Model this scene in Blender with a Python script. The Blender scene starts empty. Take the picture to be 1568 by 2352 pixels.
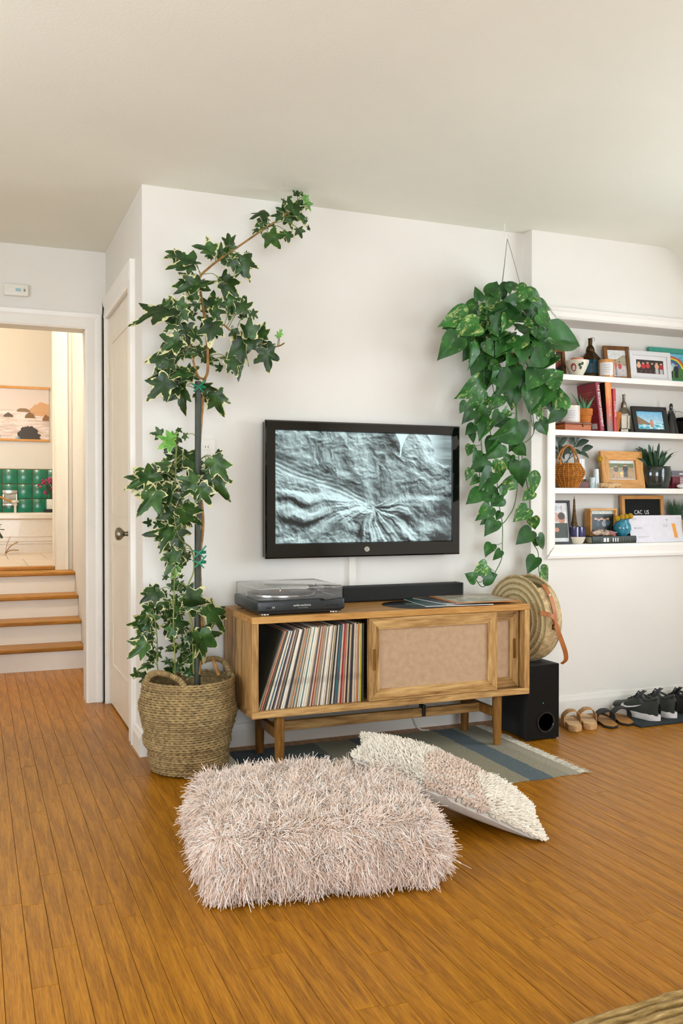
import bpy, bmesh, math, random
import numpy as np
from mathutils import Vector, Matrix, noise as mnoise

random.seed(11)
RNG = np.random.default_rng(11)
scene = bpy.context.scene
COL = scene.collection
R = math.radians

# ------------------------------------------------------------------ camera
cam_data = bpy.data.cameras.new('camera')
cam_data.sensor_fit = 'VERTICAL'
cam_data.sensor_height = 36.0
cam_data.lens = 2078.0 / 2352.0 * 36.0
cam_data.clip_start = 0.05
cam = bpy.data.objects.new('camera', cam_data)
COL.objects.link(cam)
cam.location = (-0.657, -3.838, 1.076)
cam.rotation_euler = (R(90 - 0.717), 0, R(-22.1))
scene.camera = cam

# ------------------------------------------------------------------ colour management, world, light
scene.view_settings.view_transform = 'Standard'
scene.view_settings.look = 'None'
scene.view_settings.gamma = 1.0
scene.view_settings.use_curve_mapping = False
scene.view_settings.exposure = 0.06
scene.cycles.use_denoising = True
scene.cycles.max_bounces = 7
scene.cycles.diffuse_bounces = 4
scene.cycles.glossy_bounces = 2
scene.cycles.transmission_bounces = 2
scene.cycles.use_adaptive_sampling = True
scene.cycles.adaptive_threshold = 0.09
scene.cycles.adaptive_min_samples = 16
scene.cycles.transparent_max_bounces = 10
scene.cycles.sample_clamp_indirect = 6.0
scene.cycles.caustics_reflective = False
scene.cycles.caustics_refractive = False

world = bpy.data.worlds.new('world')
scene.world = world
world.use_nodes = True
world.node_tree.nodes['Background'].inputs[0].default_value = (0.85, 0.92, 1.0, 1)
world.node_tree.nodes['Background'].inputs[1].default_value = 1.0


def area_light(name, loc, rot, sx, sy, power, color):
    d = bpy.data.lights.new(name, 'AREA')
    d.shape = 'RECTANGLE'
    d.size, d.size_y = sx, sy
    d.energy = power
    d.color = color
    o = bpy.data.objects.new(name, d)
    o.location = loc
    o.rotation_euler = rot
    COL.objects.link(o)
    return o


# daylight entering by the window in the right wall and by the one behind the camera
area_light('daylight_right_window', (3.27, -1.95, 1.33), (0, R(90), 0), 1.1, 1.9, 60, (0.875, 0.97, 1.07))
area_light('daylight_rear_window', (-.5, -6.72, 1.15), (R(90), 0, 0), 2.5, 1.9, 165, (0.875, 0.97, 1.07))
area_light('daylight_left_window', (-2.68, -2.0, 1.3), (0, R(-90), 0), 1.2, 1.6, 80, (0.875, 0.97, 1.07))
# added fill light, with no window, for the bathroom up the steps
area_light('bathroom_fill', (-1.85, 4.1, 1.75), (0, R(-90), 0), 0.9, 0.9, 22, (0.95, 0.97, 1.0))


# ------------------------------------------------------------------ materials
def lin(c):
    if isinstance(c, str):
        c = tuple(int(c[i:i + 2], 16) / 255 for i in (0, 2, 4))
    return tuple((v / 12.92 if v <= 0.04045 else ((v + 0.055) / 1.055) ** 2.4) for v in c[:3]) + (1.0,)


def new_mat(name):
    m = bpy.data.materials.new(name)
    m.use_nodes = True
    nt = m.node_tree
    return m, nt, nt.nodes['Principled BSDF']


def N(nt, kind, **kw):
    n = nt.nodes.new(kind)
    for k, v in kw.items():
        if k in n.inputs:
            n.inputs[k].default_value = v
        else:
            setattr(n, k, v)
    return n


def L(nt, a, ao, b, bi):
    nt.links.new(a.outputs[ao], b.inputs[bi])


def ramp(nt, stops):
    r = nt.nodes.new('ShaderNodeValToRGB')
    e = r.color_ramp.elements
    while len(e) > 1:
        e.remove(e[-1])
    e[0].position = stops[0][0]
    e[0].color = stops[0][1]
    for p, c in stops[1:]:
        k = e.new(p)
        k.color = c
    return r


def mixc(nt, a=None, b=None, fac=0.5, blend='MIX'):
    m = nt.nodes.new('ShaderNodeMix')
    m.data_type = 'RGBA'
    m.blend_type = blend
    m.inputs[0].default_value = fac
    if a is not None:
        m.inputs[6].default_value = a
    if b is not None:
        m.inputs[7].default_value = b
    return m


def plain(name, c, rough=0.5, metal=0.0, vary=0.06, nscale=25.0, bump=0.0, bscale=None, spec=0.5, coat=0.0, sheen=0.0,
          emit=None, emit_s=0.0, squash=(1, 1, 1)):
    """a procedural material: noise-varied colour plus fine noise relief"""
    m, nt, b = new_mat(name)
    col = lin(c)
    tc = N(nt, 'ShaderNodeTexCoord')
    mp = N(nt, 'ShaderNodeMapping')
    mp.inputs['Scale'].default_value = squash
    L(nt, tc, 'Object', mp, 'Vector')
    nz = N(nt, 'ShaderNodeTexNoise', Scale=nscale, Detail=4.0)
    L(nt, mp, 0, nz, 'Vector')
    dk = tuple(v * (1 - vary * 1.6) for v in col[:3]) + (1,)
    lt = tuple(min(1, v * (1 + vary * 1.2)) for v in col[:3]) + (1,)
    r = ramp(nt, [(0.3, dk), (0.7, lt)])
    L(nt, nz, 0, r, 0)
    L(nt, r, 0, b, 'Base Color')
    b.inputs['Roughness'].default_value = rough
    b.inputs['Metallic'].default_value = metal
    b.inputs['Specular IOR Level'].default_value = spec
    b.inputs['Coat Weight'].default_value = coat
    b.inputs['Sheen Weight'].default_value = sheen
    if emit is not None:
        b.inputs['Emission Color'].default_value = lin(emit)
        b.inputs['Emission Strength'].default_value = emit_s
    if bump:
        n2 = N(nt, 'ShaderNodeTexNoise', Scale=bscale or nscale * 4, Detail=3.0)
        L(nt, mp, 0, n2, 'Vector')
        bp = N(nt, 'ShaderNodeBump', Strength=bump, Distance=0.01)
        L(nt, n2, 0, bp, 'Height')
        L(nt, bp, 0, b, 'Normal')
    return m


def wood(name, dark, mid, light, axis='X', scale=9.0, rough=0.45, stretch=14.0, island=False, coat=0.0, contrast=1.0):
    """streaky wood grain along one axis; each piece has its own offset and tone"""
    m, nt, b = new_mat(name)
    tc = N(nt, 'ShaderNodeTexCoord')
    oi = N(nt, 'ShaderNodeObjectInfo')
    rnd, ro = (oi, 'Random')
    if island:
        rnd, ro = N(nt, 'ShaderNodeNewGeometry'), 'Random Per Island'
    add = N(nt, 'ShaderNodeVectorMath', operation='MULTIPLY_ADD')
    cx = N(nt, 'ShaderNodeCombineXYZ')
    for i in range(3):
        L(nt, rnd, ro, cx, i)
    L(nt, cx, 0, add, 0)
    add.inputs[1].default_value = (37.0, 53.0, 29.0)
    L(nt, tc, 'Object', add, 2)
    mp = N(nt, 'ShaderNodeMapping')
    s = [stretch, stretch, stretch]
    s['XYZ'.index(axis)] = 1.0
    mp.inputs['Scale'].default_value = s
    L(nt, add, 0, mp, 'Vector')
    n1 = N(nt, 'ShaderNodeTexNoise', Scale=scale * 0.35, Detail=6.0, Distortion=1.2)
    L(nt, mp, 0, n1, 'Vector')
    n2 = N(nt, 'ShaderNodeTexNoise', Scale=scale * 2.2, Detail=5.0)
    L(nt, mp, 0, n2, 'Vector')
    n3 = N(nt, 'ShaderNodeTexNoise', Scale=1.3, Detail=2.0)
    L(nt, add, 0, n3, 'Vector')
    r = ramp(nt, [(0.5 - 0.2 / contrast, lin(dark)), (0.5, lin(mid)), (0.5 + 0.2 / contrast, lin(light))])
    mm = N(nt, 'ShaderNodeMath', operation='MULTIPLY_ADD')
    L(nt, n2, 0, mm, 0)
    mm.inputs[1].default_value = 0.4
    m2 = N(nt, 'ShaderNodeMath', operation='MULTIPLY')
    L(nt, n1, 0, m2, 0)
    m2.inputs[1].default_value = 0.6
    L(nt, m2, 0, mm, 2)
    L(nt, mm, 0, r, 0)
    hs = N(nt, 'ShaderNodeHueSaturation')
    v = N(nt, 'ShaderNodeMath', operation='MULTIPLY_ADD')
    L(nt, rnd, ro, v, 0)
    v.inputs[1].default_value = 0.30
    v.inputs[2].default_value = 0.72
    v2 = N(nt, 'ShaderNodeMath', operation='MULTIPLY_ADD')
    L(nt, n3, 0, v2, 0)
    v2.inputs[1].default_value = 0.28
    L(nt, v, 0, v2, 2)
    L(nt, v2, 0, hs, 'Value')
    L(nt, r, 0, hs, 'Color')
    L(nt, hs, 0, b, 'Base Color')
    b.inputs['Roughness'].default_value = rough
    b.inputs['Coat Weight'].default_value = coat
    b.inputs['Coat Roughness'].default_value = 0.25
    b.inputs['Specular IOR Level'].default_value = 0.26
    bp = N(nt, 'ShaderNodeBump', Strength=0.08, Distance=0.004)
    L(nt, n2, 0, bp, 'Height')
    L(nt, bp, 0, b, 'Normal')
    return m


def object_colour(name, rough=0.6, streak=True):
    """paint given by each object's own colour, with fine print specks"""
    m, nt, b = new_mat(name)
    oi = N(nt, 'ShaderNodeObjectInfo')
    tc = N(nt, 'ShaderNodeTexCoord')
    mp = N(nt, 'ShaderNodeMapping')
    mp.inputs['Scale'].default_value = (1, 1, 0.25)
    L(nt, tc, 'Object', mp, 0)
    nz = N(nt, 'ShaderNodeTexNoise', Scale=55.0, Detail=3.0)
    L(nt, mp, 0, nz, 'Vector')
    r = ramp(nt, [(0.28, (0.45, 0.42, 0.4, 1)), (0.45, (0.95, 0.93, 0.9, 1)), (0.8, (1.1, 1.1, 1.08, 1))])
    L(nt, nz, 0, r, 0)
    mx = mixc(nt, fac=1.0 if streak else 0.3, blend='MULTIPLY')
    L(nt, oi, 'Color', mx, 6)
    L(nt, r, 0, mx, 7)
    L(nt, mx, 2, b, 'Base Color')
    b.inputs['Roughness'].default_value = rough
    return m


def weave(name, c1, c2, scale, rough=0.85, bump=0.5, plane=('X', 'Z')):
    """woven cloth: two crossing wave textures"""
    m, nt, b = new_mat(name)
    tc = N(nt, 'ShaderNodeTexCoord')
    waves = []
    for ax in plane:
        w = N(nt, 'ShaderNodeTexWave', Scale=scale, Distortion=1.5, Detail=1.0)
        w.bands_direction = ax
        L(nt, tc, 'Object', w, 'Vector')
        waves.append(w)
    mm = N(nt, 'ShaderNodeMath', operation='MULTIPLY')
    L(nt, waves[0], 'Fac', mm, 0)
    L(nt, waves[1], 'Fac', mm, 1)
    nz = N(nt, 'ShaderNodeTexNoise', Scale=40.0, Detail=4.0)
    L(nt, tc, 'Object', nz, 'Vector')
    m3 = N(nt, 'ShaderNodeMath', operation='MULTIPLY_ADD')
    L(nt, nz, 0, m3, 0)
    m3.inputs[1].default_value = 0.5
    L(nt, mm, 0, m3, 2)
    r = ramp(nt, [(0.15, lin(c1)), (0.75, lin(c2))])
    L(nt, m3, 0, r, 0)
    L(nt, r, 0, b, 'Base Color')
    b.inputs['Roughness'].default_value = rough
    b.inputs['Sheen Weight'].default_value = 0.2
    bp = N(nt, 'ShaderNodeBump', Strength=bump, Distance=0.003)
    L(nt, m3, 0, bp, 'Height')
    L(nt, bp, 0, b, 'Normal')
    return m


def print_mat(name, rough=0.5, emit=0.0):
    """flat print: colour of every cell kept on the mesh"""
    m, nt, b = new_mat(name)
    at = N(nt, 'ShaderNodeAttribute', attribute_name='print')
    L(nt, at, 'Color', b, 'Base Color')
    b.inputs['Roughness'].default_value = rough
    if emit:
        L(nt, at, 'Color', b, 'Emission Color')
        b.inputs['Emission Strength'].default_value = emit
    return m


def clear_plastic(name, tint=(1, 1, 1, 1), gloss=0.12):
    m = bpy.data.materials.new(name)
    m.use_nodes = True
    nt = m.node_tree
    nt.nodes.clear()
    out = N(nt, 'ShaderNodeOutputMaterial')
    tr = N(nt, 'ShaderNodeBsdfTransparent')
    tr.inputs[0].default_value = tint
    gl = N(nt, 'ShaderNodeBsdfGlossy', Roughness=0.04)
    fr = N(nt, 'ShaderNodeFresnel', IOR=1.4)
    ad = N(nt, 'ShaderNodeMath', operation='ADD')
    L(nt, fr, 0, ad, 0)
    ad.inputs[1].default_value = gloss * 0.3
    mx = N(nt, 'ShaderNodeMixShader')
    L(nt, ad, 0, mx, 0)
    L(nt, tr, 0, mx, 1)
    L(nt, gl, 0, mx, 2)
    df = N(nt, 'ShaderNodeBsdfDiffuse')
    df.inputs[0].default_value = (.9, .9, .88, 1)
    m3 = N(nt, 'ShaderNodeMixShader', Fac=0.09)
    L(nt, mx, 0, m3, 1)
    L(nt, df, 0, m3, 2)
    L(nt, m3, 0, out, 0)
    return m


def leaf_mat(name, dark, mid, cream, mode):
    m, nt, b = new_mat(name)
    tc = N(nt, 'ShaderNodeTexCoord')
    oi = N(nt, 'ShaderNodeObjectInfo')
    add = N(nt, 'ShaderNodeVectorMath', operation='MULTIPLY_ADD')
    cx = N(nt, 'ShaderNodeCombineXYZ')
    for i in range(3):
        L(nt, oi, 'Random', cx, i)
    L(nt, cx, 0, add, 0)
    add.inputs[1].default_value = (17.0, 23.0, 31.0)
    L(nt, tc, 'Object', add, 2)
    g = N(nt, 'ShaderNodeTexNoise', Scale=2.2, Detail=4.0)
    L(nt, add, 0, g, 'Vector')
    gr = ramp(nt, [(0.3, lin(dark)), (0.72, lin(mid))])
    L(nt, g, 0, gr, 0)
    hs = N(nt, 'ShaderNodeHueSaturation')
    v = N(nt, 'ShaderNodeMath', operation='MULTIPLY_ADD')
    L(nt, oi, 'Random', v, 0)
    v.inputs[1].default_value = 0.75
    v.inputs[2].default_value = 0.68
    L(nt, v, 0, hs, 'Value')
    L(nt, gr, 0, hs, 'Color')
    mask = N(nt, 'ShaderNodeMath', operation='ADD')
    if mode == 'margin':
        at = N(nt, 'ShaderNodeAttribute', attribute_name='edge')
        n2 = N(nt, 'ShaderNodeTexNoise', Scale=2.3, Detail=4.0, Roughness=.6)
        L(nt, add, 0, n2, 'Vector')
        n3 = N(nt, 'ShaderNodeMath', operation='MULTIPLY_ADD')
        L(nt, n2, 0, n3, 0)
        n3.inputs[1].default_value = 2.6
        n3.inputs[2].default_value = -1.0
        L(nt, at, 'Fac', mask, 0)
        L(nt, n3, 0, mask, 1)
        cr = ramp(nt, [(0.0, (0, 0, 0, 1)), (0.565, (0, 0, 0, 1)), (0.61, (1, 1, 1, 1))])
        sc = N(nt, 'ShaderNodeMath', operation='MULTIPLY')
        L(nt, mask, 0, sc, 0)
        sc.inputs[1].default_value = 0.5
        L(nt, sc, 0, cr, 0)
    else:
        mp = N(nt, 'ShaderNodeMapping')
        mp.inputs['Scale'].default_value = (2.2, 1.0, 1.0)
        mp.inputs['Rotation'].default_value = (0, 0, R(35))
        L(nt, add, 0, mp, 0)
        n2 = N(nt, 'ShaderNodeTexNoise', Scale=3.4, Detail=6.0, Roughness=0.75)
        L(nt, mp, 0, n2, 'Vector')
        L(nt, n2, 0, mask, 0)
        k = N(nt, 'ShaderNodeMath', operation='MULTIPLY')
        L(nt, oi, 'Random', k, 0)
        k.inputs[1].default_value = 0.17
        L(nt, k, 0, mask, 1)
        cr = ramp(nt, [(0.0, (0, 0, 0, 1)), (0.675, (0, 0, 0, 1)), (0.76, (0.8, 0.8, 0.8, 1))])
        L(nt, mask, 0, cr, 0)
    mx = mixc(nt, b=lin(cream))
    L(nt, cr, 0, mx, 0)
    L(nt, hs, 0, mx, 6)
    L(nt, mx, 2, b, 'Base Color')
    b.inputs['Roughness'].default_value = 0.42
    b.inputs['Specular IOR Level'].default_value = 0.45
    tl = N(nt, 'ShaderNodeBsdfTranslucent')
    L(nt, mx, 2, tl, 0)
    ms = N(nt, 'ShaderNodeMixShader', Fac=0.12)
    out = nt.nodes['Material Output']
    L(nt, b, 0, ms, 1)
    L(nt, tl, 0, ms, 2)
    L(nt, ms, 0, out, 0)
    return m


def attr_fibre(name, rough=0.9):
    m, nt, b = new_mat(name)
    at = N(nt, 'ShaderNodeAttribute', attribute_name='tint')
    nz = N(nt, 'ShaderNodeTexNoise', Scale=9.0)
    tc = N(nt, 'ShaderNodeTexCoord')
    L(nt, tc, 'Object', nz, 'Vector')
    r = ramp(nt, [(0.3, (0.9, 0.89, 0.88, 1)), (0.7, (1.06, 1.05, 1.05, 1))])
    L(nt, nz, 0, r, 0)
    mx = mixc(nt, fac=1.0, blend='MULTIPLY')
    L(nt, at, 'Color', mx, 6)
    L(nt, r, 0, mx, 7)
    L(nt, mx, 2, b, 'Base Color')
    b.inputs['Roughness'].default_value = rough
    b.inputs['Sheen Weight'].default_value = 0.3
    b.inputs['Specular IOR Level'].default_value = 0.15
    return m


WALL = plain('wall_paint', 'E1DCD3', 0.75, vary=0.012, nscale=3, bump=0.05, bscale=120)
CEIL = plain('ceiling_paint', 'E9E9DB', 0.85, vary=0.015, nscale=2, bump=0.09, bscale=90)
TRIM = plain('trim_paint', 'EBE6DD', 0.35, vary=0.015, nscale=6, bump=0.02)
DOORP = plain('door_paint', 'E6DCC9', 0.4, vary=0.015, nscale=6, bump=0.02)
FLOORW = wood('floor_oak', '6A3C02', '9E6408', 'BE8018', 'Y', 9.0, 0.36, 16.0, island=True, coat=0.05, contrast=1.0)
SUBF = plain('subfloor_dark', '2A180B', 0.9)
TREAD = wood('tread_oak', '82520E', 'A56E1E', 'BC8A3C', 'X', 9.0, 0.4, 14.0)
MANGO_T = wood('mango_top', 'A06E34', 'C08C4C', 'D2A263', 'X', 7.0, 0.38, 11.0, contrast=1.2)
MANGO = wood('mango_wood', '6A4A26', 'A27A48', 'C39D66', 'X', 6.0, 0.45, 9.0, contrast=1.3)
MANGO_V = wood('mango_wood_upright', '6A4A26', 'A27A48', 'C39D66', 'Z', 6.0, 0.45, 9.0, contrast=1.3)
LEGW = wood('leg_wood', '53310F', '7D5423', '9A6C33', 'Z', 7.0, 0.4, 9.0)
BLACKP = plain('black_plastic', '0E0F0E', 0.35, vary=0.05)
BLACKG = plain('black_gloss', '0B0C0B', 0.08, vary=0.03, coat=0.4)
BLACKM = plain('black_matte', '141513', 0.7, vary=0.1, bump=0.15, bscale=400)
CHROME = plain('chrome', 'D8D8D6', 0.15, metal=1.0, vary=0.03)
BRASS = plain('aged_brass', '4E3C24', 0.38, metal=1.0, vary=0.2, bump=0.2)
PEWTER = plain('pewter', '8D8676', 0.35, metal=1.0, vary=0.2, bump=0.15)
WHITEP = plain('white_plastic', 'E4DED3', 0.45, vary=0.02)
PRINT = print_mat('photo_print', 0.35)
TERRA = plain('terracotta', 'B8691F', 0.8, vary=0.12, nscale=30, bump=0.1)
CREAMC = plain('cream_ceramic', 'DAD2BE', 0.35, vary=0.04)
PAPER = plain('paper', 'DDD8D6', 0.8, vary=0.02)
TANWOOD = wood('tan_frame_wood', 'A06A31', 'C78F4F', 'DDAA6B', 'X', 8.0, 0.5, 8.0)
TANWOOD_V = wood('tan_frame_wood_upright', 'A06A31', 'C78F4F', 'DDAA6B', 'Z', 8.0, 0.5, 8.0)
BROWNW = wood('brown_frame_wood', '4E2F14', '7A4F25', '93653A', 'Z', 8.0, 0.5, 8.0)
GREENL = plain('leaf_green', '2C5230', 0.5, vary=0.35, nscale=12)
DARKGRN = plain('dark_leaf', '1F3A20', 0.45, vary=0.4, nscale=14)
PETIOLE = plain('petiole_green', '75803A', 0.5, vary=0.25, nscale=20)
BARK = plain('stem_bark', 'A4773F', 0.75, vary=0.25, nscale=40, bump=0.3)
VINE = plain('vine_green', '3F6B2C', 0.5, vary=0.3, nscale=30)


# ------------------------------------------------------------------ mesh helpers
def rbox(bm, x0, x1, y0, y1, z0, z1, bev=0.0, seg=2, M=None):
    vs = [bm.verts.new((x, y, z)) for z in (z0, z1) for y in (y0, y1) for x in (x0, x1)]
    f = [(0, 2, 3, 1), (4, 5, 7, 6), (0, 1, 5, 4), (2, 6, 7, 3), (0, 4, 6, 2), (1, 3, 7, 5)]
    fs = [bm.faces.new([vs[i] for i in q]) for q in f]
    new = list(vs)
    if bev:
        es = list({e for q in fs for e in q.edges})
        r = bmesh.ops.bevel(bm, geom=es, offset=bev, segments=seg, affect='EDGES', profile=0.5)
        new = list(set(r['verts']) | {v for v in vs if v.is_valid})
    if M is not None:
        bmesh.ops.transform(bm, matrix=M, verts=[v for v in new if v.is_valid])
    return bm


def loft(bm, rings, cap0=True, cap1=True, closed=True):
    vr = [[bm.verts.new(p) for p in r] for r in rings]
    n = len(vr[0])
    for a, b in zip(vr[:-1], vr[1:]):
        for i in range(n if closed else n - 1):
            j = (i + 1) % n
            bm.faces.new((a[i], a[j], b[j], b[i]))
    if cap0 and closed:
        bm.faces.new(list(reversed(vr[0])))
    if cap1 and closed:
        bm.faces.new(vr[-1])
    return bm


def lathe(bm, prof, n=32, c=(0, 0, 0), caps=True):
    rings = [[(c[0] + r * math.cos(2 * math.pi * i / n), c[1] + r * math.sin(2 * math.pi * i / n), c[2] + z) for i in range(n)] for r, z in prof]
    return loft(bm, rings, caps, caps)


def lathe_part(bm, prof, n, c, M):
    b2 = bmesh.new()
    lathe(b2, prof, n, c)
    merge(bm, b2, M)


def merge(bm, b2, M=None):
    if M is not None:
        bmesh.ops.transform(b2, matrix=M, verts=b2.verts)
    me = bpy.data.meshes.new('tmp')
    b2.to_mesh(me)
    b2.free()
    bm.from_mesh(me)
    bpy.data.meshes.remove(me)


def tube(bm, pts, r, n=8, cap=True):
    pts = [Vector(p) for p in pts]
    m = len(pts)
    if not hasattr(r, '__len__'):
        r = [r] * m
    rings = []
    up = None
    for i, p in enumerate(pts):
        t = (pts[min(i + 1, m - 1)] - pts[max(i - 1, 0)]).normalized()
        if up is None:
            up = Vector((0, 0, 1)) if abs(t.z) < 0.9 else Vector((1, 0, 0))
        a = t.cross(up)
        if a.length < 1e-6:
            a = t.orthogonal()
        a.normalize()
        b = a.cross(t).normalized()
        up = b
        rings.append([p + (a * math.cos(2 * math.pi * k / n) + b * math.sin(2 * math.pi * k / n)) * r[i] for k in range(n)])
    return loft(bm, rings, cap, cap)


def strap(bm, pts, side, w, t):
    """flat band along pts; side = width direction (vector or list)"""
    pts = [Vector(p) for p in pts]
    rings = []
    for i, p in enumerate(pts):
        tg = (pts[min(i + 1, len(pts) - 1)] - pts[max(i - 1, 0)]).normalized()
        s = Vector(side[i] if isinstance(side, list) else side)
        s = (s - tg * s.dot(tg)).normalized()
        nn = tg.cross(s).normalized()
        rings.append([p + s * w / 2 + nn * t / 2, p - s * w / 2 + nn * t / 2, p - s * w / 2 - nn * t / 2, p + s * w / 2 - nn * t / 2])
    return loft(bm, rings)


def smooth_path(pts, k=6):
    """Catmull-Rom"""
    P = [Vector(p) for p in pts]
    P = [P[0] * 2 - P[1]] + P + [P[-1] * 2 - P[-2]]
    out = []
    for i in range(1, len(P) - 2):
        a, b, c, d = P[i - 1:i + 3]
        for j in range(k):
            t = j / k
            out.append(0.5 * ((2 * b) + (c - a) * t + (2 * a - 5 * b + 4 * c - d) * t * t + (3 * b - a - 3 * c + d) * t ** 3))
    out.append(P[-2])
    return out


def prism(bm, poly, y0, y1, bev=0.0, seg=1, M=None):
    """polygon in local XZ extruded from y0 to y1"""
    b2 = bmesh.new()
    v0 = [b2.verts.new((x, y0, z)) for x, z in poly]
    v1 = [b2.verts.new((x, y1, z)) for x, z in poly]
    n = len(poly)
    b2.faces.new(v0)
    b2.faces.new(list(reversed(v1)))
    for i in range(n):
        j = (i + 1) % n
        b2.faces.new((v0[j], v0[i], v1[i], v1[j]))
    bmesh.ops.recalc_face_normals(b2, faces=b2.faces)
    if bev:
        bmesh.ops.bevel(b2, geom=list(b2.edges), offset=bev, segments=seg, affect='EDGES')
    merge(bm, b2, M)
    return bm


def B():
    return bmesh.new()


def box(*a, **k):
    return rbox(bmesh.new(), *a, **k)


def mesh_of(bm, name, mat, smooth):
    bmesh.ops.recalc_face_normals(bm, faces=bm.faces)
    me = bpy.data.meshes.new(name)
    bm.to_mesh(me)
    bm.free()
    if mat:
        me.materials.append(mat)
    if smooth:
        for p in me.polygons:
            p.use_smooth = True
        if smooth != 'all':
            try:
                me.set_sharp_from_angle(angle=R(smooth if isinstance(smooth, (int, float)) and smooth > 1 else 38))
            except Exception:
                pass
    return me


def link(name, me, parent=None):
    o = bpy.data.objects.new(name, me)
    COL.objects.link(o)
    if parent is not None:
        o.parent = parent
    return o


def tag(o, label=None, cat=None, group=None, kind=None):
    for k, v in (('label', label), ('category', cat), ('group', group), ('kind', kind)):
        if v:
            o[k] = v
    return o


def obj(name, bm, mat, parent=None, smooth=False, label=None, cat=None, group=None, kind=None):
    me = bm if isinstance(bm, bpy.types.Mesh) else mesh_of(bm, name, mat, smooth)
    return tag(link(name, me, parent), label, cat, group, kind)


def thing(name, label, cat, loc=(0, 0, 0), rz=0.0, group=None, rx=0.0):
    o = bpy.data.objects.new(name, None)
    o.empty_display_size = 0.05
    COL.objects.link(o)
    o.location = loc
    o.rotation_euler = (rx, 0, rz)
    return tag(o, label, cat, group)


def struct(name, bm, mat, smooth=False, parent=None):
    o = obj(name, bm, mat, parent, smooth)
    if parent is None:
        o['kind'] = 'structure'
    return o


def text_mesh(s, size, mat, extrude=0.0004, align='CENTER'):
    cu = bpy.data.curves.new('lettering', 'FONT')
    cu.body = s
    cu.size = size
    cu.extrude = extrude
    cu.align_x = align
    cu.align_y = 'CENTER'
    cu.resolution_u = 2
    o = bpy.data.objects.new('lettering', cu)
    COL.objects.link(o)
    dg = bpy.context.evaluated_depsgraph_get()
    dg.update()
    me = bpy.data.meshes.new_from_object(o.evaluated_get(dg))
    bpy.data.objects.remove(o)
    bpy.data.curves.remove(cu)
    me.materials.clear()
    me.materials.append(mat)
    return me


def lettering(name, s, size, mat, parent, M, squeeze=1.0, **k):
    me = text_mesh(s, size, mat, **k)
    me.transform(M @ Matrix.Diagonal((squeeze, 1, 1, 1)))
    return link(name, me, parent)


FRONT = Matrix.Rotation(R(90), 4, 'X')     # lettering laid in XY -> upright, facing -Y


class Canvas:
    """a small painted picture; u to the right, v down, sRGB colours"""
    def __init__(s, w, h, c):
        s.w, s.h = w, h
        s.a = np.ones((h, w, 3)) * np.array(lin(c)[:3])
        yy, xx = np.mgrid[0:h, 0:w]
        s.u, s.v = (xx + .5) / w, (yy + .5) / h

    def fill(s, mask, c, k=1.0):
        m = mask[..., None] * k
        s.a = s.a * (1 - m) + np.array(lin(c)[:3]) * m
        return s

    def rect(s, u0, v0, u1, v1, c, k=1.0):
        return s.fill(((s.u >= u0) & (s.u < u1) & (s.v >= v0) & (s.v < v1)).astype(float), c, k)

    def ell(s, u, v, ru, rv, c, k=1.0):
        return s.fill((((s.u - u) / ru) ** 2 + ((s.v - v) / rv) ** 2 < 1).astype(float), c, k)

    def grad(s, v0, v1, c):
        return s.fill(np.clip((s.v - v0) / (v1 - v0), 0, 1), c)

    def speck(s, amt):
        n = vnoise(s.u * 14, s.v * 14 * s.h / s.w, 3)
        s.a *= (1 + amt * (n - .5) * 2)[..., None]
        s.a = np.clip(s.a, 0, 1)
        return s

    def person(s, u, v, h, top, skin='C99A78', legs='2A2A2E', asp=1.0):
        w = h * 0.17 * asp
        s.rect(u - w * .8, v + h * .5, u + w * .8, v + h, legs)
        s.ell(u, v + h * .36, w * 1.05, h * .22, top)
        s.ell(u, v + h * .08, w * .62, h * .09, skin)
        s.ell(u, v + h * .03, w * .62, h * .05, '3A2A20', .8)
        return s


_perm = np.random.default_rng(3).permutation(512)
_vals = np.random.default_rng(4).random(512)


def vnoise(x, y, oct=4):
    out = np.zeros_like(x, dtype=float)
    amp, tot = 1.0, 0.0
    for o in range(oct):
        xi, yi = np.floor(x).astype(int), np.floor(y).astype(int)
        fx, fy = x - xi, y - yi
        fx, fy = fx * fx * (3 - 2 * fx), fy * fy * (3 - 2 * fy)
        def h(i, j):
            return _vals[(_perm[(i % 512)] + j) % 512]
        a = h(xi, yi) * (1 - fx) + h(xi + 1, yi) * fx
        b = h(xi, yi + 1) * (1 - fx) + h(xi + 1, yi + 1) * fx
        out += amp * (a * (1 - fy) + b * fy)
        tot += amp
        x, y = x * 2.03 + 17.1, y * 2.03 + 9.7
        amp *= .5
    return out / tot


def picture(name, cv, w, h, mat, parent, M):
    """the canvas as a flat printed sheet, upright in local XZ, facing -Y, lower left at the origin"""
    nx, ny = cv.w, cv.h
    X, Z = np.meshgrid(np.linspace(0, w, nx + 1), np.linspace(h, 0, ny + 1))
    V = np.stack([X.ravel(), np.zeros(X.size), Z.ravel()], 1)
    i = (np.arange(ny)[:, None] * (nx + 1) + np.arange(nx)[None]).ravel()
    F = np.stack([i, i + nx + 1, i + nx + 2, i + 1], 1)
    me = bpy.data.meshes.new(name)
    me.from_pydata(V.tolist(), [], F.tolist())
    at = me.attributes.new('print', 'FLOAT_COLOR', 'FACE')
    c = np.concatenate([cv.a.reshape(-1, 3), np.ones((nx * ny, 1))], 1).astype(np.float32)
    at.data.foreach_set('color', c.ravel())
    me.materials.append(mat)
    me.transform(M)
    return link(name, me, parent)


def T(x=0, y=0, z=0):
    return Matrix.Translation((x, y, z))


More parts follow.
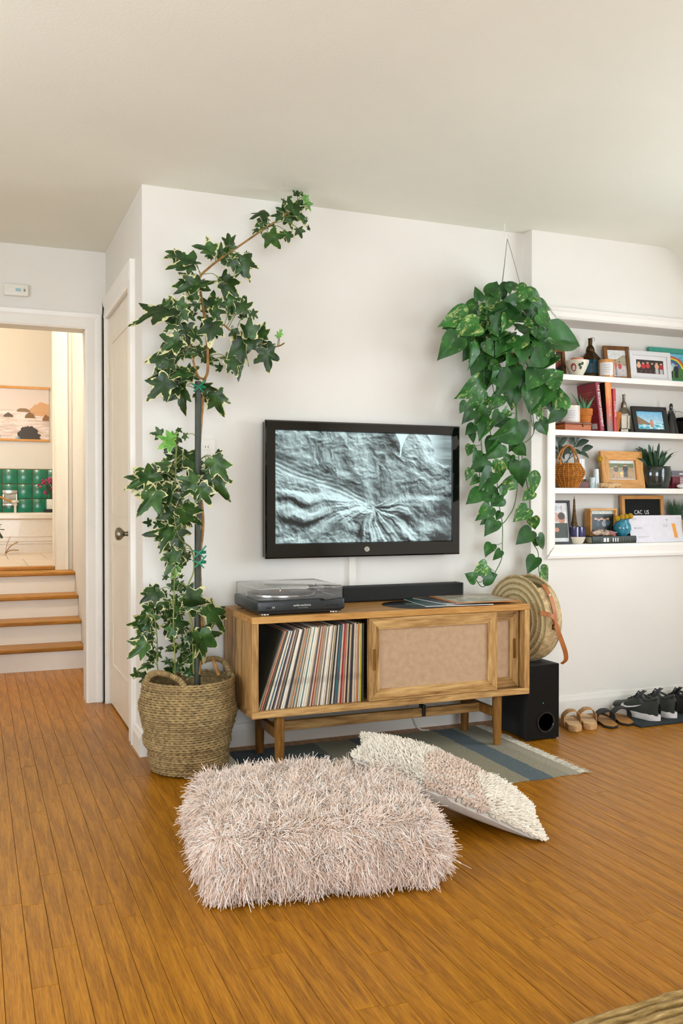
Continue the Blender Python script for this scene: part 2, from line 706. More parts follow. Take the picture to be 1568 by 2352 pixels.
def wall_grid(us, vs, holes, place):
    """wall slab made of cells with shared corners; holes = set of (iu, iv); place(u, v, depth01) -> point"""
    bm = bmesh.new()
    cache = {}
    def P(i, j, k):
        if (i, j, k) not in cache:
            cache[(i, j, k)] = bm.verts.new(place(us[i], vs[j], k))
        return cache[(i, j, k)]
    nu, nv = len(us) - 1, len(vs) - 1
    solid = lambda i, j: 0 <= i < nu and 0 <= j < nv and (i, j) not in holes
    for i in range(nu):
        for j in range(nv):
            if not solid(i, j):
                continue
            bm.faces.new((P(i, j, 0), P(i + 1, j, 0), P(i + 1, j + 1, 0), P(i, j + 1, 0)))
            bm.faces.new((P(i, j, 1), P(i, j + 1, 1), P(i + 1, j + 1, 1), P(i + 1, j, 1)))
            for di, dj, a, b in ((-1, 0, (i, j), (i, j + 1)), (1, 0, (i + 1, j), (i + 1, j + 1)), (0, -1, (i, j), (i + 1, j)), (0, 1, (i, j + 1), (i + 1, j + 1))):
                if not solid(i + di, j + dj):
                    bm.faces.new((P(*a, 0), P(*b, 0), P(*b, 1), P(*a, 1)))
    return bm


# ------------------------------------------------------------------ the room
CZ = 2.40
# floor: a dark underlay carrying the oak strips
floor = struct('floor', box(-2.7, 3.3, -6.7, 2.2, -0.06, -0.004), SUBF)


def board_mesh(bm, x0, x1, y0, y1):
    g, c, zt = 0.0005, 0.0011, 0.0
    x0, x1, y0, y1 = x0 + g, x1 - g, y0 + g, y1 - g
    lo = [bm.verts.new(p) for p in ((x0, y0, zt - .004), (x1, y0, zt - .004), (x1, y1, zt - .004), (x0, y1, zt - .004))]
    md = [bm.verts.new(p) for p in ((x0, y0, zt - c * .7), (x1, y0, zt - c * .7), (x1, y1, zt - c * .7), (x0, y1, zt - c * .7))]
    tp = [bm.verts.new(p) for p in ((x0 + c, y0 + c, zt), (x1 - c, y0 + c, zt), (x1 - c, y1 - c, zt), (x0 + c, y1 - c, zt))]
    for a, b in ((lo, md), (md, tp)):
        for i in range(4):
            j = (i + 1) % 4
            bm.faces.new((a[i], a[j], b[j], b[i]))
    bm.faces.new(tp)


CAMP = Vector(cam.location)
_yaw = R(22.1)


def in_view(x, y, margin=0.06):
    dx, dy = x - CAMP.x, y - CAMP.y
    d = dx * math.sin(_yaw) + dy * math.cos(_yaw)
    if d < 0.3:
        return False
    s = dx * math.cos(_yaw) - dy * math.sin(_yaw)
    u, v = s / d * 2078 / 784, (1.076 / d * 2078 - 26) / 1176
    return abs(u) < 1 + margin and v < 1 + margin


BW = 0.0572
boards = []
rest = bmesh.new()
brng = random.Random(21)
nx = int(5.9 / BW)
for i in range(nx):
    x0 = -2.66 + i * BW
    x1 = x0 + BW
    y = -6.65 - brng.uniform(0, .9)
    top = 2.19 if x0 < 0 else (-0.016 if x1 < 1.87 else -0.091)
    while y < top:
        ln = brng.choice([.45, .6, .8, 1.0, 1.25, 1.5, 1.8]) * brng.uniform(.9, 1.15)
        y1 = min(y + ln, top)
        if top - y1 < .12:
            y1 = top
        y0 = max(y, -6.66)
        if y1 - y0 > .02:
            hidden = x0 > .3 and y1 < -99
            k = max(3, int((y1 - y0) / .08))
            vis = any(in_view(xx, y0 + (y1 - y0) * t / k) for t in range(k + 1) for xx in (x0, x1))
            # behind the hall wall or under the pouf nothing of a board shows
            if vis and x0 < 0 and y0 > 0.1 and (x1 < -0.62):
                vis = y0 < 2.2 and x1 > -.9
            if vis:
                boards.append((x0, x1, y0, y1))
            else:
                board_mesh(rest, x0, x1, y0, y1)
        y = y1 if y1 < top else top + 1


def board_size(b):
    d = max(.6, math.hypot((b[0] + b[1]) / 2 - CAMP.x, max(-2.0, (b[2] + b[3]) / 2) - CAMP.y))
    return (b[3] - b[2]) / d ** 3


boards.sort(key=board_size, reverse=True)
for b in boards[300:]:
    board_mesh(rest, *b)
for b in boards[:300]:
    bm = bmesh.new()
    cx_, cy_ = (b[0] + b[1]) / 2, (b[2] + b[3]) / 2
    board_mesh(bm, b[0] - cx_, b[1] - cx_, b[2] - cy_, b[3] - cy_)
    o = obj('floor_board', bm, FLOORW, floor)
    o.location = (cx_, cy_, 0)
o = obj('outlying_floor_boards', rest, FLOORW, floor, kind='stuff')

struct('ceiling', box(-2.7, 3.3, -6.7, 1.26, CZ, CZ + .1), CEIL)
# TV wall, hall wall with the door, wall with the doorway to the steps
struct('wall_back', box(0, 1.875, 0, .12, 0, CZ), WALL)
DY0, DY1, DZ = .285, 1.06, 2.035
struct('wall_hall', wall_grid([.12, DY0, DY1, 1.13], [0, DZ, CZ], {(1, 0)}, lambda u, v, k: (k * .12, u, v)), WALL)
struct('wall_doorway', wall_grid([-2.7, -.91, -.108, 0.12], [0, 1.984, CZ], {(1, 0)}, lambda u, v, k: (u, 1.13 + k * .12, v)), WALL)
# wall with the built-in shelves
AX0, AX1, AZ0, AZ1, AY = 2.007, 3.02, .857, 1.975, .09
struct('wall_shelf', wall_grid([1.875, AX0, AX1, 3.3], [0, AZ0, AZ1, CZ], {(1, 1)}, lambda u, v, k: (u, -.075 + k * .165, v)), WALL)
struct('wall_alcove', box(1.9, 3.2, .0901, .15, .75, 2.1), WALL)
# the room behind and beside the camera, with its windows
struct('wall_right', wall_grid([-6.7, -2.9, -1.0, -.075], [0, .78, 1.88, CZ], {(1, 1)}, lambda u, v, k: (3.2 + k * .1, u, v)), WALL)
struct('wall_front', wall_grid([-2.7, -1.75, .75, 3.3], [0, .2, 2.1, CZ], {(1, 1)}, lambda u, v, k: (u, -6.6 - k * .1, v)), WALL)
struct('wall_left', wall_grid([-6.6, -2.8, -1.2, 1.13], [0, .7, 1.9, CZ], {(1, 1)}, lambda u, v, k: (-2.6 - k * .1, u, v)), WALL)


def window(name, horiz, c0, c1, z0, z1, at):
    w = thing(name, 'white sash window', 'window')
    del w['label'], w['category']
    w['kind'] = 'structure'
    def bar(nm, u0, u1, v0, v1, d=.05):
        if horiz:
            obj(nm, box(u0, u1, at - d / 2, at + d / 2, v0, v1), TRIM, w)
        else:
            obj(nm, box(at - d / 2, at + d / 2, u0, u1, v0, v1), TRIM, w)
    m = (c0 + c1) / 2
    bar('stile', c0, c0 + .05, z0, z1)
    bar('stile', c1 - .05, c1, z0, z1)
    bar('rail', c0, c1, z0, z0 + .06)
    bar('rail', c0, c1, z1 - .05, z1)
    bar('muntin', m - .02, m + .02, z0, z1, .03)
    bar('muntin', c0, c1, (z0 + z1) / 2 - .015, (z0 + z1) / 2 + .015, .03)
    return w


window('window_1', False, -2.9, -1.0, .78, 1.88, 3.235)
window('window_2', True, -1.75, .75, .2, 2.1, -6.645)
window('window_3', False, -2.8, -1.2, .7, 1.9, -2.645)

# the ceiling curves down along the right-hand side
bm = B()
rings = []
for y in (-6.6, -.0755):
    arc = [(2.664 + .20 * math.sin(a), y, CZ - .20 + .20 * math.cos(a)) for a in [R(90) * k / 12 for k in range(13)]]
    rings.append(arc + [(2.864, y, 2.13), (3.2, y, 2.13), (3.2, y, CZ), (2.664, y, CZ + .001)])
loft(bm, rings)
struct('trim_1', bm, CEIL, 30)

# baseboards
def skirting(name, path_fn, u0, u1):
    bm = B()
    prof = [(0, 0), (.018, 0), (.018, .075), (.012, .09), (.010, .098), (0, .10)]
    loft(bm, [[path_fn(u, d, z) for d, z in prof] for u in (u0, u1)])
    return struct(name, bm, TRIM)


skirting('baseboard_back', lambda u, d, z: (u, -d, z), 0.0, 1.875)
skirting('baseboard_shelf', lambda u, d, z: (u, -.075 - d * .6, z), 1.875, 3.2).data.materials[0] = WALL
skirting('baseboard_step', lambda u, d, z: (1.875 - d * .6, u, z), -.075, -.018)
skirting('baseboard_hall', lambda u, d, z: (-d, u, z), -.018, .165)

# hall door and its casing
d1 = thing('door_1', 'x', 'x')
del d1['label'], d1['category']
d1['kind'] = 'structure'
obj('door_leaf', box(.008, .047, DY0 + .001, DY1 - .001, .012, DZ - .001, bev=.001), DOORP, d1)
for (a, b, c, d) in ((DY0 + .12, DY1 - .12, .22, .86), (DY0 + .12, DY1 - .12, 1.0, DZ - .14)):
    bm = B()
    for (e0, e1, f0, f1) in ((a, b, c, c + .012), (a, b, d - .012, d), (a, a + .012, c + .012, d - .012), (b - .012, b, c + .012, d - .012)):
        rbox(bm, .004, .0085, e0, e1, f0, f1)
    obj('door_moulding', bm, DOORP, d1)
kn = B()
lathe_part(kn, [(.026, 0), (.026, .004), (.012, .008), (.010, .03), (.016, .036), (.027, .046), (.030, .056), (.027, .066), (.014, .072)], 20, (0, 0, 0), T(.008, DY0 + .065, .925) @ Matrix.Rotation(R(-90), 4, 'Y'))
obj('door_knob', kn, PEWTER, d1, True)
for z in (.25, 1.72):
    bm = B()
    lathe(bm, [(.006, 0), (.006, .09)], 10, (.004, DY1 - .004, z))
    obj('hinge', bm, DOORP, d1, True)


def casing_profile(w):
    return [(0, 0), (0, .012), (w * .12, .018), (w * .6, .015), (w * .75, .02), (w, .022), (w, 0)]


def casing(name, run, prof):
    """run(t, off, out): two ends of a strip"""
    bm = B()
    loft(bm, [[run(t, o, d) for o, d in prof] for t in (0, 1)])
    return bm


cs = thing('trim_2', 'x', 'x')
del cs['label'], cs['category']
cs['kind'] = 'structure'
pw = casing_profile(.10)
obj('casing_strip', casing('c', lambda t, o, d: (-d, DY0 - o, t * (DZ + .10 if o > .05 else DZ + o)), pw), TRIM, cs)
obj('casing_strip', casing('c', lambda t, o, d: (-d, DY1 + min(o, .03), t * (DZ + o)), pw), TRIM, cs)
obj('casing_strip', casing('c', lambda t, o, d: (-d, (DY0 - o) + t * (1.125 - DY0 + o), DZ + o), pw), TRIM, cs)

ds = thing('trim_3', 'x', 'x')
del ds['label'], ds['category']
ds['kind'] = 'structure'
pw = casing_profile(.082)
obj('casing_strip', casing('c', lambda t, o, d: (-.108 + o, 1.13 - d, t * (1.984 + o)), pw), TRIM, ds)
obj('casing_strip', casing('c', lambda t, o, d: (-.91 - o, 1.13 - d, t * (1.984 + o)), pw), TRIM, ds)
obj('casing_strip', casing('c', lambda t, o, d: (-.91 - o + t * (.802 + 2 * o), 1.13 - d, 1.984 + o), pw), TRIM, ds)
IVY_LEAVES=[(.622,-.178,2.377,.629,-.174,2.408),
(.602,-.187,2.308,.642,-.176,2.372),
(.669,-.172,2.353,.695,-.162,2.324),
(.634,-.237,2.344,.658,-.242,2.361),
(.593,-.164,2.293,.610,-.163,2.242),
(.638,-.163,2.299,.666,-.179,2.260),
(.574,-.201,2.206,.576,-.213,2.161),
(.629,-.190,2.231,.639,-.192,2.195),
(.639,-.239,2.245,.649,-.252,2.266),
(.540,-.220,2.268,.500,-.211,2.273),
(.475,-.183,2.289,.414,-.198,2.262),
(.483,-.160,2.276,.494,-.176,2.244),
(.474,-.178,2.217,.450,-.194,2.236),
(.474,-.273,2.170,.515,-.265,2.115),
(.557,-.219,2.325,.537,-.232,2.339),
(.606,-.142,2.376,.606,-.134,2.391),
(.316,-.225,2.128,.311,-.215,2.178),
(.310,-.198,2.121,.358,-.196,2.122),
(.237,-.259,2.078,.165,-.249,2.100),
(.248,-.171,2.091,.225,-.160,2.081),
(.295,-.173,2.075,.330,-.183,2.122),
(.334,-.207,2.080,.367,-.222,2.075),
(.360,-.274,2.061,.378,-.292,1.973),
(.392,-.210,2.096,.391,-.211,2.111),
(.322,-.252,2.053,.327,-.250,2.008),
(.156,-.256,2.025,.056,-.266,2.001),
(.131,-.184,2.063,.070,-.189,2.068),
(.176,-.257,1.943,.090,-.261,1.914),
(.182,-.211,1.953,.255,-.229,1.981),
(.187,-.189,1.969,.096,-.208,1.956),
(.301,-.190,1.974,.306,-.183,2.037),
(.283,-.278,1.952,.342,-.273,1.903),
(.056,-.253,1.831,-.093,-.255,1.776),
(.042,-.251,1.843,.063,-.269,1.878),
(.106,-.253,1.838,.066,-.243,1.889),
(.170,-.236,1.886,.141,-.232,1.925),
(.250,-.185,1.860,.258,-.175,1.940),
(.242,-.235,1.845,.281,-.244,1.793),
(.339,-.226,1.898,.308,-.221,1.825),
(.361,-.259,1.852,.370,-.255,1.920),
(.387,-.170,1.876,.432,-.163,1.866),
(.114,-.263,1.829,.094,-.252,1.773),
(.132,-.247,1.831,.171,-.256,1.803),
(.104,-.215,1.795,.041,-.206,1.827),
(.095,-.231,1.787,.045,-.221,1.755),
(.144,-.219,1.780,.146,-.229,1.708),
(.166,-.230,1.752,.204,-.244,1.712),
(.232,-.277,1.781,.213,-.293,1.695),
(.260,-.186,1.791,.284,-.175,1.749),
(.385,-.266,1.753,.378,-.284,1.831),
(.412,-.175,1.768,.408,-.178,1.694),
(.458,-.222,1.758,.454,-.234,1.815),
(.464,-.184,1.723,.463,-.177,1.687),
(.472,-.237,1.694,.478,-.243,1.611),
(.527,-.234,1.771,.544,-.225,1.795),
(.524,-.237,1.760,.514,-.241,1.779),
(.376,-.206,1.729,.374,-.222,1.585),
(.360,-.167,1.714,.342,-.156,1.693),
(.327,-.189,1.657,.284,-.184,1.670),
(.309,-.258,1.641,.343,-.265,1.586),
(.332,-.233,1.773,.339,-.226,1.734),
(.095,-.257,1.708,.022,-.262,1.658),
(.113,-.144,1.717,.105,-.137,1.682),
(.078,-.192,1.672,-.003,-.198,1.556),
(.068,-.217,1.633,.059,-.213,1.573),
(.118,-.196,1.669,.095,-.207,1.636),
(.141,-.207,1.668,.178,-.223,1.673),
(.179,-.218,1.689,.213,-.207,1.653),
(.222,-.170,1.694,.258,-.170,1.645),
(.142,-.223,1.596,.105,-.232,1.533),
(.133,-.265,1.590,.061,-.276,1.575),
(.151,-.185,1.601,.204,-.177,1.574),
(.050,-.254,1.547,-.023,-.249,1.476),
(.067,-.194,1.553,.057,-.192,1.485),
(.117,-.224,1.534,.117,-.219,1.429),
(.097,-.222,1.533,.062,-.220,1.492),
(.201,-.233,1.537,.254,-.238,1.519),
(.260,-.213,1.512,.287,-.211,1.421),
(.222,-.211,1.500,.250,-.200,1.508),
(.214,-.179,1.513,.224,-.181,1.478),
(.179,-.241,1.866,.164,-.243,1.834),
(.160,-.215,1.824,.181,-.214,1.852),
(.380,-.194,1.835,.365,-.188,1.856),
(.428,-.176,1.863,.457,-.170,1.845),
(.075,-.248,1.316,.020,-.247,1.331),
(.078,-.209,1.314,.029,-.202,1.286),
(.079,-.225,1.336,.104,-.218,1.351),
(.137,-.173,1.341,.161,-.171,1.333),
(.104,-.172,1.266,.146,-.161,1.284),
(.081,-.217,1.245,.039,-.220,1.242),
(.053,-.262,1.211,.007,-.255,1.231),
(.117,-.176,1.207,.074,-.181,1.218),
(-.006,-.241,1.179,-.075,-.238,1.113),
(-.001,-.237,1.174,-.102,-.251,1.128),
(.042,-.202,1.180,.042,-.204,1.125),
(.066,-.197,1.185,.097,-.203,1.172),
(.136,-.241,1.245,.219,-.236,1.235),
(.134,-.229,1.227,.205,-.226,1.219),
(.232,-.307,1.234,.282,-.322,1.152),
(.255,-.217,1.248,.289,-.216,1.253),
(.230,-.288,1.171,.299,-.286,1.074),
(.241,-.197,1.187,.250,-.216,1.178),
(.164,-.260,1.143,.094,-.273,1.088),
(.158,-.286,1.147,.090,-.302,1.169),
(.192,-.241,1.144,.236,-.255,1.149),
(.181,-.287,1.129,.211,-.306,1.052),
(.001,-.263,1.106,-.061,-.271,1.023),
(.069,-.249,1.120,.005,-.250,1.027),
(.071,-.263,1.102,.036,-.254,1.052),
(.095,-.260,1.084,.111,-.267,1.061),
(.116,-.247,1.035,.071,-.254,1.056),
(.109,-.298,1.038,.175,-.292,.969),
(.120,-.227,1.037,.139,-.245,1.065),
(.083,-.227,1.024,.018,-.244,1.006),
(.073,-.205,1.000,.067,-.215,.978),
(.123,-.212,1.009,.139,-.202,.967),
(.037,-.178,.986,.010,-.185,.968),
(.085,-.229,.953,-.029,-.228,.945),
(.076,-.273,.954,.009,-.288,.895),
(.085,-.238,.953,.126,-.240,.890),
(.099,-.193,.954,.167,-.182,.943),
(.071,-.216,.913,.046,-.225,.868),
(.087,-.183,.902,.120,-.203,.875),
(.091,-.272,.856,.034,-.274,.866),
(.094,-.236,.849,.043,-.252,.794),
(.112,-.218,.866,.137,-.209,.814),
(.139,-.222,.847,.152,-.229,.871),
(.089,-.238,.813,.092,-.249,.781),
(.104,-.168,.793,.083,-.175,.762),
(.100,-.164,.775,.102,-.155,.750),
(.106,-.200,.731,.127,-.212,.749),
(.104,-.167,.728,.066,-.171,.734),
(.107,-.218,.723,.133,-.228,.714),
(.023,-.201,.715,-.044,-.205,.679),
(.017,-.231,.718,.023,-.236,.734),
(.129,-.298,.688,.217,-.298,.662),
(.138,-.257,.684,.161,-.268,.608),
(.152,-.182,.680,.173,-.175,.702),
(.130,-.264,.689,.092,-.267,.682),
(.086,-.251,.653,.139,-.241,.664),
(.103,-.192,.627,.124,-.204,.591),
(.062,-.235,.662,.027,-.250,.674),
(.058,-.161,.631,.051,-.172,.609),
(.222,-.249,.638,.304,-.254,.548),
(.022,-.204,.656,.026,-.205,.614),
(-.003,-.187,.641,-.037,-.204,.654),
(-.031,-.220,.605,-.067,-.230,.544),
(-.039,-.238,.607,-.098,-.247,.580),
(-.035,-.241,.608,-.075,-.244,.623),
(-.025,-.214,.604,-.013,-.222,.577),
(.091,-.207,.565,.035,-.208,.577),
(.073,-.269,.569,.043,-.281,.536),
(.088,-.240,.578,.151,-.231,.588),
(.135,-.172,.563,.140,-.175,.530),
(.170,-.309,.540,.204,-.304,.429),
(.180,-.267,.533,.271,-.269,.538),
(.194,-.206,.524,.147,-.205,.548),
(.186,-.240,.529,.146,-.230,.481),
(-.005,-.227,.536,-.043,-.235,.548),
(-.001,-.175,.514,-.017,-.189,.494),
(-.041,-.276,.513,-.106,-.269,.469),
(-.044,-.265,.507,-.060,-.259,.467),
(-.003,-.191,.484,-.009,-.197,.458),
(.016,-.231,.466,-.010,-.226,.467),
(.028,-.170,.456,.020,-.185,.427),
(.071,-.212,.483,.052,-.215,.471),
(.104,-.210,.485,.078,-.220,.493),
(.110,-.248,.486,.142,-.249,.498),
(.139,-.200,.458,.158,-.217,.409),
(.164,-.253,.456,.184,-.246,.407),
(.072,-.181,.422,.045,-.180,.429),
(.078,-.268,.414,.120,-.265,.424),
(.079,-.171,.397,.100,-.159,.356),
(-.011,-.204,.423,-.059,-.223,.415),
(-.022,-.188,.374,-.069,-.201,.380),
(.157,-.201,.378,.122,-.191,.369),
(.117,-.189,.430,.138,-.204,.441)]
POTHOS_LEAVES=[(1.549,-.224,2.029,1.589,-.215,2.098),
(1.479,-.239,1.991,1.473,-.240,2.053),
(1.576,-.218,2.043,1.539,-.233,1.956),
(1.630,-.176,2.086,1.644,-.194,2.019),
(1.643,-.228,2.076,1.650,-.236,2.035),
(1.727,-.257,2.067,1.658,-.275,2.004),
(1.683,-.184,2.074,1.767,-.180,2.095),
(1.531,-.142,1.991,1.446,-.158,1.956),
(1.424,-.230,1.922,1.305,-.239,1.880),
(1.483,-.176,1.951,1.475,-.181,1.886),
(1.462,-.153,1.900,1.350,-.161,1.876),
(1.448,-.282,1.866,1.339,-.280,1.833),
(1.353,-.269,1.805,1.273,-.269,1.727),
(1.460,-.196,1.844,1.407,-.187,1.791),
(1.563,-.192,1.964,1.502,-.192,1.906),
(1.661,-.253,1.979,1.547,-.255,1.924),
(1.685,-.235,1.990,1.774,-.231,2.022),
(1.736,-.218,2.032,1.843,-.233,1.978),
(1.753,-.227,2.046,1.815,-.235,2.020),
(1.811,-.186,1.990,1.920,-.200,1.965),
(1.872,-.156,2.031,1.937,-.155,2.008),
(1.781,-.272,1.941,1.870,-.271,1.887),
(1.795,-.244,1.957,1.746,-.260,1.902),
(1.859,-.184,1.934,1.798,-.197,1.867),
(1.705,-.167,1.915,1.817,-.172,1.870),
(1.656,-.234,1.914,1.609,-.229,1.834),
(1.549,-.261,1.921,1.585,-.258,1.861),
(1.536,-.247,1.869,1.574,-.262,1.833),
(1.528,-.148,1.866,1.574,-.146,1.786),
(1.687,-.259,1.834,1.569,-.275,1.770),
(1.788,-.140,1.866,1.885,-.139,1.837),
(1.898,-.137,1.930,1.930,-.152,1.889),
(1.889,-.203,1.847,2.076,-.211,1.851),
(1.830,-.245,1.821,1.759,-.254,1.746),
(1.862,-.198,1.826,1.913,-.207,1.742),
(1.444,-.234,1.788,1.462,-.250,1.691),
(1.499,-.148,1.796,1.458,-.147,1.734),
(1.532,-.161,1.742,1.489,-.167,1.665),
(1.647,-.159,1.774,1.565,-.162,1.714),
(1.655,-.201,1.773,1.744,-.203,1.718),
(1.918,-.179,1.777,1.829,-.186,1.705),
(1.818,-.254,1.760,1.738,-.273,1.706),
(1.547,-.229,1.704,1.600,-.248,1.685),
(1.568,-.158,1.695,1.571,-.162,1.601),
(1.524,-.184,1.625,1.420,-.204,1.550),
(1.569,-.220,1.691,1.581,-.212,1.596),
(1.719,-.183,1.715,1.675,-.189,1.642),
(1.669,-.215,1.663,1.596,-.232,1.584),
(1.793,-.265,1.688,1.719,-.280,1.599),
(1.757,-.215,1.673,1.723,-.222,1.601),
(1.721,-.163,1.628,1.694,-.178,1.525),
(1.762,-.251,1.599,1.740,-.262,1.499),
(1.836,-.262,1.631,1.923,-.273,1.691),
(1.834,-.257,1.612,1.755,-.262,1.495),
(1.909,-.276,1.519,1.907,-.266,1.612),
(1.939,-.226,1.520,1.884,-.216,1.446),
(1.639,-.174,1.568,1.582,-.172,1.506),
(1.494,-.207,1.553,1.444,-.196,1.489),
(1.417,-.234,1.523,1.390,-.233,1.479),
(1.462,-.222,1.487,1.411,-.221,1.438),
(1.581,-.155,1.563,1.527,-.169,1.514),
(1.874,-.217,1.543,1.882,-.236,1.502),
(1.817,-.214,1.502,1.835,-.231,1.463),
(1.536,-.211,1.501,1.492,-.200,1.442),
(1.668,-.192,1.498,1.627,-.202,1.469),
(1.621,-.193,1.486,1.580,-.204,1.430),
(1.658,-.160,1.839,1.614,-.157,1.782),
(1.516,-.243,1.801,1.553,-.255,1.744),
(1.763,-.160,1.946,1.711,-.149,1.969),
(1.640,-.169,1.960,1.591,-.175,1.905),
(1.701,-.129,1.872,1.735,-.149,1.811),
(1.741,-.247,1.786,1.710,-.242,1.735),
(1.575,-.202,1.655,1.609,-.221,1.606),
(1.570,-.193,1.450,1.511,-.181,1.370),
(1.505,-.157,1.427,1.461,-.166,1.391),
(1.536,-.195,1.492,1.481,-.213,1.437),
(1.504,-.135,1.397,1.515,-.140,1.349),
(1.502,-.132,1.335,1.477,-.150,1.288),
(1.513,-.174,1.307,1.484,-.192,1.260),
(1.601,-.180,1.364,1.549,-.199,1.303),
(1.620,-.202,1.336,1.551,-.209,1.267),
(1.556,-.191,1.264,1.470,-.210,1.222),
(1.620,-.193,1.479,1.609,-.182,1.424),
(1.678,-.184,1.450,1.613,-.187,1.432),
(1.704,-.172,1.448,1.650,-.175,1.406),
(1.685,-.223,1.404,1.568,-.233,1.364),
(1.712,-.217,1.441,1.720,-.220,1.345),
(1.792,-.125,1.442,1.825,-.126,1.423),
(1.743,-.134,1.363,1.711,-.148,1.321),
(1.717,-.197,1.330,1.765,-.199,1.287),
(1.742,-.151,1.321,1.707,-.153,1.324),
(1.694,-.173,1.287,1.676,-.173,1.230),
(1.636,-.170,1.262,1.646,-.160,1.180),
(1.716,-.212,1.258,1.718,-.217,1.149),
(1.802,-.175,1.203,1.818,-.188,1.106),
(1.805,-.186,1.118,1.751,-.196,1.082),
(1.470,-.186,1.219,1.448,-.182,1.172),
(1.541,-.135,1.186,1.499,-.145,1.157),
(1.571,-.208,1.204,1.501,-.225,1.136),
(1.525,-.193,1.121,1.447,-.210,1.077),
(1.713,-.178,1.168,1.639,-.179,1.138),
(1.654,-.171,1.134,1.633,-.189,1.089),
(1.622,-.169,1.114,1.524,-.188,1.089),
(1.613,-.176,1.094,1.584,-.187,1.050),
(1.658,-.165,1.086,1.615,-.182,1.048),
(1.575,-.179,1.046,1.519,-.189,.993),
(1.662,-.136,1.021,1.638,-.138,.989),
(1.608,-.133,.997,1.562,-.133,.973),
(1.618,-.162,.981,1.566,-.164,.922),
(1.778,-.184,1.037,1.716,-.177,.983),
(1.830,-.157,.996,1.849,-.146,.936),
(1.807,-.170,.931,1.737,-.167,.875),
(1.844,-.185,.902,1.895,-.179,.846),
(1.864,-.157,.876,1.822,-.173,.882),
(1.582,-.187,.871,1.541,-.202,.829),
(1.638,-.175,.839,1.604,-.173,.798),
(1.561,-.181,.771,1.493,-.199,.739),
(1.560,-.159,.710,1.638,-.161,.728),
(1.500,-.183,.710,1.449,-.201,.736),
(1.817,-.198,.802,1.769,-.206,.741),
(1.880,-.153,.732,1.963,-.142,.695),
(1.851,-.156,.667,1.906,-.168,.681),
(1.848,-.181,1.454,1.896,-.189,1.396),
(1.852,-.164,1.507,1.865,-.184,1.469),
(1.693,-.145,1.502,1.666,-.138,1.476)]
IVY_STEMS=[[(0.218,-0.200,1.570),(0.200,-0.220,1.429),(0.187,-0.220,1.200),(0.202,-0.230,0.988),(0.188,-0.230,0.829),(0.194,-0.240,0.565),(0.180,-0.250,0.377)],
[(0.218,-0.200,1.570),(0.187,-0.200,1.590),(0.159,-0.200,1.694),(0.147,-0.200,1.755),(0.102,-0.200,1.775),(0.058,-0.200,1.827)],
[(0.218,-0.200,1.570),(0.231,-0.200,1.619),(0.225,-0.200,1.769),(0.204,-0.200,1.909),(0.197,-0.200,1.979),(0.239,-0.190,2.030),(0.298,-0.190,2.080),(0.362,-0.180,2.129),(0.469,-0.170,2.212),(0.568,-0.160,2.287),(0.650,-0.150,2.365)],
[(0.226,-0.200,1.787),(0.291,-0.200,1.801),(0.349,-0.190,1.765),(0.465,-0.180,1.735),(0.494,-0.180,1.722),(0.542,-0.180,1.731),(0.567,-0.180,1.745)],
[(0.095,-0.230,1.303),(0.089,-0.240,1.180),(0.085,-0.240,1.076),(0.087,-0.250,0.972),(0.107,-0.250,0.920),(0.151,-0.250,0.880),(0.160,-0.250,0.796),(0.133,-0.250,0.724),(0.136,-0.260,0.641),(0.150,-0.260,0.570),(0.159,-0.250,0.379)],
[(0.081,-0.250,0.764),(0.077,-0.260,0.661),(0.073,-0.270,0.576),(0.078,-0.270,0.471),(0.079,-0.270,0.385)],
[(-0.001,-0.270,0.614),(0.009,-0.270,0.527),(0.007,-0.270,0.442),(0.016,-0.270,0.389)],
[(0.234,-0.250,0.444),(0.259,-0.260,0.370)]]
POTHOS_VINES=[[(1.566,-0.160,1.832),(1.555,-0.160,1.659),(1.567,-0.160,1.463),(1.547,-0.160,1.418)],
[(1.600,-0.160,1.835),(1.595,-0.160,1.661),(1.642,-0.160,1.465)],
[(1.704,-0.160,1.842),(1.735,-0.160,1.569),(1.723,-0.160,1.428)],
[(1.822,-0.160,1.850),(1.799,-0.160,1.622),(1.824,-0.160,1.431)],
[(1.751,-0.160,1.820),(1.729,-0.160,1.618),(1.735,-0.160,1.428)],
[(1.882,-0.160,1.839),(1.853,-0.160,1.624),(1.848,-0.160,1.472)],
[(1.545,-0.150,1.504),(1.546,-0.150,1.373),(1.551,-0.150,1.285),(1.539,-0.150,1.197),(1.551,-0.150,1.121)],
[(1.578,-0.150,1.506),(1.606,-0.150,1.346),(1.625,-0.150,1.250),(1.634,-0.150,1.170),(1.644,-0.150,1.065),(1.663,-0.150,0.969),(1.664,-0.150,0.863),(1.659,-0.150,0.799),(1.626,-0.150,0.739),(1.603,-0.150,0.700),(1.570,-0.150,0.675),(1.547,-0.150,0.674),(1.520,-0.150,0.706)],
[(1.742,-0.150,1.512),(1.746,-0.150,1.390),(1.754,-0.150,1.285),(1.747,-0.150,1.147),(1.729,-0.150,1.053),(1.700,-0.150,1.005),(1.663,-0.150,0.966),(1.607,-0.150,0.957)],
[(1.747,-0.150,1.390),(1.776,-0.150,1.269),(1.805,-0.150,1.135),(1.817,-0.150,1.065),(1.820,-0.150,0.983),(1.835,-0.150,0.877),(1.864,-0.150,0.827),(1.869,-0.150,0.744),(1.887,-0.150,0.661),(1.882,-0.150,0.616)],
[(1.828,-0.150,1.515),(1.838,-0.150,1.409),(1.804,-0.150,1.363),(1.766,-0.150,1.350)],
[(1.838,-0.150,1.409),(1.852,-0.150,1.442),(1.869,-0.150,1.457)],
[(1.652,-0.150,1.484),(1.653,-0.150,1.348)]]

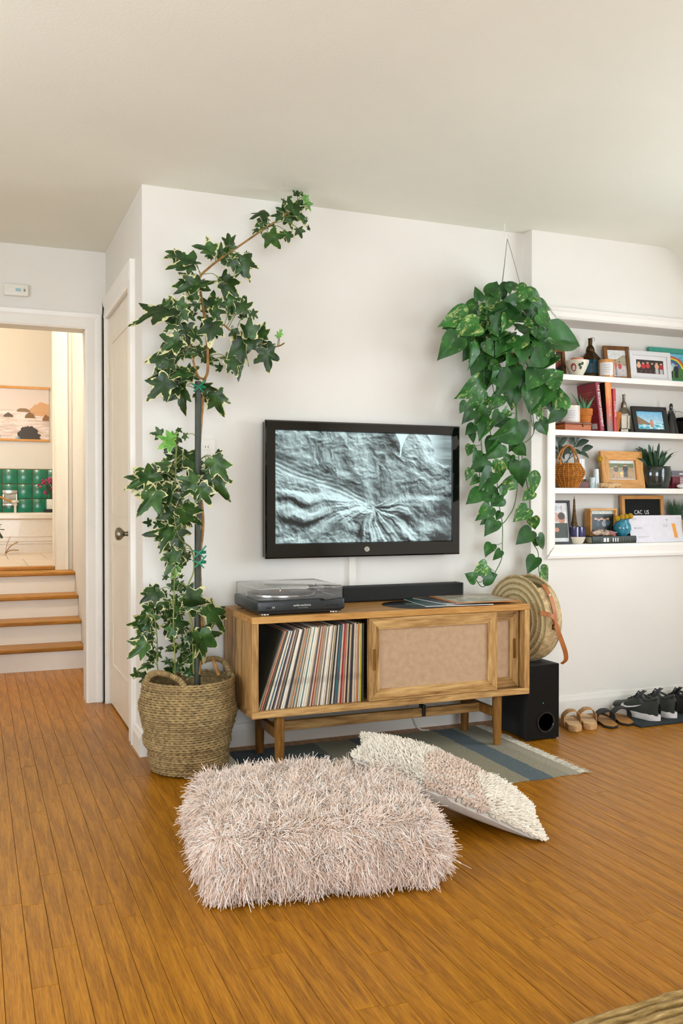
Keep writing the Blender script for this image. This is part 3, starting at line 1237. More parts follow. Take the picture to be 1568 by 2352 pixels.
def wpart(name, bm, mat, root, parent=None, smooth=False, label=None, kind=None):
    """a part given in room coordinates under a thing whose empty is not turned"""
    bmesh.ops.transform(bm, matrix=Matrix.Translation(-root.location), verts=bm.verts)
    return obj(name, bm, mat, parent or root, smooth, label=label, kind=kind)


# ------------------------------------------------------------------ steps up to the bathroom
struct('wall_stair', box(0.0, .12, 1.25, 2.97, 0, 3.1), WALL)
struct('floor_stair', box(-1.02, .12, 2.2, 3.3, -.06, -.02), SUBF)
struct('wall_stair_far', box(-1.02, -.92, 1.25, 2.97, 0, 3.1), WALL)
BX0, BX1, BZ = -.86, -.118, .60
struct('wall_bathroom_front', wall_grid([-2.0, BX0, BX1, 1.0], [.3, BZ + 2.03, 3.1], {(1, 0)}, lambda u, v, k: (u, 2.97 + k * .1, v)), WALL)
struct('wall_bathroom_back', box(-2.0, 1.0, 5.6, 5.7, .4, 3.1), WALL)
struct('wall_bathroom_right', box(.9, 1.0, 3.07, 5.6, .4, 3.1), WALL)
struct('wall_bathroom_left', box(-2.0, -1.9, 3.07, 5.6, .4, 3.1), WALL)
struct('ceiling_bathroom', box(-2.0, 1.0, 1.25, 5.7, 3.1, 3.2), CEIL)
TILEF = plain('floor_tile', 'DCC8B4', 0.35, vary=0.05, nscale=5)
GROUT = plain('grout', '8C7A5C', 0.9, vary=0.1)
bf = struct('floor_bathroom', box(-1.9, .9, 3.07, 5.6, .5, BZ - .004), GROUT)
ty = 3.075
k = 0
while ty < 4.95:
    tx = -1.9 + (.0 if k % 2 else .11)
    while tx < .9:
        obj('floor_tile', box(tx + .002, min(tx + .30, .9) - .002, ty + .002, ty + .9 - .002, BZ - .006, BZ, bev=.0015, seg=1), TILEF, bf)
        tx += .30
    ty += .9
    k += 1
st = thing('staircase', 'white painted steps with oak treads behind the doorway', 'staircase', (-.46, 2.17, 0))
for i in range(4):
    y, z = 2.17 + .2 * i, .145 * (i + 1)
    wpart('riser', box(-.919, -.001, y, y + .02, z - .145, z - .026), TRIM, st)
    wpart('tread', box(-.919, -.001, y - .025, min(y + .2 + .02, 2.969), z - .026, z, bev=.006), TREAD, st)
wpart('threshold', box(BX0 + .002, BX1 - .002, 2.971, 3.069, .5805, BZ + .004, bev=.004), TREAD, st)
bt = thing('trim_4', 'x', 'x')
del bt['label'], bt['category']
bt['kind'] = 'structure'
pw = casing_profile(.082)
obj('casing_strip', casing('c', lambda t, o, d: (BX1 + .008 + o, 2.97 - d, .58 + t * (2.05 + o)), pw), TRIM, bt)
obj('casing_strip', casing('c', lambda t, o, d: (BX0 - .0 - min(o, .05), 2.97 - d, .58 + t * (2.05 + o)), pw), TRIM, bt)
obj('casing_strip', casing('c', lambda t, o, d: (BX0 - .05 + t * (BX1 - BX0 + .14), 2.97 - d, 2.63 + o), pw), TRIM, bt)
obj('stop_strip', box(BX1 - .012, BX1 + .0, 3.0, 3.03, BZ, 2.62), DOORP, bt)

# bathroom wall tiles, behind the tub
GREEN = plain('green_tile_glaze', '14785A', 0.2, vary=0.28, nscale=9, bump=0.04, bscale=20, coat=0.3)
tw = struct('trim_5', box(-1.9, .9, 5.588, 5.6, .80, 1.39), GROUT)
tile_me = mesh_of(box(-.0665, .0665, -.006, .006, -.0695, .0695, bev=.003), 'tile', GREEN, True)
for r_, zc in enumerate((.874, 1.02, 1.166, 1.312)):
    for c_ in range(-9, 6):
        xc = -.40 + .139 * c_ + .0695
        if -1.83 < xc < .83:
            o = link('tile', tile_me, tw)
            o.location = (xc, 5.582, zc)
TUB = plain('tub_enamel', 'DDD2C2', 0.25, vary=0.02, coat=0.2)
tub = thing('bathtub', 'white built-in bathtub below the green tiles', 'bathtub', (-.4, 5.25, BZ))
bm = B()
def rr(x0, x1, y0, y1, z, r=.06, n=5):
    out = []
    for cx_, cy_, a0 in ((x1 - r, y1 - r, 0), (x0 + r, y1 - r, 90), (x0 + r, y0 + r, 180), (x1 - r, y0 + r, 270)):
        for q in range(n + 1):
            a = R(a0 + 90 * q / n)
            out.append((cx_ + r * math.cos(a), cy_ + r * math.sin(a), z))
    return out
loft(bm, [rr(-1.25, .72, 4.93, 5.575, BZ, .01), rr(-1.25, .72, 4.93, 5.575, .90, .01), rr(-1.27, .74, 4.905, 5.575, .915, .02), rr(-1.27, .74, 4.905, 5.575, .95, .02), rr(-1.26, .73, 4.92, 5.572, .962, .02),
          rr(-1.15, .63, 4.99, 5.52, .958, .1), rr(-1.05, .55, 5.05, 5.47, .70, .1)])
wpart('basin', bm, TUB, tub, smooth=True)
for z in (.68, .705, .745):
    wpart('panel_ridge', box(-1.25, .72, 4.924, 4.931, z, z + .008, bev=.002), TUB, tub)

sd = thing('soap_dish', 'chrome recessed soap holder set in the green tiles', 'soap holder', (-.33, 5.575, 1.03))
bm = B()
rbox(bm, -.068, .068, -.012, 0, .11, .148, bev=.003)
rbox(bm, -.068, -.055, -.012, 0, 0, .11, bev=.003)
rbox(bm, .055, .068, -.012, 0, 0, .11, bev=.003)
rbox(bm, -.068, .068, -.03, 0, -.008, .014, bev=.003)
obj('frame', bm, CHROME, sd, True)
obj('recess', box(-.055, .055, -.006, -.002, .012, .112), PEWTER, sd)
brush = thing('bath_brush', 'pale wooden long-handled brush resting in front of the soap holder', 'brush', (-.44, 5.15, .975))
bm = B()
tube(bm, smooth_path([(-.10, 0, .20), (-.02, 0, .155), (.06, -.0, .11), (.12, 0, .095)], 5), .009, 8)
obj('handle', bm, TANWOOD, brush, True)
bm = B()
lathe(bm, [(.002, 0), (.03, .004), (.034, .014), (.03, .024), (.004, .03)], 16, (.14, 0, .078))
obj('head', bm, CREAMC, brush, True)
obj('prop', box(.13, .15, -.01, .01, -.012, .08), CREAMC, brush)

fl = thing('flower_pot', 'white pot of magenta flowers on the tub corner', 'flower pot', (.035, 5.2, .965))
bm = B()
rbox(bm, -.05, .06, -.05, .05, .03, .125, bev=.004)
obj('pot', bm, WHITEP, fl, True)
obj('tray', box(-.075, .08, -.06, .06, 0, .03, bev=.003), BLACKP, fl)
MAG = plain('magenta_petal', 'B02A5C', 0.6, vary=0.35, nscale=30)
for q in range(44):
    a, h = random.uniform(0, 6.28), random.uniform(.17, .33)
    rr_ = random.uniform(.02, .115)
    bm = B()
    bmesh.ops.create_icosphere(bm, subdivisions=1, radius=random.uniform(.010, .017), matrix=T(rr_ * math.cos(a) - .02, rr_ * math.sin(a), h))
    obj('blossom', bm, MAG, fl, True)
for q in range(16):
    a = random.uniform(0, 6.28)
    bm = B()
    tube(bm, [(0, 0, .1), (.03 * math.cos(a), .03 * math.sin(a), .19), (.06 * math.cos(a) - .01, .06 * math.sin(a), .27 + random.uniform(-.05, .05))], [.006, .008, .002], 5)
    obj('stalk', bm, GREENL, fl, True)

pl = thing('bathroom_plant', 'small green potted plant in front of the tub at the picture edge', 'plant', (-.56, 4.6, BZ))
bm = B()
lathe(bm, [(.05, 0), (.065, .10), (.06, .11), (.055, .10)], 20)
obj('pot', bm, CREAMC, pl, True)
for q in range(14):
    a, l = random.uniform(-1.2, 1.2), random.uniform(.08, .16)
    bm = B()
    p0, p1, p2 = Vector((0, 0, .1)), Vector((l * .6 * math.cos(a), l * .6 * math.sin(a), .22 + random.uniform(-.03, .05))), Vector((l * math.cos(a), l * math.sin(a), .19 + random.uniform(-.06, .08)))
    strap(bm, smooth_path([p0, p1, p2], 4), (-math.sin(a), math.cos(a), .2), .025, .002)
    obj('leaf', bm, DARKGRN, pl)
DRY = plain('dry_leaf', 'B07F45', 0.7, vary=0.2)
dr = thing('dried_leaf', 'brown dried leaf lying by the tub', 'leaf', (-.40, 4.82, BZ))
for a in (-.3, .45, 1.2):
    bm = B()
    strap(bm, smooth_path([(0, 0, .002), (.05 * math.cos(a), -.02, .045 + .05 * math.sin(a)), (.12 * math.cos(a), -.03, .06 + .1 * math.sin(a))], 4), (0, 1, .3), .022, .002)
    obj('blade', bm, DRY, dr)

# sea print hanging on the bathroom wall
cv = Canvas(120, 84, 'D9CCC6').grad(.1, .55, 'E6D2C6')
cv.rect(0, .42, 1, 1, 'DCC9BF')
wv = vnoise(cv.u * 6, cv.v * 30, 4)
cv.fill(((cv.v > .42) & (wv > .58)).astype(float), 'F0E6E0', .7)
cv.fill(((cv.v > .42) & (wv < .40)).astype(float), 'BFAAA2', .6)
rock = vnoise(cv.u * 22, cv.v * 22, 4)
cv.fill((((cv.u - .93) / .17) ** 2 + ((cv.v - .53) / .26) ** 2 < .62 + .75 * rock).astype(float) * (cv.v < .53), 'CF9C66', .9)
cv.fill((((cv.u - .68) / .08) ** 2 + ((cv.v - .45) / .06) ** 2 < .4 + rock).astype(float) * (cv.v < .46), '8F6E45')
cv.fill((((cv.u - .765) / .07) ** 2 + ((cv.v - .57) / .10) ** 2 < .4 + rock).astype(float) * (cv.v < .58), '7C5B2C')
cv.fill((((cv.u - .50) / .06) ** 2 + ((cv.v - .57) / .08) ** 2 < .4 + rock).astype(float) * (cv.v < .575), '5C4628')
cv.fill((((cv.u - .75) / .145) ** 2 + ((cv.v - .96) / .24) ** 2 < .45 + .9 * rock).astype(float), '33291A')
cv.fill((((cv.u - .97) / .05) ** 2 + ((cv.v - .60) / .09) ** 2 < .4 + rock).astype(float) * (cv.v < .63), '8A5E33')
cv.fill((((cv.u - .2) / .2) ** 2 + ((cv.v - .9) / .2) ** 2 < .4 + rock).astype(float), '3A2E1E')
cv.rect(.58, .95, .64, 1, '6FA0BE', .6)
pr_ = thing('wall_print', 'seascape print with dark rocks hung between wooden rails over the tub', 'print', (-.72, 5.6, 1.66))
picture('sheet', cv, .757, .50, PRINT, pr_, T(0, -.012, .02))
obj('backing', box(0, .757, -.0115, -.003, .02, .52), WHITEP, pr_)
for z in (0.0, .515):
    obj('rail', box(-.005, .762, -.022, -.002, z, z + .022, bev=.003), TANWOOD, pr_)

th = thing('thermostat', 'white wall thermostat with a small blue display above the doorway', 'thermostat', (-.45, 1.13, 2.16))
obj('case', box(-.06, .06, -.022, 0, -.031, .031, bev=.006, seg=3), WHITEP, th, True)
obj('display', box(-.004, .022, -.0235, -.0215, -.008, .008), plain('lcd', '9FBFC0', 0.25, vary=0.05), th)
obj('button', box(.035, .044, -.025, -.0215, -.007, .007, bev=.002), plain('button_grey', '8E8A80', 0.5), th)
obj('cover_lip', box(-.045, -.012, -.0235, -.0215, -.012, .012, bev=.001), WHITEP, th)

# ------------------------------------------------------------------ TV
tv = thing('television', 'black flat television on the wall showing a teal grey rock landscape', 'television', (.992, -.03, 1.125))
def tvp(name, bm, mat, **k):
    return obj(name, bm, mat, tv, **k)
HX, HZ = .480, .302
bm = B()
SX0, SX1, SZ0, SZ1 = -.432, .436, -.236, .258
fr = [[(-HX, -.042, -HZ), (HX, -.042, -HZ), (HX, -.042, HZ), (-HX, -.042, HZ)],
      [(-HX, -.05, -HZ), (HX, -.05, -HZ), (HX, -.05, HZ), (-HX, -.05, HZ)],
      [(-HX + .006, -.056, -HZ + .006), (HX - .006, -.056, -HZ + .006), (HX - .006, -.056, HZ - .006), (-HX + .006, -.056, HZ - .006)],
      [(SX0 - .004, -.056, SZ0 - .004), (SX1 + .004, -.056, SZ0 - .004), (SX1 + .004, -.056, SZ1 + .004), (SX0 - .004, -.056, SZ1 + .004)],
      [(SX0, -.049, SZ0), (SX1, -.049, SZ0), (SX1, -.049, SZ1), (SX0, -.049, SZ1)]]
loft(bm, fr, cap0=False, cap1=False)
tvp('bezel', bm, BLACKG)
tvp('back_case', box(-HX + .004, HX - .004, -.046, .005, -HZ + .004, HZ - .004, bev=.006), BLACKP)
tvp('wall_mount', box(-.2, .2, .005, .03, -.15, .15), BLACKP)
def rock_picture(u, v):
    """grey-teal badlands: a height field of ridges and furrows lit from the upper right"""
    A = 1.76
    x, y = u * A, v
    wx = vnoise(x * 3.1, y * 3.1, 4) - .5
    wy = vnoise(x * 3.1 + 31, y * 3.1 + 11, 4) - .5
    X, Y = x + .16 * wx, y + .16 * wy
    h = .30 * vnoise(X * 4, Y * 4, 2) + .17 * (1 - np.abs(2 * vnoise(X * 6 + 9, Y * 6, 2) - 1)) + .07 * (1 - np.abs(2 * vnoise(X * 15 + 3, Y * 15, 3) - 1)) + .035 * vnoise(X * 40, Y * 40, 3)
    hx, hy = .515 * A, .63
    dx, dy = X - hx, Y - hy
    rad, ang = np.hypot(dx, dy), np.arctan2(dy, dx)
    low = np.clip((v - .52 - .12 * np.abs(u - .5)) / .12, 0, 1)
    far = np.clip((rad - .03) * 4, 0, 1)
    # furrows running to the hub
    h += low * far * .20 * (.5 + .5 * np.sin(ang * 8 + 1.4 + 3.0 * wx))
    h += low * far * .050 * np.sin(ang * 22 + 7 * wx + 4 * wy)
    h += low * far * .012 * np.sin(ang * 60 + 12 * wx)
    # sediment lines on the upper slopes
    h += (1 - low) * .011 * np.sin(Y * 70 + X * 12 + wx * 30)
    # smooth valley floor from the upper left to the hub
    val = np.exp(-((v - (.31 + .63 * u) - .10 * wy) / .085) ** 2) * np.clip((.60 - u) * 8, 0, 1)
    h = h * (1 - .70 * val) + .10 * val + .012 * val * np.sin((v - .63 * u) * 150 + wx * 20)
    # boulders and ledges
    U, V_ = u + .10 * wx, v + .16 * wy
    for (a, b, ra, rb, k) in ((.80, .26, .10, .27, .95), (.61, .12, .10, .20, .6), (.46, .28, .06, .26, .75), (.07, .14, .06, .10, .5), (.20, .30, .11, .10, .4), (.29, .08, .10, .14, .45), (.36, .42, .05, .10, .35), (.82, .50, .17, .09, .4), (.08, .60, .16, .055, .5), (.14, .75, .22, .05, .5), (.70, .73, .09, .06, .45), (.90, .70, .11, .08, .55), (.85, .92, .14, .06, .45)):
        q = ((U - a) / ra) ** 2 + ((V_ - b) / rb) ** 2
        h += k * .34 * np.exp(-q ** 1.6)
    gy, gx = np.gradient(h)
    px = 1.0 / u.shape[0]
    gx, gy = gx / px, gy / px
    g = .56 + .115 * gx * -1 * -.55 - .105 * gy * -1
    g = .58 + .085 * gy - .060 * gx
    g = .5 + .5 * np.tanh((g - .5) * 1.9)
    # shaded hollows
    for (a, b, ra, rb, k) in ((.63, .07, .07, .10, .32), (.07, .635, .10, .022, .25), (.15, .79, .15, .025, .34), (.97, .66, .06, .09, .5), (.95, .92, .06, .07, .5), (.47, .93, .025, .08, .28), (.545, .80, .010, .12, .28), (.97, .36, .05, .05, .3), (.66, .17, .03, .07, .3), (.72, .81, .06, .03, .28), (.57, .52, .03, .07, .18), (.28, .31, .03, .05, .2), (.33, .90, .05, .05, .2)):
        g -= k * np.exp(-((U - a) / ra) ** 2 - ((V_ - b) / rb) ** 2)
    g += .14 * np.exp(-((U - .46) / .05) ** 2 - ((v - .22) / .18) ** 2) + .16 * np.exp(-((U - .74) / .05) ** 2 - ((v - .24) / .14) ** 2) + .12 * val
    g += .20 * np.exp(-((v - (.66 + .40 * (.5 - u))) / .03) ** 2) * (u < .5) * (u > .05)
    g += .18 * np.exp(-((u - .50 - .42 * (v - .64) - .1 * wx) / .022) ** 2) * (v > .64)
    g += .09 * (vnoise(x * 60, y * 60, 3) - .5)
    bould = (((u - .80) / .10) ** 2 + ((v - .29) / .30) ** 2 < 1 + .9 * wx) | ((u > .80) & (v > .10 + (u - .83) * 1.9 + .2 * wy) & (u < .965))
    dome = ((u - .60) / .085) ** 2 + ((v - .15) / .20) ** 2 < 1 + .9 * wy
    sky = (u > .565) & (v < .20 + .08 * (u > .9) + .06 * wx) & ~bould & ~dome
    skyg = .92 - .55 * np.clip((u - .86) / .10, 0, 1) * (.30 + .8 * vnoise(u * 4, v * 55, 3))
    g = np.where(sky, skyg, g)
    g = np.clip((g - .5) * 1.12 + .50, .06, .96)
    return np.stack([g * .86, g * .97 + .02 * (1 - g), g * .975 + .02 * (1 - g)], -1)


cv = Canvas(400, 228, '808080')
srgb = np.clip(rock_picture(cv.u, cv.v) + .03, 0, 1)
cv.a = np.where(srgb <= .04045, srgb / 12.92, ((srgb + .055) / 1.055) ** 2.4)
SCREEN = print_mat('lit_screen', 0.25, emit=1.0)
sn = SCREEN.node_tree
pb = sn.nodes['Principled BSDF']
for l_ in list(sn.links):
    if l_.to_socket.name == 'Base Color':
        sn.links.remove(l_)
pb.inputs['Base Color'].default_value = (.01, .01, .01, 1)
picture('screen', cv, SX1 - SX0, SZ1 - SZ0, SCREEN, tv, T(SX0, -.0492, SZ0))
bm = B()
lathe_part(bm, [(.0125, 0), (.0125, .003), (.0105, .004), (.0105, .002), (.001, .002)], 24, (0, 0, 0), T(-.002, -.056, -.269) @ Matrix.Rotation(R(90), 4, 'X'))
lg = tvp('logo_ring', bm, CHROME, smooth=True)
lettering('logo_letter', 'W', .015, CHROME, lg, T(-.002, -.0588, -.268) @ FRONT)
bm = B()
rbox(bm, -.010, .006, -.0575, -.056, -.2795, -.2785)
obj('logo_bar', bm, CHROME, lg)

cc = tag(obj('cable_channel', box(.933, .966, -.016, -.0005, .56, .83, bev=.002), WHITEP), 'white cable channel running down the wall below the television', 'cable channel')
ou = thing('outlet', 'white double wall outlet behind the tall ivy', 'outlet', (.272, 0, 1.283))
obj('cover_plate', box(-.036, .036, -.008, 0, -.06, .06, bev=.004, seg=2), WHITEP, ou, True)
for z in (-.024, .024):
    s_ = obj('socket', box(-.017, .017, -.0095, -.007, z - .014, z + .014, bev=.002), WHITEP, ou)
    for x in (-.006, .006):
        obj('slot', box(x - .001, x + .001, -.0100, -.009, z - .005, z + .006), BLACKP, s_)

# ------------------------------------------------------------------ console
cn = thing('media_console', 'low mango wood media console with sliding doors and an open record bay', 'console', (.975, -.25, 0))
CX0, CX1, CYF, CYB, CT, CB = .34, 1.61, -.46, -.035, .622, .224
TH = .027
wpart('top', box(CX0, CX1, CYF, CYB, CT - TH, CT, bev=.002), MANGO_T, cn)
wpart('bottom', box(CX0, CX1, CYF, CYB, CB, CB + TH, bev=.002), MANGO, cn)
for x in (CX0, CX1 - TH):
    wpart('side_panel', box(x, x + TH, CYF, CYB, CB + TH, CT - TH, bev=.0015), MANGO_V, cn)
wpart('back_panel', box(CX0 + TH, CX1 - TH, CYB - .012, CYB, CB + TH, CT - TH), MANGO, cn)
wpart('divider', box(.97, .99, CYF + .07, CYB - .012, CB + TH, CT - TH), MANGO_V, cn)
BURLAP = weave('burlap', 'A37F5C', 'D8B48F', 260.0)


def sliding_door(x0, x1, yf, rail, handle_x):
    z0, z1 = CB + TH + .002, CT - TH - .002
    d = wpart('sliding_door', box(x0 + rail - .006, x1 - rail + .006, yf + .007, yf + .012, z0 + rail - .006, z1 - rail + .006), BURLAP, cn, label='door panel of tan burlap cloth')
    def piece(name, poly, mat):
        b2 = B()
        prism(b2, poly, yf, yf + .02)
        bmesh.ops.transform(b2, matrix=T(-cn.location.x, -cn.location.y, -cn.location.z), verts=b2.verts)
        return obj(name, b2, mat, d)
    g = .0004
    piece('rail', [(x0 + g, z1), (x1 - g, z1), (x1 - rail - g, z1 - rail), (x0 + rail + g, z1 - rail)], MANGO)
    piece('rail', [(x0 + g, z0), (x1 - g, z0), (x1 - rail - g, z0 + rail), (x0 + rail + g, z0 + rail)], MANGO)
    piece('stile', [(x0, z0 + g), (x0 + rail, z0 + rail + g), (x0 + rail, z1 - rail - g), (x0, z1 - g)], MANGO_V)
    piece('stile', [(x1, z0 + g), (x1 - rail, z0 + rail + g), (x1 - rail, z1 - rail - g), (x1, z1 - g)], MANGO_V)
    zc = (z0 + z1) / 2
    out = [(handle_x + .007 * math.cos(a), zc + (.038 if math.sin(a) > 0 else -.038) + .007 * math.sin(a)) for a in [2 * math.pi * q / 16 for q in range(16)]]
    inn = [(handle_x + .004 * math.cos(a), zc + (.038 if math.sin(a) > 0 else -.038) + .004 * math.sin(a)) for a in [2 * math.pi * q / 16 for q in range(16)]]
    b2 = B()
    loft(b2, [[(x, yf - .0002, z) for x, z in out], [(x, yf - .0012, z) for x, z in out], [(x, yf - .0012, z) for x, z in inn], [(x, yf - .0002, z) for x, z in inn]], cap0=False, cap1=True)
    bmesh.ops.transform(b2, matrix=Matrix.Translation(-cn.location), verts=b2.verts)
    obj('finger_pull', b2, LEGW, d)


sliding_door(.838, 1.446, CYF + .004, .047, .862)
sliding_door(.985, 1.575, CYF + .036, .045, 1.554)
for x, y in ((.463, -.425), (1.466, -.425), (.463, -.155), (1.458, -.155)):
    bm = B()
    lathe(bm, [(.0165, .0065), (.019, .06), (.0205, .224)], 20, (x, y, 0))
    wpart('leg', bm, LEGW, cn, smooth=True)
for x in (.463, 1.462):
    wpart('side_stretcher', box(x - .011, x + .011, -.41, -.17, .125, .165, bev=.002), LEGW, cn)
wpart('long_stretcher', box(.474, 1.451, -.30, -.278, .125, .165, bev=.002), MANGO, cn)
wpart('cable_clip', box(1.16, 1.175, -.312, -.27, .13, .18, bev=.003), BLACKP, cn)

# cords under the console
bm = B()
tube(bm, smooth_path([(1.23, -.024, .22), (1.235, -.024, .10), (1.25, -.03, .06), (1.27, -.06, .008), (1.30, -.10, .006)], 5), .004, 6)
tag(obj('power_cord', bm, WHITEP, None, True), 'white power cord hanging to the floor beneath the console', 'cord')

# records standing in the open bay, fanned to the left
SLEEVE = object_colour('record_sleeve')
NREC = 74
cols_named = {0: ('3E4038', 'dark olive'), 3: ('D04A2E', 'orange red'), 5: ('3C3F38', 'charcoal'), 8: ('2D6A84', 'blue'), 24: ('55A3A8', 'turquoise'), 29: ('5FA5A5', 'pale turquoise'), 36: ('D6504E', 'coral pink'), 45: ('55585C', 'grey'), 49: ('17191B', 'black'),
              53: ('1F8C90', 'teal'), 57: ('A8261F', 'deep red'), 61: ('1B1C1D', 'black'), 64: ('222426', 'black'), 68: ('C9763C', 'orange'), 71: ('B4A626', 'yellow'), 72: ('232A24', 'black'), 73: ('4A4A2E', 'olive')}
creams = [('E2D5BE', 'cream'), ('DCD0BB', 'cream'), ('D2C3A6', 'tan'), ('E8E2D6', 'white'), ('CDBFA8', 'tan'), ('E5DAC6', 'cream'), ('B9A583', 'tan'), ('D9CDBE', 'white'), ('8C8270', 'grey'), ('3B3A3E', 'dark grey'), ('C9B79C', 'tan'), ('E9DFCB', 'cream'), ('5E5560', 'dark grey'), ('C08A6A', 'salmon')]
th_ = [random.uniform(.0042, .0068) for _ in range(NREC)]
tot = sum(th_)
th_ = [t * .455 / tot for t in th_]
xb = .3695
ords = lambda n: str(n) + ('th' if 10 <= n % 100 <= 20 else {1: 'st', 2: 'nd', 3: 'rd'}.get(n % 10, 'th'))
SQ = .322
for i in range(NREC):
    t = th_[i]
    fr_ = i / (NREC - 1)
    ang_ = R(18.5) * (1 - fr_) ** 1.15 + R(.6)
    if i in cols_named:
        c, w = cols_named[i]
    else:
        c, w = random.choice(creams)
    me = mesh_of(box(0, t * .74, 0, SQ - .003, 0, SQ + random.uniform(-.004, .002), bev=.0006, seg=1), 'record_sleeve', SLEEVE, False)
    o = link('record_sleeve', me)
    o.color = lin(c)
    o.location = (xb, CYF + .022 + random.uniform(0, .010), CB + TH + .0012)
    o.rotation_euler = (0, ang_, 0)
    tag(o, '%s-edged record sleeve, %s from the left in the console bay' % (w, ords(i + 1)), 'record', 'record sleeves standing in the console')
    xb += t

# ------------------------------------------------------------------ turntable
DKGREY = plain('turntable_body', '22282A', 0.35, vary=0.05, bump=0.03, bscale=300)
SILV = plain('silver', 'B9BBBD', 0.22, metal=1.0, vary=0.04)
VINYL = None
m, nt, b_ = new_mat('vinyl')
tc = N(nt, 'ShaderNodeTexCoord')
wv = N(nt, 'ShaderNodeTexWave', Scale=160.0)
wv.wave_type = 'RINGS'
wv.rings_direction = 'Z'
L(nt, tc, 'Object', wv, 0)
bp = N(nt, 'ShaderNodeBump', Strength=0.25, Distance=0.001)
L(nt, wv, 'Fac', bp, 'Height')
L(nt, bp, 0, b_, 'Normal')
b_.inputs['Base Color'].default_value = lin('101211')
b_.inputs['Roughness'].default_value = 0.28
VINYL = m
tt = thing('turntable', 'dark grey turntable with a closed clear dust cover on the console', 'turntable', (.55, -.278, CT))
W2, D2 = .185, .172
obj('base', box(-W2, W2, -D2, D2, .014, .062, bev=.010, seg=4), DKGREY, tt, True)
obj('plinth_lower', box(-W2 + .012, W2 - .012, -D2 + .012, D2 - .012, .008, .016), BLACKP, tt)
for x in (-.145, .145):
    for y in (-.135, .135):
        bm = B()
        lathe(bm, [(.018, 0), (.022, .003), (.022, .008), (.017, .010), (.017, .015)], 20, (x, y, 0))
        obj('foot', bm, CHROME, tt, True)
bm = B()
lathe(bm, [(.139, .062), (.144, .064), (.146, .070), (.144, .076), (.138, .0765)], 64, (-.035, .0, 0))
pt = obj('platter', bm, SILV, tt, True)
bm = B()
lathe(bm, [(.135, 0), (.1365, .001), (.1345, .0022), (.05, .0018)], 64)
rc = obj('platter_mat', bm, VINYL, tt, True)
rc.location = (-.035, 0, .0766)
bm = B()
lathe(bm, [(.045, 0), (.045, .0008)], 40, (-.035, 0, .0788))
obj('centre_label', bm, plain('tan_label', '9A7A5E', .6), rc)
bpy.data.objects['centre_label'].location = (.035, 0, -.0766)
bm = B()
lathe(bm, [(.0035, .078), (.0035, .093), (.002, .095)], 12, (-.035, 0, 0))
obj('spindle', bm, SILV, tt, True)
bm = B()
lathe(bm, [(.026, .062), (.026, .072), (.020, .074), (.012, .076), (.012, .088)], 24, (.142, .105, 0))
arm = obj('tonearm_base', bm, BLACKP, tt, True)
bm = B()
tube(bm, smooth_path([(.142, .150, .088), (.142, .10, .088), (.138, .0, .087), (.128, -.07, .086), (.095, -.115, .084)], 6), .0042, 10)
obj('tonearm_tube', bm, SILV, arm, True)
obj('headshell', box(-.012, .010, -.024, .016, -.006, .004, bev=.002, M=T(.092, -.122, .082) @ Matrix.Rotation(R(-30), 4, 'Z')), BLACKP, arm)
bm = B()
prism(bm, [(0, 0), (.085, 0), (0, .055)], 0, .0015, M=T(.082, -.155, .0625) @ Matrix.Rotation(R(-90), 4, 'X') @ Matrix.Diagonal((1, 1, -1, 1)))
obj('speed_plate', bm, PEWTER, tt)
for x in (.110, .130, .150):
    obj('button', box(x - .007, x + .007, -D2 - .0015, -D2 + .004, .030, .036, bev=.001), BLACKP, tt)
obj('switch', box(-.150, -.130, -D2 - .0015, -D2 + .004, .030, .036, bev=.001), BLACKP, tt)
for x in (-.122, -.116):
    obj('indicator', box(x - .001, x + .001, -D2 - .0006, -D2 + .002, .031, .037), WHITEP, tt)
LETW = plain('light_lettering', 'CFCFC8', 0.5, vary=0.02)
lettering('lettering', 'audio-technica', .0125, LETW, tt, T(.0, -D2 - .0006, .039) @ FRONT)
lettering('lettering', 'stereo turntable', .0062, plain('dim_lettering', '8E9290', .5), tt, T(.004, -D2 - .0006, .0295) @ FRONT)
CLEAR = clear_plastic('clear_acrylic', (.93, .94, .93, 1))
CW, CD, C0, C1 = W2 - .006, D2 - .006, .0625, .112
bm = B()
loft(bm, [rr(-CW, CW, -CD, CD, C0, .012), rr(-CW, CW, -CD, CD, C1 - .004, .012), rr(-CW + .004, CW - .004, -CD + .004, CD - .004, C1, .010)], cap0=False)
obj('dust_cover', bm, CLEAR, tt, 40, label='clear acrylic dust cover')
bm = B()
loft(bm, [rr(-CW - .0004, CW + .0004, -CD - .0004, CD + .0004, C1 - .0055, .012), rr(-CW - .0004, CW + .0004, -CD - .0004, CD + .0004, C1 - .0045, .012)], cap0=False, cap1=False)
obj('cover_edge', bm, WHITEP, tt)

# ------------------------------------------------------------------ soundbar
sb = thing('soundbar', 'long black soundbar on the console under the television', 'soundbar', (1.155, -.10, CT))
obj('body', box(-.305, .305, -.035, .04, .004, .07, bev=.004), BLACKM, sb)
obj('front_grille', box(-.300, .300, -.0385, -.034, .008, .066, bev=.002), plain('grille_cloth', '151714', .85, vary=.15, nscale=300, bump=.3, bscale=500), sb)
for x in (-.307, .301):
    obj('end_cap', box(x, x + .006, -.036, .041, .003, .071, bev=.002), BLACKP, sb)
for x in (-.25, .25):
    obj('foot', box(x - .02, x + .02, -.02, .02, 0, .005), BLACKP, sb)

# ------------------------------------------------------------------ records lying on the console
vr = thing('vinyl_record', 'bare black vinyl record lying on the console top', 'record', (1.13, -.305, CT))
bm = B()
lathe(bm, [(.148, 0), (.1505, .001), (.148, .002), (.052, .0018), (.0505, .0026)], 72)
obj('disc', bm, VINYL, vr, 60)
bm = B()
lathe(bm, [(.049, .0019), (.049, .0028)], 40)
obj('centre_label', bm, plain('green_label', '3E5A48', .6), vr)


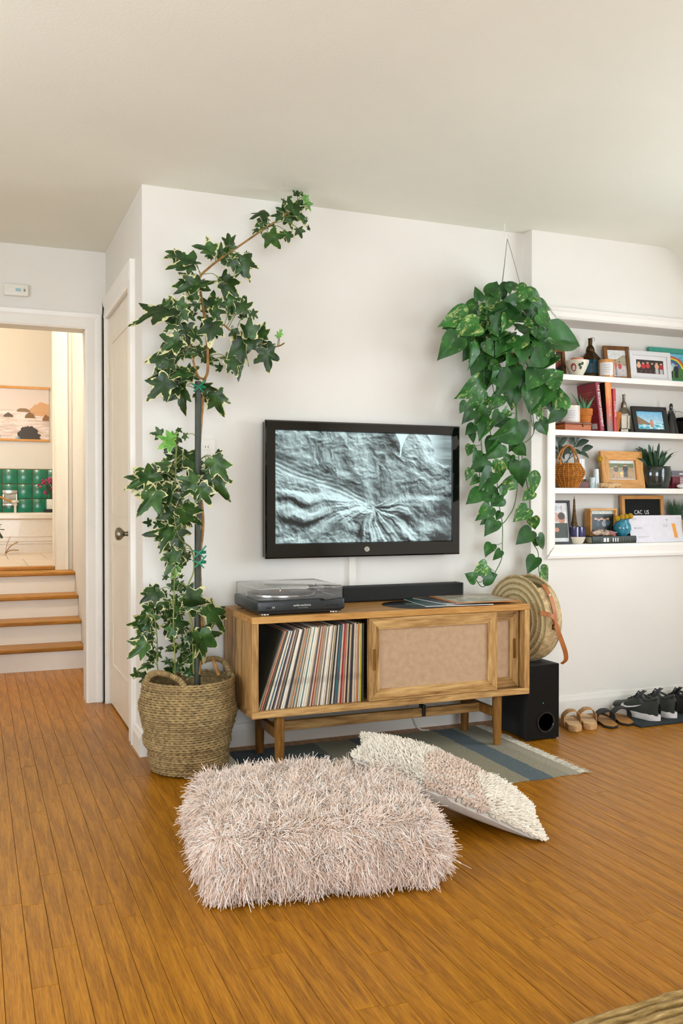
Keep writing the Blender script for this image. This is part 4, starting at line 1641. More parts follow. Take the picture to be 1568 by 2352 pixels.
def lying_sleeve(label, x, y, z, rz, cvs, edge, tilt=0.0, s=.312):
    o = thing('record_cover', label, 'record sleeve', (x, y, z), rz, 'record covers lying on the console')
    o.rotation_euler = (0, tilt, rz)
    obj('jacket', box(-s / 2, s / 2, -s / 2, s / 2, 0, .003, bev=.0005, seg=1), edge, o)
    picture('cover_art', cvs, s * .996, s * .996, PRINT, o, T(-s * .498, -s * .498, .0032) @ Matrix.Rotation(R(-90), 4, 'X'))
    return o


c1 = Canvas(40, 40, '1F4A4A').speck(.5).rect(0, 0, 1, .06, 'C8B88A')
lying_sleeve('dark teal record cover, lowest of the three lying on the console', 1.29, -.285, CT + .0035, R(-7), c1, PAPER)
c2 = Canvas(40, 40, '3B434A').rect(0, 0, 1, .12, 'C7A21E').speck(.4).rect(0, .9, .7, .95, 'CFCDC4')
lying_sleeve('slate grey record cover with a yellow border, middle of the three on the console', 1.36, -.255, CT + .0075, R(4), c2, PAPER)
c3 = Canvas(60, 60, 'B9763D').rect(.06, .06, .94, .94, 'BDBBAE')
n_ = vnoise(c3.u * 9, c3.v * 9, 4)
c3.fill(((n_ > .52) & (c3.u > .08) & (c3.u < .92) & (c3.v > .08) & (c3.v < .92)).astype(float), '8E8B78', .8).fill(((n_ < .4) & (c3.u > .08) & (c3.u < .92)).astype(float), 'C9B893', .7)
lying_sleeve('orange-bordered record cover with a pale drawing, uppermost on the console', 1.425, -.285, CT + .0115, R(-4), c3, plain('orange_edge', 'C07A3E', .7))

# ------------------------------------------------------------------ subwoofer and straw bag
sw = thing('subwoofer', 'black box subwoofer on the floor beside the console', 'subwoofer', (1.705, -.28, 0))
obj('cabinet', box(-.085, .083, -.145, .15, .008, .342, bev=.004), BLACKM, sw)
obj('front_panel', box(-.085, .083, -.149, -.144, .008, .342, bev=.002), plain('black_satin', '0A0B09', .42, vary=.05, spec=.2), sw)
bm = B()
lathe_part(bm, [(.047, 0), (.046, .004), (.040, .004), (.030, -.012), (.026, -.05), (.004, -.055)], 36, (0, 0, 0), T(.012, -.149, .082) @ Matrix.Rotation(R(90), 4, 'X'))
obj('bass_port', bm, BLACKG, sw, True)
obj('power_light', box(-.003, -.001, -.1505, -.149, .168, .170), plain('green_light', '2FB04A', .4, emit='2FD04A', emit_s=3.0), sw)
for x in (-.07, .068):
    for y in (-.13, .135):
        bm = B()
        lathe(bm, [(.012, 0), (.012, .009)], 12, (x, y, 0))
        obj('foot', bm, BLACKP, sw)

STRAW = plain('straw_braid', 'CBB182', 0.85, vary=0.22, nscale=45, bump=0.8, bscale=150)
STRAWD = plain('straw_coil', 'C2AA7C', 0.85, vary=0.25, nscale=60, bump=0.8, bscale=170)
_nt = STRAWD.node_tree
_tc = N(_nt, 'ShaderNodeTexCoord')
_mp = N(_nt, 'ShaderNodeMapping')
_mp.inputs['Location'].default_value = (0, 0, -.192)
_mp.inputs['Scale'].default_value = (0, 1, 1)
L(_nt, _tc, 'Object', _mp, 0)
_wv = N(_nt, 'ShaderNodeTexWave', Scale=11.8, Distortion=.8, Detail=1.0)
_wv.wave_type = 'RINGS'
_wv.rings_direction = 'X'
L(_nt, _mp, 0, _wv, 0)
_rp = ramp(_nt, [(0.15, lin('8F7C4C')), (0.6, lin('D2BE92'))])
L(_nt, _wv, 'Fac', _rp, 0)
_mx = mixc(_nt, fac=.75)
_pb = _nt.nodes['Principled BSDF']
_src = _pb.inputs['Base Color'].links[0].from_socket
_nt.links.new(_src, _mx.inputs[6])
L(_nt, _rp, 0, _mx, 7)
L(_nt, _mx, 2, _pb, 'Base Color')
LEATHER = plain('tan_leather', 'A9642F', 0.5, vary=0.15, nscale=20, bump=0.12, bscale=120)
bag = thing('straw_bag', 'round woven straw bag with a tan leather strap resting on the subwoofer', 'bag', (1.705, -.268, .343), R(0))
bag.rotation_euler = (0, 0, R(10))          # discs face the left
RB, GW = .192, .085                                  # disc radius, gusset width (local x is the disc axis)
A0, A1 = R(40), R(132)                              # the mouth, measured in the disc plane from +y


def ring_pt(x, r, a):
    return (x, r * math.cos(a), RB + r * math.sin(a))


for sx, nm in ((-1, 'front_disc'), (1, 'back_disc')):
    bm = B()
    rings = []
    nr = 54
    for q in range(nr + 1):
        r = .004 + (RB - .004) * q / nr
        x = sx * (GW / 2 + .018 * (1 - (r / RB) ** 2)) + sx * .0035 * abs(math.sin(math.pi * (r / .0135)))
        rings.append([ring_pt(x, r, 2 * math.pi * k / 64) for k in range(64)])
    inner = [[(p[0] - sx * .006, p[1], p[2]) for p in rg] for rg in reversed(rings[::6])]
    loft(bm, rings + inner, cap0=False, cap1=False)
    dsc = obj(nm, bm, STRAWD, bag, True)
bm = B()
rings = []
nk = 72
for k in range(nk + 1):
    a = A1 + (2 * math.pi - (A1 - A0)) * k / nk
    rr0 = RB + .004
    prof = []
    for q in range(11):
        t = q / 10
        x = -GW / 2 + GW * t
        prof.append(ring_pt(x, rr0 + .009 * math.sin(math.pi * t) + .0022 * abs(math.sin(t * math.pi * 5)), a))
    prof += [ring_pt(GW / 2, RB - .006, a), ring_pt(-GW / 2, RB - .006, a)]
    rings.append(prof)
loft(bm, rings)
obj('gusset', bm, STRAW, bag, 60)
bm = B()
for sx in (-1, 1):
    tube(bm, [ring_pt(sx * (GW / 2), RB + .002, 2 * math.pi * k / 60) for k in range(61)], .005, 6)
obj('rim_cord', bm, STRAW, bag, True)
# leather strap: tabs on the gusset end, buckle, loose end falling past the subwoofer
bm = B()
a_ = [A1 - R(2), A1 + R(8), A1 + R(20), A1 + R(34), A1 + R(50)]
strap(bm, smooth_path([ring_pt(-.01, RB + .0205, a) for a in a_], 4), (1, 0, 0), .022, .003)
obj('strap_tab', bm, LEATHER, bag)
end_ = Vector(ring_pt(-.01, RB + .0215, A1 + R(50)))
bm = B()
pp = [end_, end_ + Vector((.012, -.008, -.04)), end_ + Vector((.032, -.010, -.085)), end_ + Vector((.055, -.006, -.13)), end_ + Vector((.068, .004, -.165)), end_ + Vector((.060, .022, -.185))]
strap(bm, smooth_path(pp, 5), (.9, -.3, .2), .021, .003)
obj('strap_end', bm, LEATHER, bag)
bm = B()
pp = [end_ + Vector((-.004, -.004, -.005)), end_ + Vector((-.022, -.012, .03)), end_ + Vector((-.045, -.006, .045)), end_ + Vector((-.062, .03, .052))]
strap(bm, smooth_path(pp, 5), (.3, .2, 1), .020, .003)
obj('strap_loop', bm, LEATHER, bag)
bm = B()
M_ = Matrix.Translation(end_ + Vector((0, .003, -.012)))
for (a, b, c, d) in ((-.014, .014, .009, .012), (-.014, .014, -.012, -.009), (-.014, -.011, -.009, .009), (.011, .014, -.009, .009)):
    rbox(bm, a, b, -.001, .004, c, d, M=M_)
obj('buckle', bm, BRASS, bag)
bm = B()
lathe_part(bm, [(.005, 0), (.005, .002), (.002, .003)], 14, (0, 0, 0), Matrix.Translation(Vector(ring_pt(-.01, RB + .022, A1 + R(14)))) @ Matrix.Rotation(R(70), 4, 'X'))
obj('rivet', bm, CHROME, bag, True)

# ------------------------------------------------------------------ shoes along the right wall
mat_ = tag(obj('shoe_mat', box(2.262, 3.1, -.415, -.10, .0005, .010, bev=.002), plain('dark_mat', '1B2326', .85, vary=.15, nscale=200, bump=.4, bscale=400)), 'dark flat mat under the sneakers by the wall', 'mat')


def sole_outline(ln, w, n=26, toe=1.0, waist=.80):
    """outline along +y from the heel (0) to the toe (ln)"""
    right, left = [], []
    for i in range(n + 1):
        t = i / n
        hw = w / 2 * (math.sin(math.pi * min(1, (t * 6.0 + .02)) / 2) if t < .16 else 1.0)
        hw *= (waist + (1 - waist) * (.5 + .5 * math.cos(2 * math.pi * (t - .72) / 1.1)))
        if t > .82:
            s_ = (t - .82) / .18
            hw *= math.sqrt(max(0, 1 - s_ ** 2.2 * .995))
        off = .012 * math.sin(math.pi * t) * (w / .1)
        right.append((off + hw, t * ln))
        left.append((off - hw, t * ln))
    return right + left[::-1]


def sole(bm, ln, w, z0, z1, curve=0.0, shrink=0.0):
    o = sole_outline(ln, w)
    lift = lambda y: curve * max(0, (y / ln - .75)) ** 2 * 16 * .01
    cx_ = sum(p[0] for p in o) / len(o)
    rings = []
    for z, s in ((z0, .97), (z0 + .003, 1), (z1 - .002, 1), (z1, .98 - shrink)):
        rings.append([(cx_ + (x - cx_) * s, ln / 2 + (y - ln / 2) * s, z + lift(y)) for x, y in o])
    loft(bm, rings)
    return bm


CORK = plain('cork_sole', 'C79A68', 0.8, vary=0.2, nscale=80, bump=0.2, bscale=250)
CORK_T = plain('tan_footbed', 'CFA878', 0.7, vary=0.1, nscale=40)
JUTE_S = plain('woven_strap', 'B98C58', 0.8, vary=0.25, nscale=120, bump=0.5, bscale=260)
BRFOOT = plain('brown_footbed', '9A6A2F', 0.65, vary=0.15, nscale=40)


def pair_dir(p0, p1):
    """heel point, toe point -> (loc, rz)"""
    d = Vector((p1[0] - p0[0], p1[1] - p0[1]))
    return math.atan2(-d.x, d.y), d.length


def slide_sandal(name, label, heel, toe, w, thick, matsole, mattop, matstrap, two=False, z=0.0, group=None, narrow=False):
    rz, ln = pair_dir(heel, toe)
    o = thing(name, label, 'sandal', (heel[0], heel[1], z), rz, group)
    obj('sole', sole(B(), ln, w, 0, thick), matsole, o, 40)
    bm = B()
    sole(bm, ln * .97, w * .93, thick, thick + .003)
    bmesh.ops.translate(bm, verts=bm.verts, vec=(0, ln * .015, 0))
    obj('footbed', bm, mattop, o, 40)
    spans = ((.52, .052),) if not two else ((.40, .034), (.66, .040))
    for c, wd in spans:
        bm = B()
        y = ln * c
        h = .052 if not narrow else .042
        pts = [(-w / 2 * .98 + .010, y, thick * .5), (-w / 2 * .97 + .010, y - .004, thick + h * .5), (-w * .25 + .012, y - .004, thick + h * .93), (.014, y, thick + h), (w * .28 + .012, y + .004, thick + h * .9), (w / 2 * .98 + .010, y + .006, thick + h * .45), (w / 2 * .98 + .010, y + .006, thick * .5)]
        strap(bm, smooth_path(pts, 5), (0, 1, 0), wd, .004)
        obj('strap', bm, matstrap, o, 50)
    return o


slide_sandal('slide_sandal', 'tan platform slide sandal nearest the subwoofer', (1.925, -.372), (2.000, -.165), .082, .026, CORK, CORK_T, JUTE_S, group='tan slide sandals')
slide_sandal('slide_sandal', 'tan platform slide sandal on the side of the brown footbed flip-flops', (2.012, -.368), (2.100, -.160), .082, .026, CORK, CORK_T, JUTE_S, group='tan slide sandals')
slide_sandal('flat_slide', 'black-strapped flat slide with brown footbed next to the tan sandals', (2.125, -.385), (2.195, -.145), .092, .010, BLACKM, BRFOOT, BLACKM, group='flat black slides')
slide_sandal('flat_slide', 'black-strapped flat slide with brown footbed next to the dark mat', (2.230, -.370), (2.305, -.135), .092, .010, BLACKM, BRFOOT, BLACKM, z=.0, group='flat black slides')

UPPER = weave('knit_upper', '15180F', '2A2F26', 320.0, bump=.35, plane=('Y', 'Z'))
UPPER2 = plain('black_suede', '1A1611', 0.8, vary=.2, nscale=30, bump=.15)
SOLEW = plain('white_midsole', 'CFC9C4', 0.6, vary=.12, nscale=30, bump=.15, bscale=90, squash=(1, 1, 6))
LACE = plain('black_lace', '0E0F0D', 0.8, vary=.2)
SWOOSH = plain('white_mark', 'E4E2DE', 0.5, vary=.02)
REDC = plain('red_lining', 'B01C2E', .7)


def sneaker(name, label, heel, toe, z, upper, soleM, mark=True, hi=0.0, group=None, side=-1, lining=None, sole_h=.030):
    rz, ln = pair_dir(heel, toe)
    w = .098
    o = thing(name, label, 'shoe', (heel[0], heel[1], z), rz, group)
    bm = sole(B(), ln, w, 0, sole_h, curve=.9)
    obj('midsole', bm, soleM, o, 40)
    prof = [(.02, .060 + hi, .66), (.06, .078 + hi, .72), (.14, .080 + hi, .78), (.24, .068 + hi * .6, .82), (.34, .060 + hi * .3, .82), (.44, .075 + hi * .5, .80), (.52, .074 + hi * .4, .84), (.62, .060, .88), (.74, .045, .92), (.86, .034, .86), (.94, .026, .64), (.985, .012, .30)]
    ol = sole_outline(ln, w, 26)
    def half(t):
        i = min(26, max(0, t * 26))
        a, f_ = int(i), i - int(i)
        a = min(a, 25)
        hw = (ol[a][0] - ol[-1 - a][0]) / 2 * (1 - f_) + (ol[a + 1][0] - ol[-2 - a][0]) / 2 * f_
        c = (ol[a][0] + ol[-1 - a][0]) / 2
        return hw, c
    rings = []
    for t, h, s in prof:
        hw, c = half(t)
        hw = max(hw, .012) * .98
        lift = .9 * max(0, t - .75) ** 2 * .16
        ring = []
        for k in range(17):
            a = math.pi * k / 16
            x = c + hw * math.cos(a) * (1 - .18 * math.sin(a) ** 3)
            zz = sole_h - .004 + lift + h * (math.sin(a) ** .75)
            if .10 < t < .40:                     # foot opening
                zz = min(zz, sole_h + lift + h * (.97 - .55 * max(0, math.sin(a) - .80) / .2))
            ring.append((x, t * ln, zz))
        rings.append(ring)
    bm = B()
    loft(bm, rings, closed=False)
    bmesh.ops.holes_fill(bm, edges=[e for e in bm.edges if e.is_boundary and abs(e.verts[0].co.y - e.verts[1].co.y) < 1e-6 and e.verts[0].co.y < .03 * ln])
    obj('upper', bm, upper, o, 60)
    hw, c = half(.25)
    bm = B()
    n = 24
    op = [(c + .026 * math.cos(2 * math.pi * k / n), ln * (.24 + .145 * math.sin(2 * math.pi * k / n)), sole_h + .064 + hi * .9 + .016 * abs(math.sin(math.pi * k / n * 2)) ** 2) for k in range(n + 1)]
    tube(bm, op, .0055, 6)
    obj('collar', bm, lining or upper, o, True)
    bm = B()
    strap(bm, smooth_path([(c, ln * .50, sole_h + .060), (c, ln * .43, sole_h + .085 + hi * .6), (c, ln * .37, sole_h + .098 + hi)], 4), (1, 0, 0), .044, .005)
    obj('tongue', bm, upper, o, 50)
    for q in range(5):
        t = .46 + .055 * q
        hh = .079 - .006 * q + hi * .4 * (1 - q / 5) if t < .56 else .076 - .0075 * q
        hw, c = half(t)
        bm = B()
        tube(bm, smooth_path([(c - .022, ln * t, sole_h + hh - .006), (c, ln * (t + .01), sole_h + hh + .004), (c + .022, ln * (t + .02), sole_h + hh - .006)], 4), .003, 6)
        obj('lace', bm, LACE, o, True)
    bm = B()
    hw, c = half(.5)
    tube(bm, smooth_path([(c, ln * .46, sole_h + .085), (c + .018, ln * .43, sole_h + .098), (c + .024, ln * .47, sole_h + .084), (c, ln * .465, sole_h + .086), (c - .02, ln * .43, sole_h + .099), (c - .026, ln * .475, sole_h + .08)], 4), .0025, 6)
    obj('lace_bow', bm, LACE, o, True)
    if mark:
        pts = [(.98, .78), (.70, .36), (.42, .10), (.24, .02), (.12, .06), (.06, .20), (.09, .42), (.20, .66), (.16, .40), (.22, .28), (.34, .25), (.55, .38), (.80, .62)]
        sw_ = []
        for px_, pz_ in pts:
            t = .74 - .46 * px_
            hw, c = half(t)
            zz = sole_h + .013 + .036 * pz_
            sw_.append((c + side * (hw * (1.0 - .04 * pz_) + .0065), ln * t, zz))
        bm = B()
        f = bm.faces.new([bm.verts.new(p) for p in sw_])
        ex = bmesh.ops.extrude_face_region(bm, geom=[f])
        bmesh.ops.translate(bm, verts=[v for v in ex['geom'] if isinstance(v, bmesh.types.BMVert)], vec=(side * .0012, 0, 0))
        bmesh.ops.triangulate(bm, faces=bm.faces)
        obj('swoosh', bm, SWOOSH, o)
    return o


sneaker('sneaker', 'black knit sneaker with a white swoosh on the mat, nearer the room', (2.405, -.385), (2.345, -.115), .0102, UPPER, SOLEW, group='black sneakers with white midsoles')
sneaker('sneaker', 'black sneaker with a white midsole behind the one with the visible swoosh', (2.520, -.370), (2.460, -.105), .0102, UPPER, SOLEW, mark=False, group='black sneakers with white midsoles')
sneaker('sneaker', 'dark brown low shoe standing between the sneakers and the red-lined shoe', (2.655, -.345), (2.600, -.110), .0102, UPPER2, UPPER2, mark=False, sole_h=.022)
sneaker('sneaker', 'black and white trainer with red collar at the right picture edge', (2.790, -.345), (2.740, -.110), .0102, UPPER2, BLACKM, hi=.05, lining=REDC, sole_h=.026)

# ------------------------------------------------------------------ rug under the console
m, nt, b_ = new_mat('striped_rug')
tc = N(nt, 'ShaderNodeTexCoord')
sx = N(nt, 'ShaderNodeSeparateXYZ')
nzd = N(nt, 'ShaderNodeTexNoise', Scale=14.0, Detail=3.0)
L(nt, tc, 'Object', nzd, 'Vector')
wob = N(nt, 'ShaderNodeMath', operation='MULTIPLY_ADD')
L(nt, tc, 'Object', sx, 0)
L(nt, nzd, 0, wob, 0)
wob.inputs[1].default_value = 0.02
L(nt, sx, 0, wob, 2)
mr = N(nt, 'ShaderNodeMapRange')
mr.inputs['From Min'].default_value = -0.64
mr.inputs['From Max'].default_value = 0.66
L(nt, wob, 0, mr, 'Value')
rp = ramp(nt, [(0.0, lin('4B555A')), (0.22, lin('5A6058')), (0.34, lin('84806D')), (0.47, lin('4F5B60')), (0.52, lin('8A8672')), (0.66, lin('8F8B76')), (0.795, lin('57656B')), (0.872, lin('938F7C')), (0.93, lin('A09A87'))])
rp.color_ramp.interpolation = 'CONSTANT'
L(nt, mr, 0, rp, 0)
vo = N(nt, 'ShaderNodeTexVoronoi', Scale=5.5)
vo.distance = 'MANHATTAN'
L(nt, tc, 'Object', vo, 'Vector')
vr_ = ramp(nt, [(0.0, (1, 1, 1, 1)), (0.30, (1, 1, 1, 1)), (0.31, (0, 0, 0, 1))])
L(nt, vo, 'Distance', vr_, 0)
lft = ramp(nt, [(0.0, (1, 1, 1, 1)), (0.36, (1, 1, 1, 1)), (0.38, (0, 0, 0, 1))])
L(nt, mr, 0, lft, 0)
mu = N(nt, 'ShaderNodeMath', operation='MULTIPLY')
L(nt, vr_, 0, mu, 0)
L(nt, lft, 0, mu, 1)
mx = mixc(nt, b=lin('27404A'))
L(nt, mu, 0, mx, 0)
L(nt, rp, 0, mx, 6)
n2 = N(nt, 'ShaderNodeTexNoise', Scale=170.0, Detail=3.0)
L(nt, tc, 'Object', n2, 'Vector')
r2 = ramp(nt, [(0.3, (.62, .6, .58, 1)), (0.7, (1.18, 1.16, 1.12, 1))])
L(nt, n2, 0, r2, 0)
m2 = mixc(nt, fac=1.0, blend='MULTIPLY')
L(nt, mx, 2, m2, 6)
L(nt, r2, 0, m2, 7)
L(nt, m2, 2, b_, 'Base Color')
b_.inputs['Roughness'].default_value = .95
b2_ = N(nt, 'ShaderNodeBump', Strength=0.9, Distance=0.004)
L(nt, n2, 0, b2_, 'Height')
L(nt, b2_, 0, b_, 'Normal')
RUGM = m
FRINGE = plain('fringe_yarn', 'B5AD9A', .9, vary=.2, nscale=60)
rug = thing('striped_rug', 'grey striped flatweave rug with fringe under the console', 'rug', (.93, -.5, 0))
bm = B()
nxr, nyr = 60, 40
x0r, x1r, y0r, y1r = -.60, .62, -.405, .40
grid = []
for j in range(nyr + 1):
    row = []
    for i in range(nxr + 1):
        x, y = x0r + (x1r - x0r) * i / nxr, y0r + (y1r - y0r) * j / nyr
        y += .004 * math.sin(i * .7) * (j == 0 or j == nyr)
        row.append(bm.verts.new((x, y, .0055 + .0008 * mnoise.noise((x * 9, y * 9, 0)))))
    grid.append(row)
for j in range(nyr):
    for i in range(nxr):
        bm.faces.new((grid[j][i], grid[j][i + 1], grid[j + 1][i + 1], grid[j + 1][i]))
be = [e for e in bm.edges if e.is_boundary]
ex = bmesh.ops.extrude_edge_only(bm, edges=be)
for v_ in ex['geom']:
    if isinstance(v_, bmesh.types.BMVert):
        v_.co.z = .0006
obj('rug_body', bm, RUGM, rug)
bm = B()
for sgn, xe in ((1, x1r), (-1, x0r)):
    for q in range(62):
        y = y0r + (y1r - y0r) * (q + .5) / 62
        for s_ in (-.0025, .0025):
            l_ = random.uniform(.035, .055)
            tube(bm, [(xe - sgn * .004, y + s_, .005), (xe + sgn * l_ * .4, y + s_ + random.uniform(-.004, .004), .005), (xe + sgn * l_, y + s_ + random.uniform(-.009, .009), .003)], [.0022, .0025, .0015], 4)
obj('fringe', bm, FRINGE, rug, True, kind='stuff')

# corner of the jute rug near the camera
m, nt, b_ = new_mat('jute_weave')
tc = N(nt, 'ShaderNodeTexCoord')
nz = N(nt, 'ShaderNodeTexNoise', Scale=70.0, Detail=4.0)
mp = N(nt, 'ShaderNodeMapping')
mp.inputs['Scale'].default_value = (.35, 2.0, 1)
L(nt, tc, 'Object', mp, 0)
L(nt, mp, 0, nz, 'Vector')
r_ = ramp(nt, [(.3, lin('6E5425')), (.55, lin('9A7C46')), (.75, lin('C2A878'))])
L(nt, nz, 0, r_, 0)
L(nt, r_, 0, b_, 'Base Color')
b_.inputs['Roughness'].default_value = .95
JUTE = m
jr = thing('jute_rug', 'braided jute rug whose corner shows at the lower right', 'rug', (1.6, -2.705, 0))
jr.rotation_euler = (0, 0, R(3))
for q in range(26):
    bm = B()
    y = .43 - q * .024
    pts = [(-1.35 + i * .06, y + .001 * math.sin(i * 2.1 + q), .010) for i in range(46)]
    tube(bm, pts, [.0115 + .0022 * math.sin(i * 2.6 + q * 1.3) for i in range(46)], 8)
    obj('braid', bm, JUTE, jr, True)

# ------------------------------------------------------------------ fibre meshes (shag pouf, wool pillow)
def strand_mesh(name, P, Nn, ln, rad, tint, bend, mat, K=5, sides=3, taper=.35):
    """P roots, Nn growth directions, ln lengths, rad radii, tint colours, bend = sideways vector reached at the tip"""
    n = len(P)
    t = np.linspace(0, 1, K)[None, :, None]
    path = P[:, None] + Nn[:, None] * ln[:, None, None] * (t - .25 * t ** 2) + bend[:, None] * t ** 2
    tang = Nn
    h = RNG.normal(size=(n, 3))
    a = np.cross(tang, h)
    a /= np.linalg.norm(a, axis=1, keepdims=True) + 1e-9
    b = np.cross(tang, a)
    ang = np.arange(sides) * 2 * np.pi / sides
    off = a[:, None, :] * np.cos(ang)[None, :, None] + b[:, None, :] * np.sin(ang)[None, :, None]
    w = (1 - (1 - taper) * np.linspace(0, 1, K) ** 2)[None, :, None, None]
    V = path[:, :, None, :] + off[:, None] * rad[:, None, None, None] * w
    V = V.reshape(-1, 3)
    base = (np.arange(n) * K * sides)[:, None, None]
    k = (np.arange(K - 1) * sides)[None, :, None]
    s = np.arange(sides)[None, None, :]
    s2 = (s + 1) % sides
    F = np.stack([base + k + s, base + k + s2, base + k + sides + s2, base + k + sides + s], -1).reshape(-1, 4)
    cap = (np.arange(n) * K * sides + (K - 1) * sides)[:, None] + np.arange(sides)[None]
    me = bpy.data.meshes.new(name)
    nf, nc = len(F), len(cap)
    me.vertices.add(len(V))
    me.vertices.foreach_set('co', V.astype(np.float32).ravel())
    me.loops.add(nf * 4 + nc * sides)
    me.loops.foreach_set('vertex_index', np.concatenate([F.ravel(), cap.ravel()]).astype(np.int32))
    me.polygons.add(nf + nc)
    me.polygons.foreach_set('loop_start', np.concatenate([np.arange(nf) * 4, nf * 4 + np.arange(nc) * sides]).astype(np.int32))
    me.polygons.foreach_set('use_smooth', np.ones(nf + nc, bool))
    me.update(calc_edges=True)
    at = me.attributes.new('tint', 'FLOAT_COLOR', 'FACE')
    c = np.concatenate([np.repeat(tint, (K - 1) * sides, axis=0), tint])
    c = np.concatenate([c, np.ones((len(c), 1))], 1).astype(np.float32)
    at.data.foreach_set('color', c.ravel())
    me.materials.append(mat)
    return me


FIBRE = attr_fibre('wool_fibre')
lc = lambda h: np.array(lin(h)[:3])

pouf = thing('shag_pouf', 'square blush pink shag floor pouf in the middle of the floor', 'pouf', (.276, -1.283, 0), R(-9.2))
ha, hb, hc, rr_p = .332, .290, .092, .075
zc_p = .106
POUFB = plain('pouf_cloth', 'C7A98F', .95, vary=.1)
obj('cushion', box(-ha, ha, -hb, hb, zc_p - hc, zc_p + hc, bev=rr_p, seg=5), POUFB, pouf, True)
nS = 54000
areas = np.array([4 * ha * hb * 1.0, 4 * ha * hc, 4 * ha * hc, 4 * hb * hc, 4 * hb * hc])
face = RNG.choice(5, nS, p=areas / areas.sum())
q1, q2 = RNG.uniform(-1, 1, nS), RNG.uniform(-1, 1, nS)
P0 = np.zeros((nS, 3))
P0[face == 0] = np.stack([q1 * ha, q2 * hb, np.full(nS, hc)], 1)[face == 0]
for f_, sgn in ((1, -1), (2, 1)):
    P0[face == f_] = np.stack([q1 * ha, np.full(nS, sgn * hb), q2 * hc], 1)[face == f_]
for f_, sgn in ((3, -1), (4, 1)):
    P0[face == f_] = np.stack([np.full(nS, sgn * ha), q1 * hb, q2 * hc], 1)[face == f_]
inner = np.array([ha - rr_p, hb - rr_p, hc - rr_p])
Q = np.clip(P0, -inner, inner)
Nn = P0 - Q
Nn /= np.linalg.norm(Nn, axis=1, keepdims=True)
S = Q + Nn * rr_p + np.array([0, 0, zc_p])
S[:, 2] += .012 * np.cos(S[:, 0] * 5) * np.cos(S[:, 1] * 5) * (face == 0)
clump = np.stack([vnoise(S[:, 0] * 22 + o_, S[:, 1] * 22 + S[:, 2] * 31, 2) - .5 for o_ in (0, 40, 80)], 1)
G = Nn * np.where(face == 0, .75, 1.0)[:, None] + RNG.normal(0, .36, (nS, 3)) + clump * 1.9
G[:, 2] += np.where(face == 0, .05, -.60)
G /= np.linalg.norm(G, axis=1, keepdims=True)
ln = RNG.uniform(.018, .034, nS)
bend = RNG.normal(0, .014, (nS, 3)) + clump * .035
bend[:, 2] -= np.where(face == 0, .012, .022)
tips = S + G * ln[:, None] * .75 + bend
low = tips[:, 2] < .004
bend[low, 2] += .004 - tips[low, 2]
mixv = RNG.random((nS, 1))
tint = lc('F9E6D7') * (1 - mixv) + lc('EFD4C2') * mixv
dk = RNG.random(nS) < .10
tint[dk] = lc('D6B597')
lt = RNG.random(nS) < .22
tint[lt] = lc('FBF4EC')
obj('shag_pile', strand_mesh('shag_pile', S, G, ln, RNG.uniform(.0011, .0017, nS), tint, bend, FIBRE, K=5, taper=.6), None, pouf, kind='stuff')

# pillow leaning over the back corner of the pouf
pa, pb_ = Vector((.49, -1.150, .232)), Vector((.980, -1.43, .008))
ux = (pb_ - pa).normalized()
vy = Vector((.46, .88, -.06))
vy = (vy - ux * vy.dot(ux)).normalized()
nz_ = ux.cross(vy).normalized()
PL, PW, PH = .64, .36, .085
ctr = (pa + pb_) / 2 + vy * PW / 2
pil = thing('wool_pillow', 'cream wool tufted pillow with a pinkish looped middle leaning on the pouf', 'pillow')
Mp = Matrix((ux, vy, nz_)).transposed().to_4x4()
Mp.translation = ctr
pil.matrix_world = Mp
pil.location = ctr
pil.rotation_euler = Mp.to_euler()


def pillow_pt(s, t, side):
    px_ = s * PL / 2 * (1 - .07 * (1 - t * t) ** 2 * 1.0)
    py_ = t * PW / 2 * (1 - .10 * (1 - s * s) ** 2)
    h = (PH if side > 0 else .05) * (max(0, 1 - s * s) ** .55) * (max(0, 1 - t * t) ** .55)
    return Vector((px_, py_, side * h + .004 * side))


LINEN = weave('pillow_linen', 'CFC7BB', 'E8E2D8', 300.0, bump=.3, plane=('X', 'Y'))
bm = B()
ns, nt_ = 28, 18
rows = {}
for side in (1, -1):
    g_ = [[bm.verts.new(pillow_pt(-1 + 2 * i / ns, -1 + 2 * j / nt_, side)) for j in range(nt_ + 1)] for i in range(ns + 1)]
    for i in range(ns):
        for j in range(nt_):
            bm.faces.new((g_[i][j], g_[i + 1][j], g_[i + 1][j + 1], g_[i][j + 1]))
bmesh.ops.remove_doubles(bm, verts=bm.verts, dist=.009)
obj('cover', bm, LINEN, pil, True)
nP = 9500
ss, tt_ = RNG.uniform(-1, 1, nP), RNG.uniform(-1, 1, nP)
rim_ = RNG.random(nP) < .16
tt_[rim_] = np.where(RNG.random(rim_.sum()) < .6, -1, 1) * RNG.uniform(.94, 1.0, rim_.sum())
rim2 = RNG.random(nP) < .06
ss[rim2] = np.where(RNG.random(rim2.sum()) < .7, 1, -1) * RNG.uniform(.94, 1.0, rim2.sum())
pts = np.array([pillow_pt(a, b, 1) for a, b in zip(ss, tt_)])
eps = .02
pu = np.array([pillow_pt(min(1, a + eps), b, 1) - pillow_pt(max(-1, a - eps), b, 1) for a, b in zip(ss, tt_)])
pv = np.array([pillow_pt(a, min(1, b + eps), 1) - pillow_pt(a, max(-1, b - eps), 1) for a, b in zip(ss, tt_)])
nn = np.cross(pu, pv)
nn /= np.linalg.norm(nn, axis=1, keepdims=True) + 1e-9
mid = (ss > -.22 + .1 * np.sin(tt_ * 3)) & (ss < .36 + .1 * np.sin(tt_ * 4))
keep = ~mid | (RNG.random(nP) < .85)
ss, tt_, pts, nn, mid = ss[keep], tt_[keep], pts[keep], nn[keep], mid[keep]
nP = len(ss)
right = ss >= .36
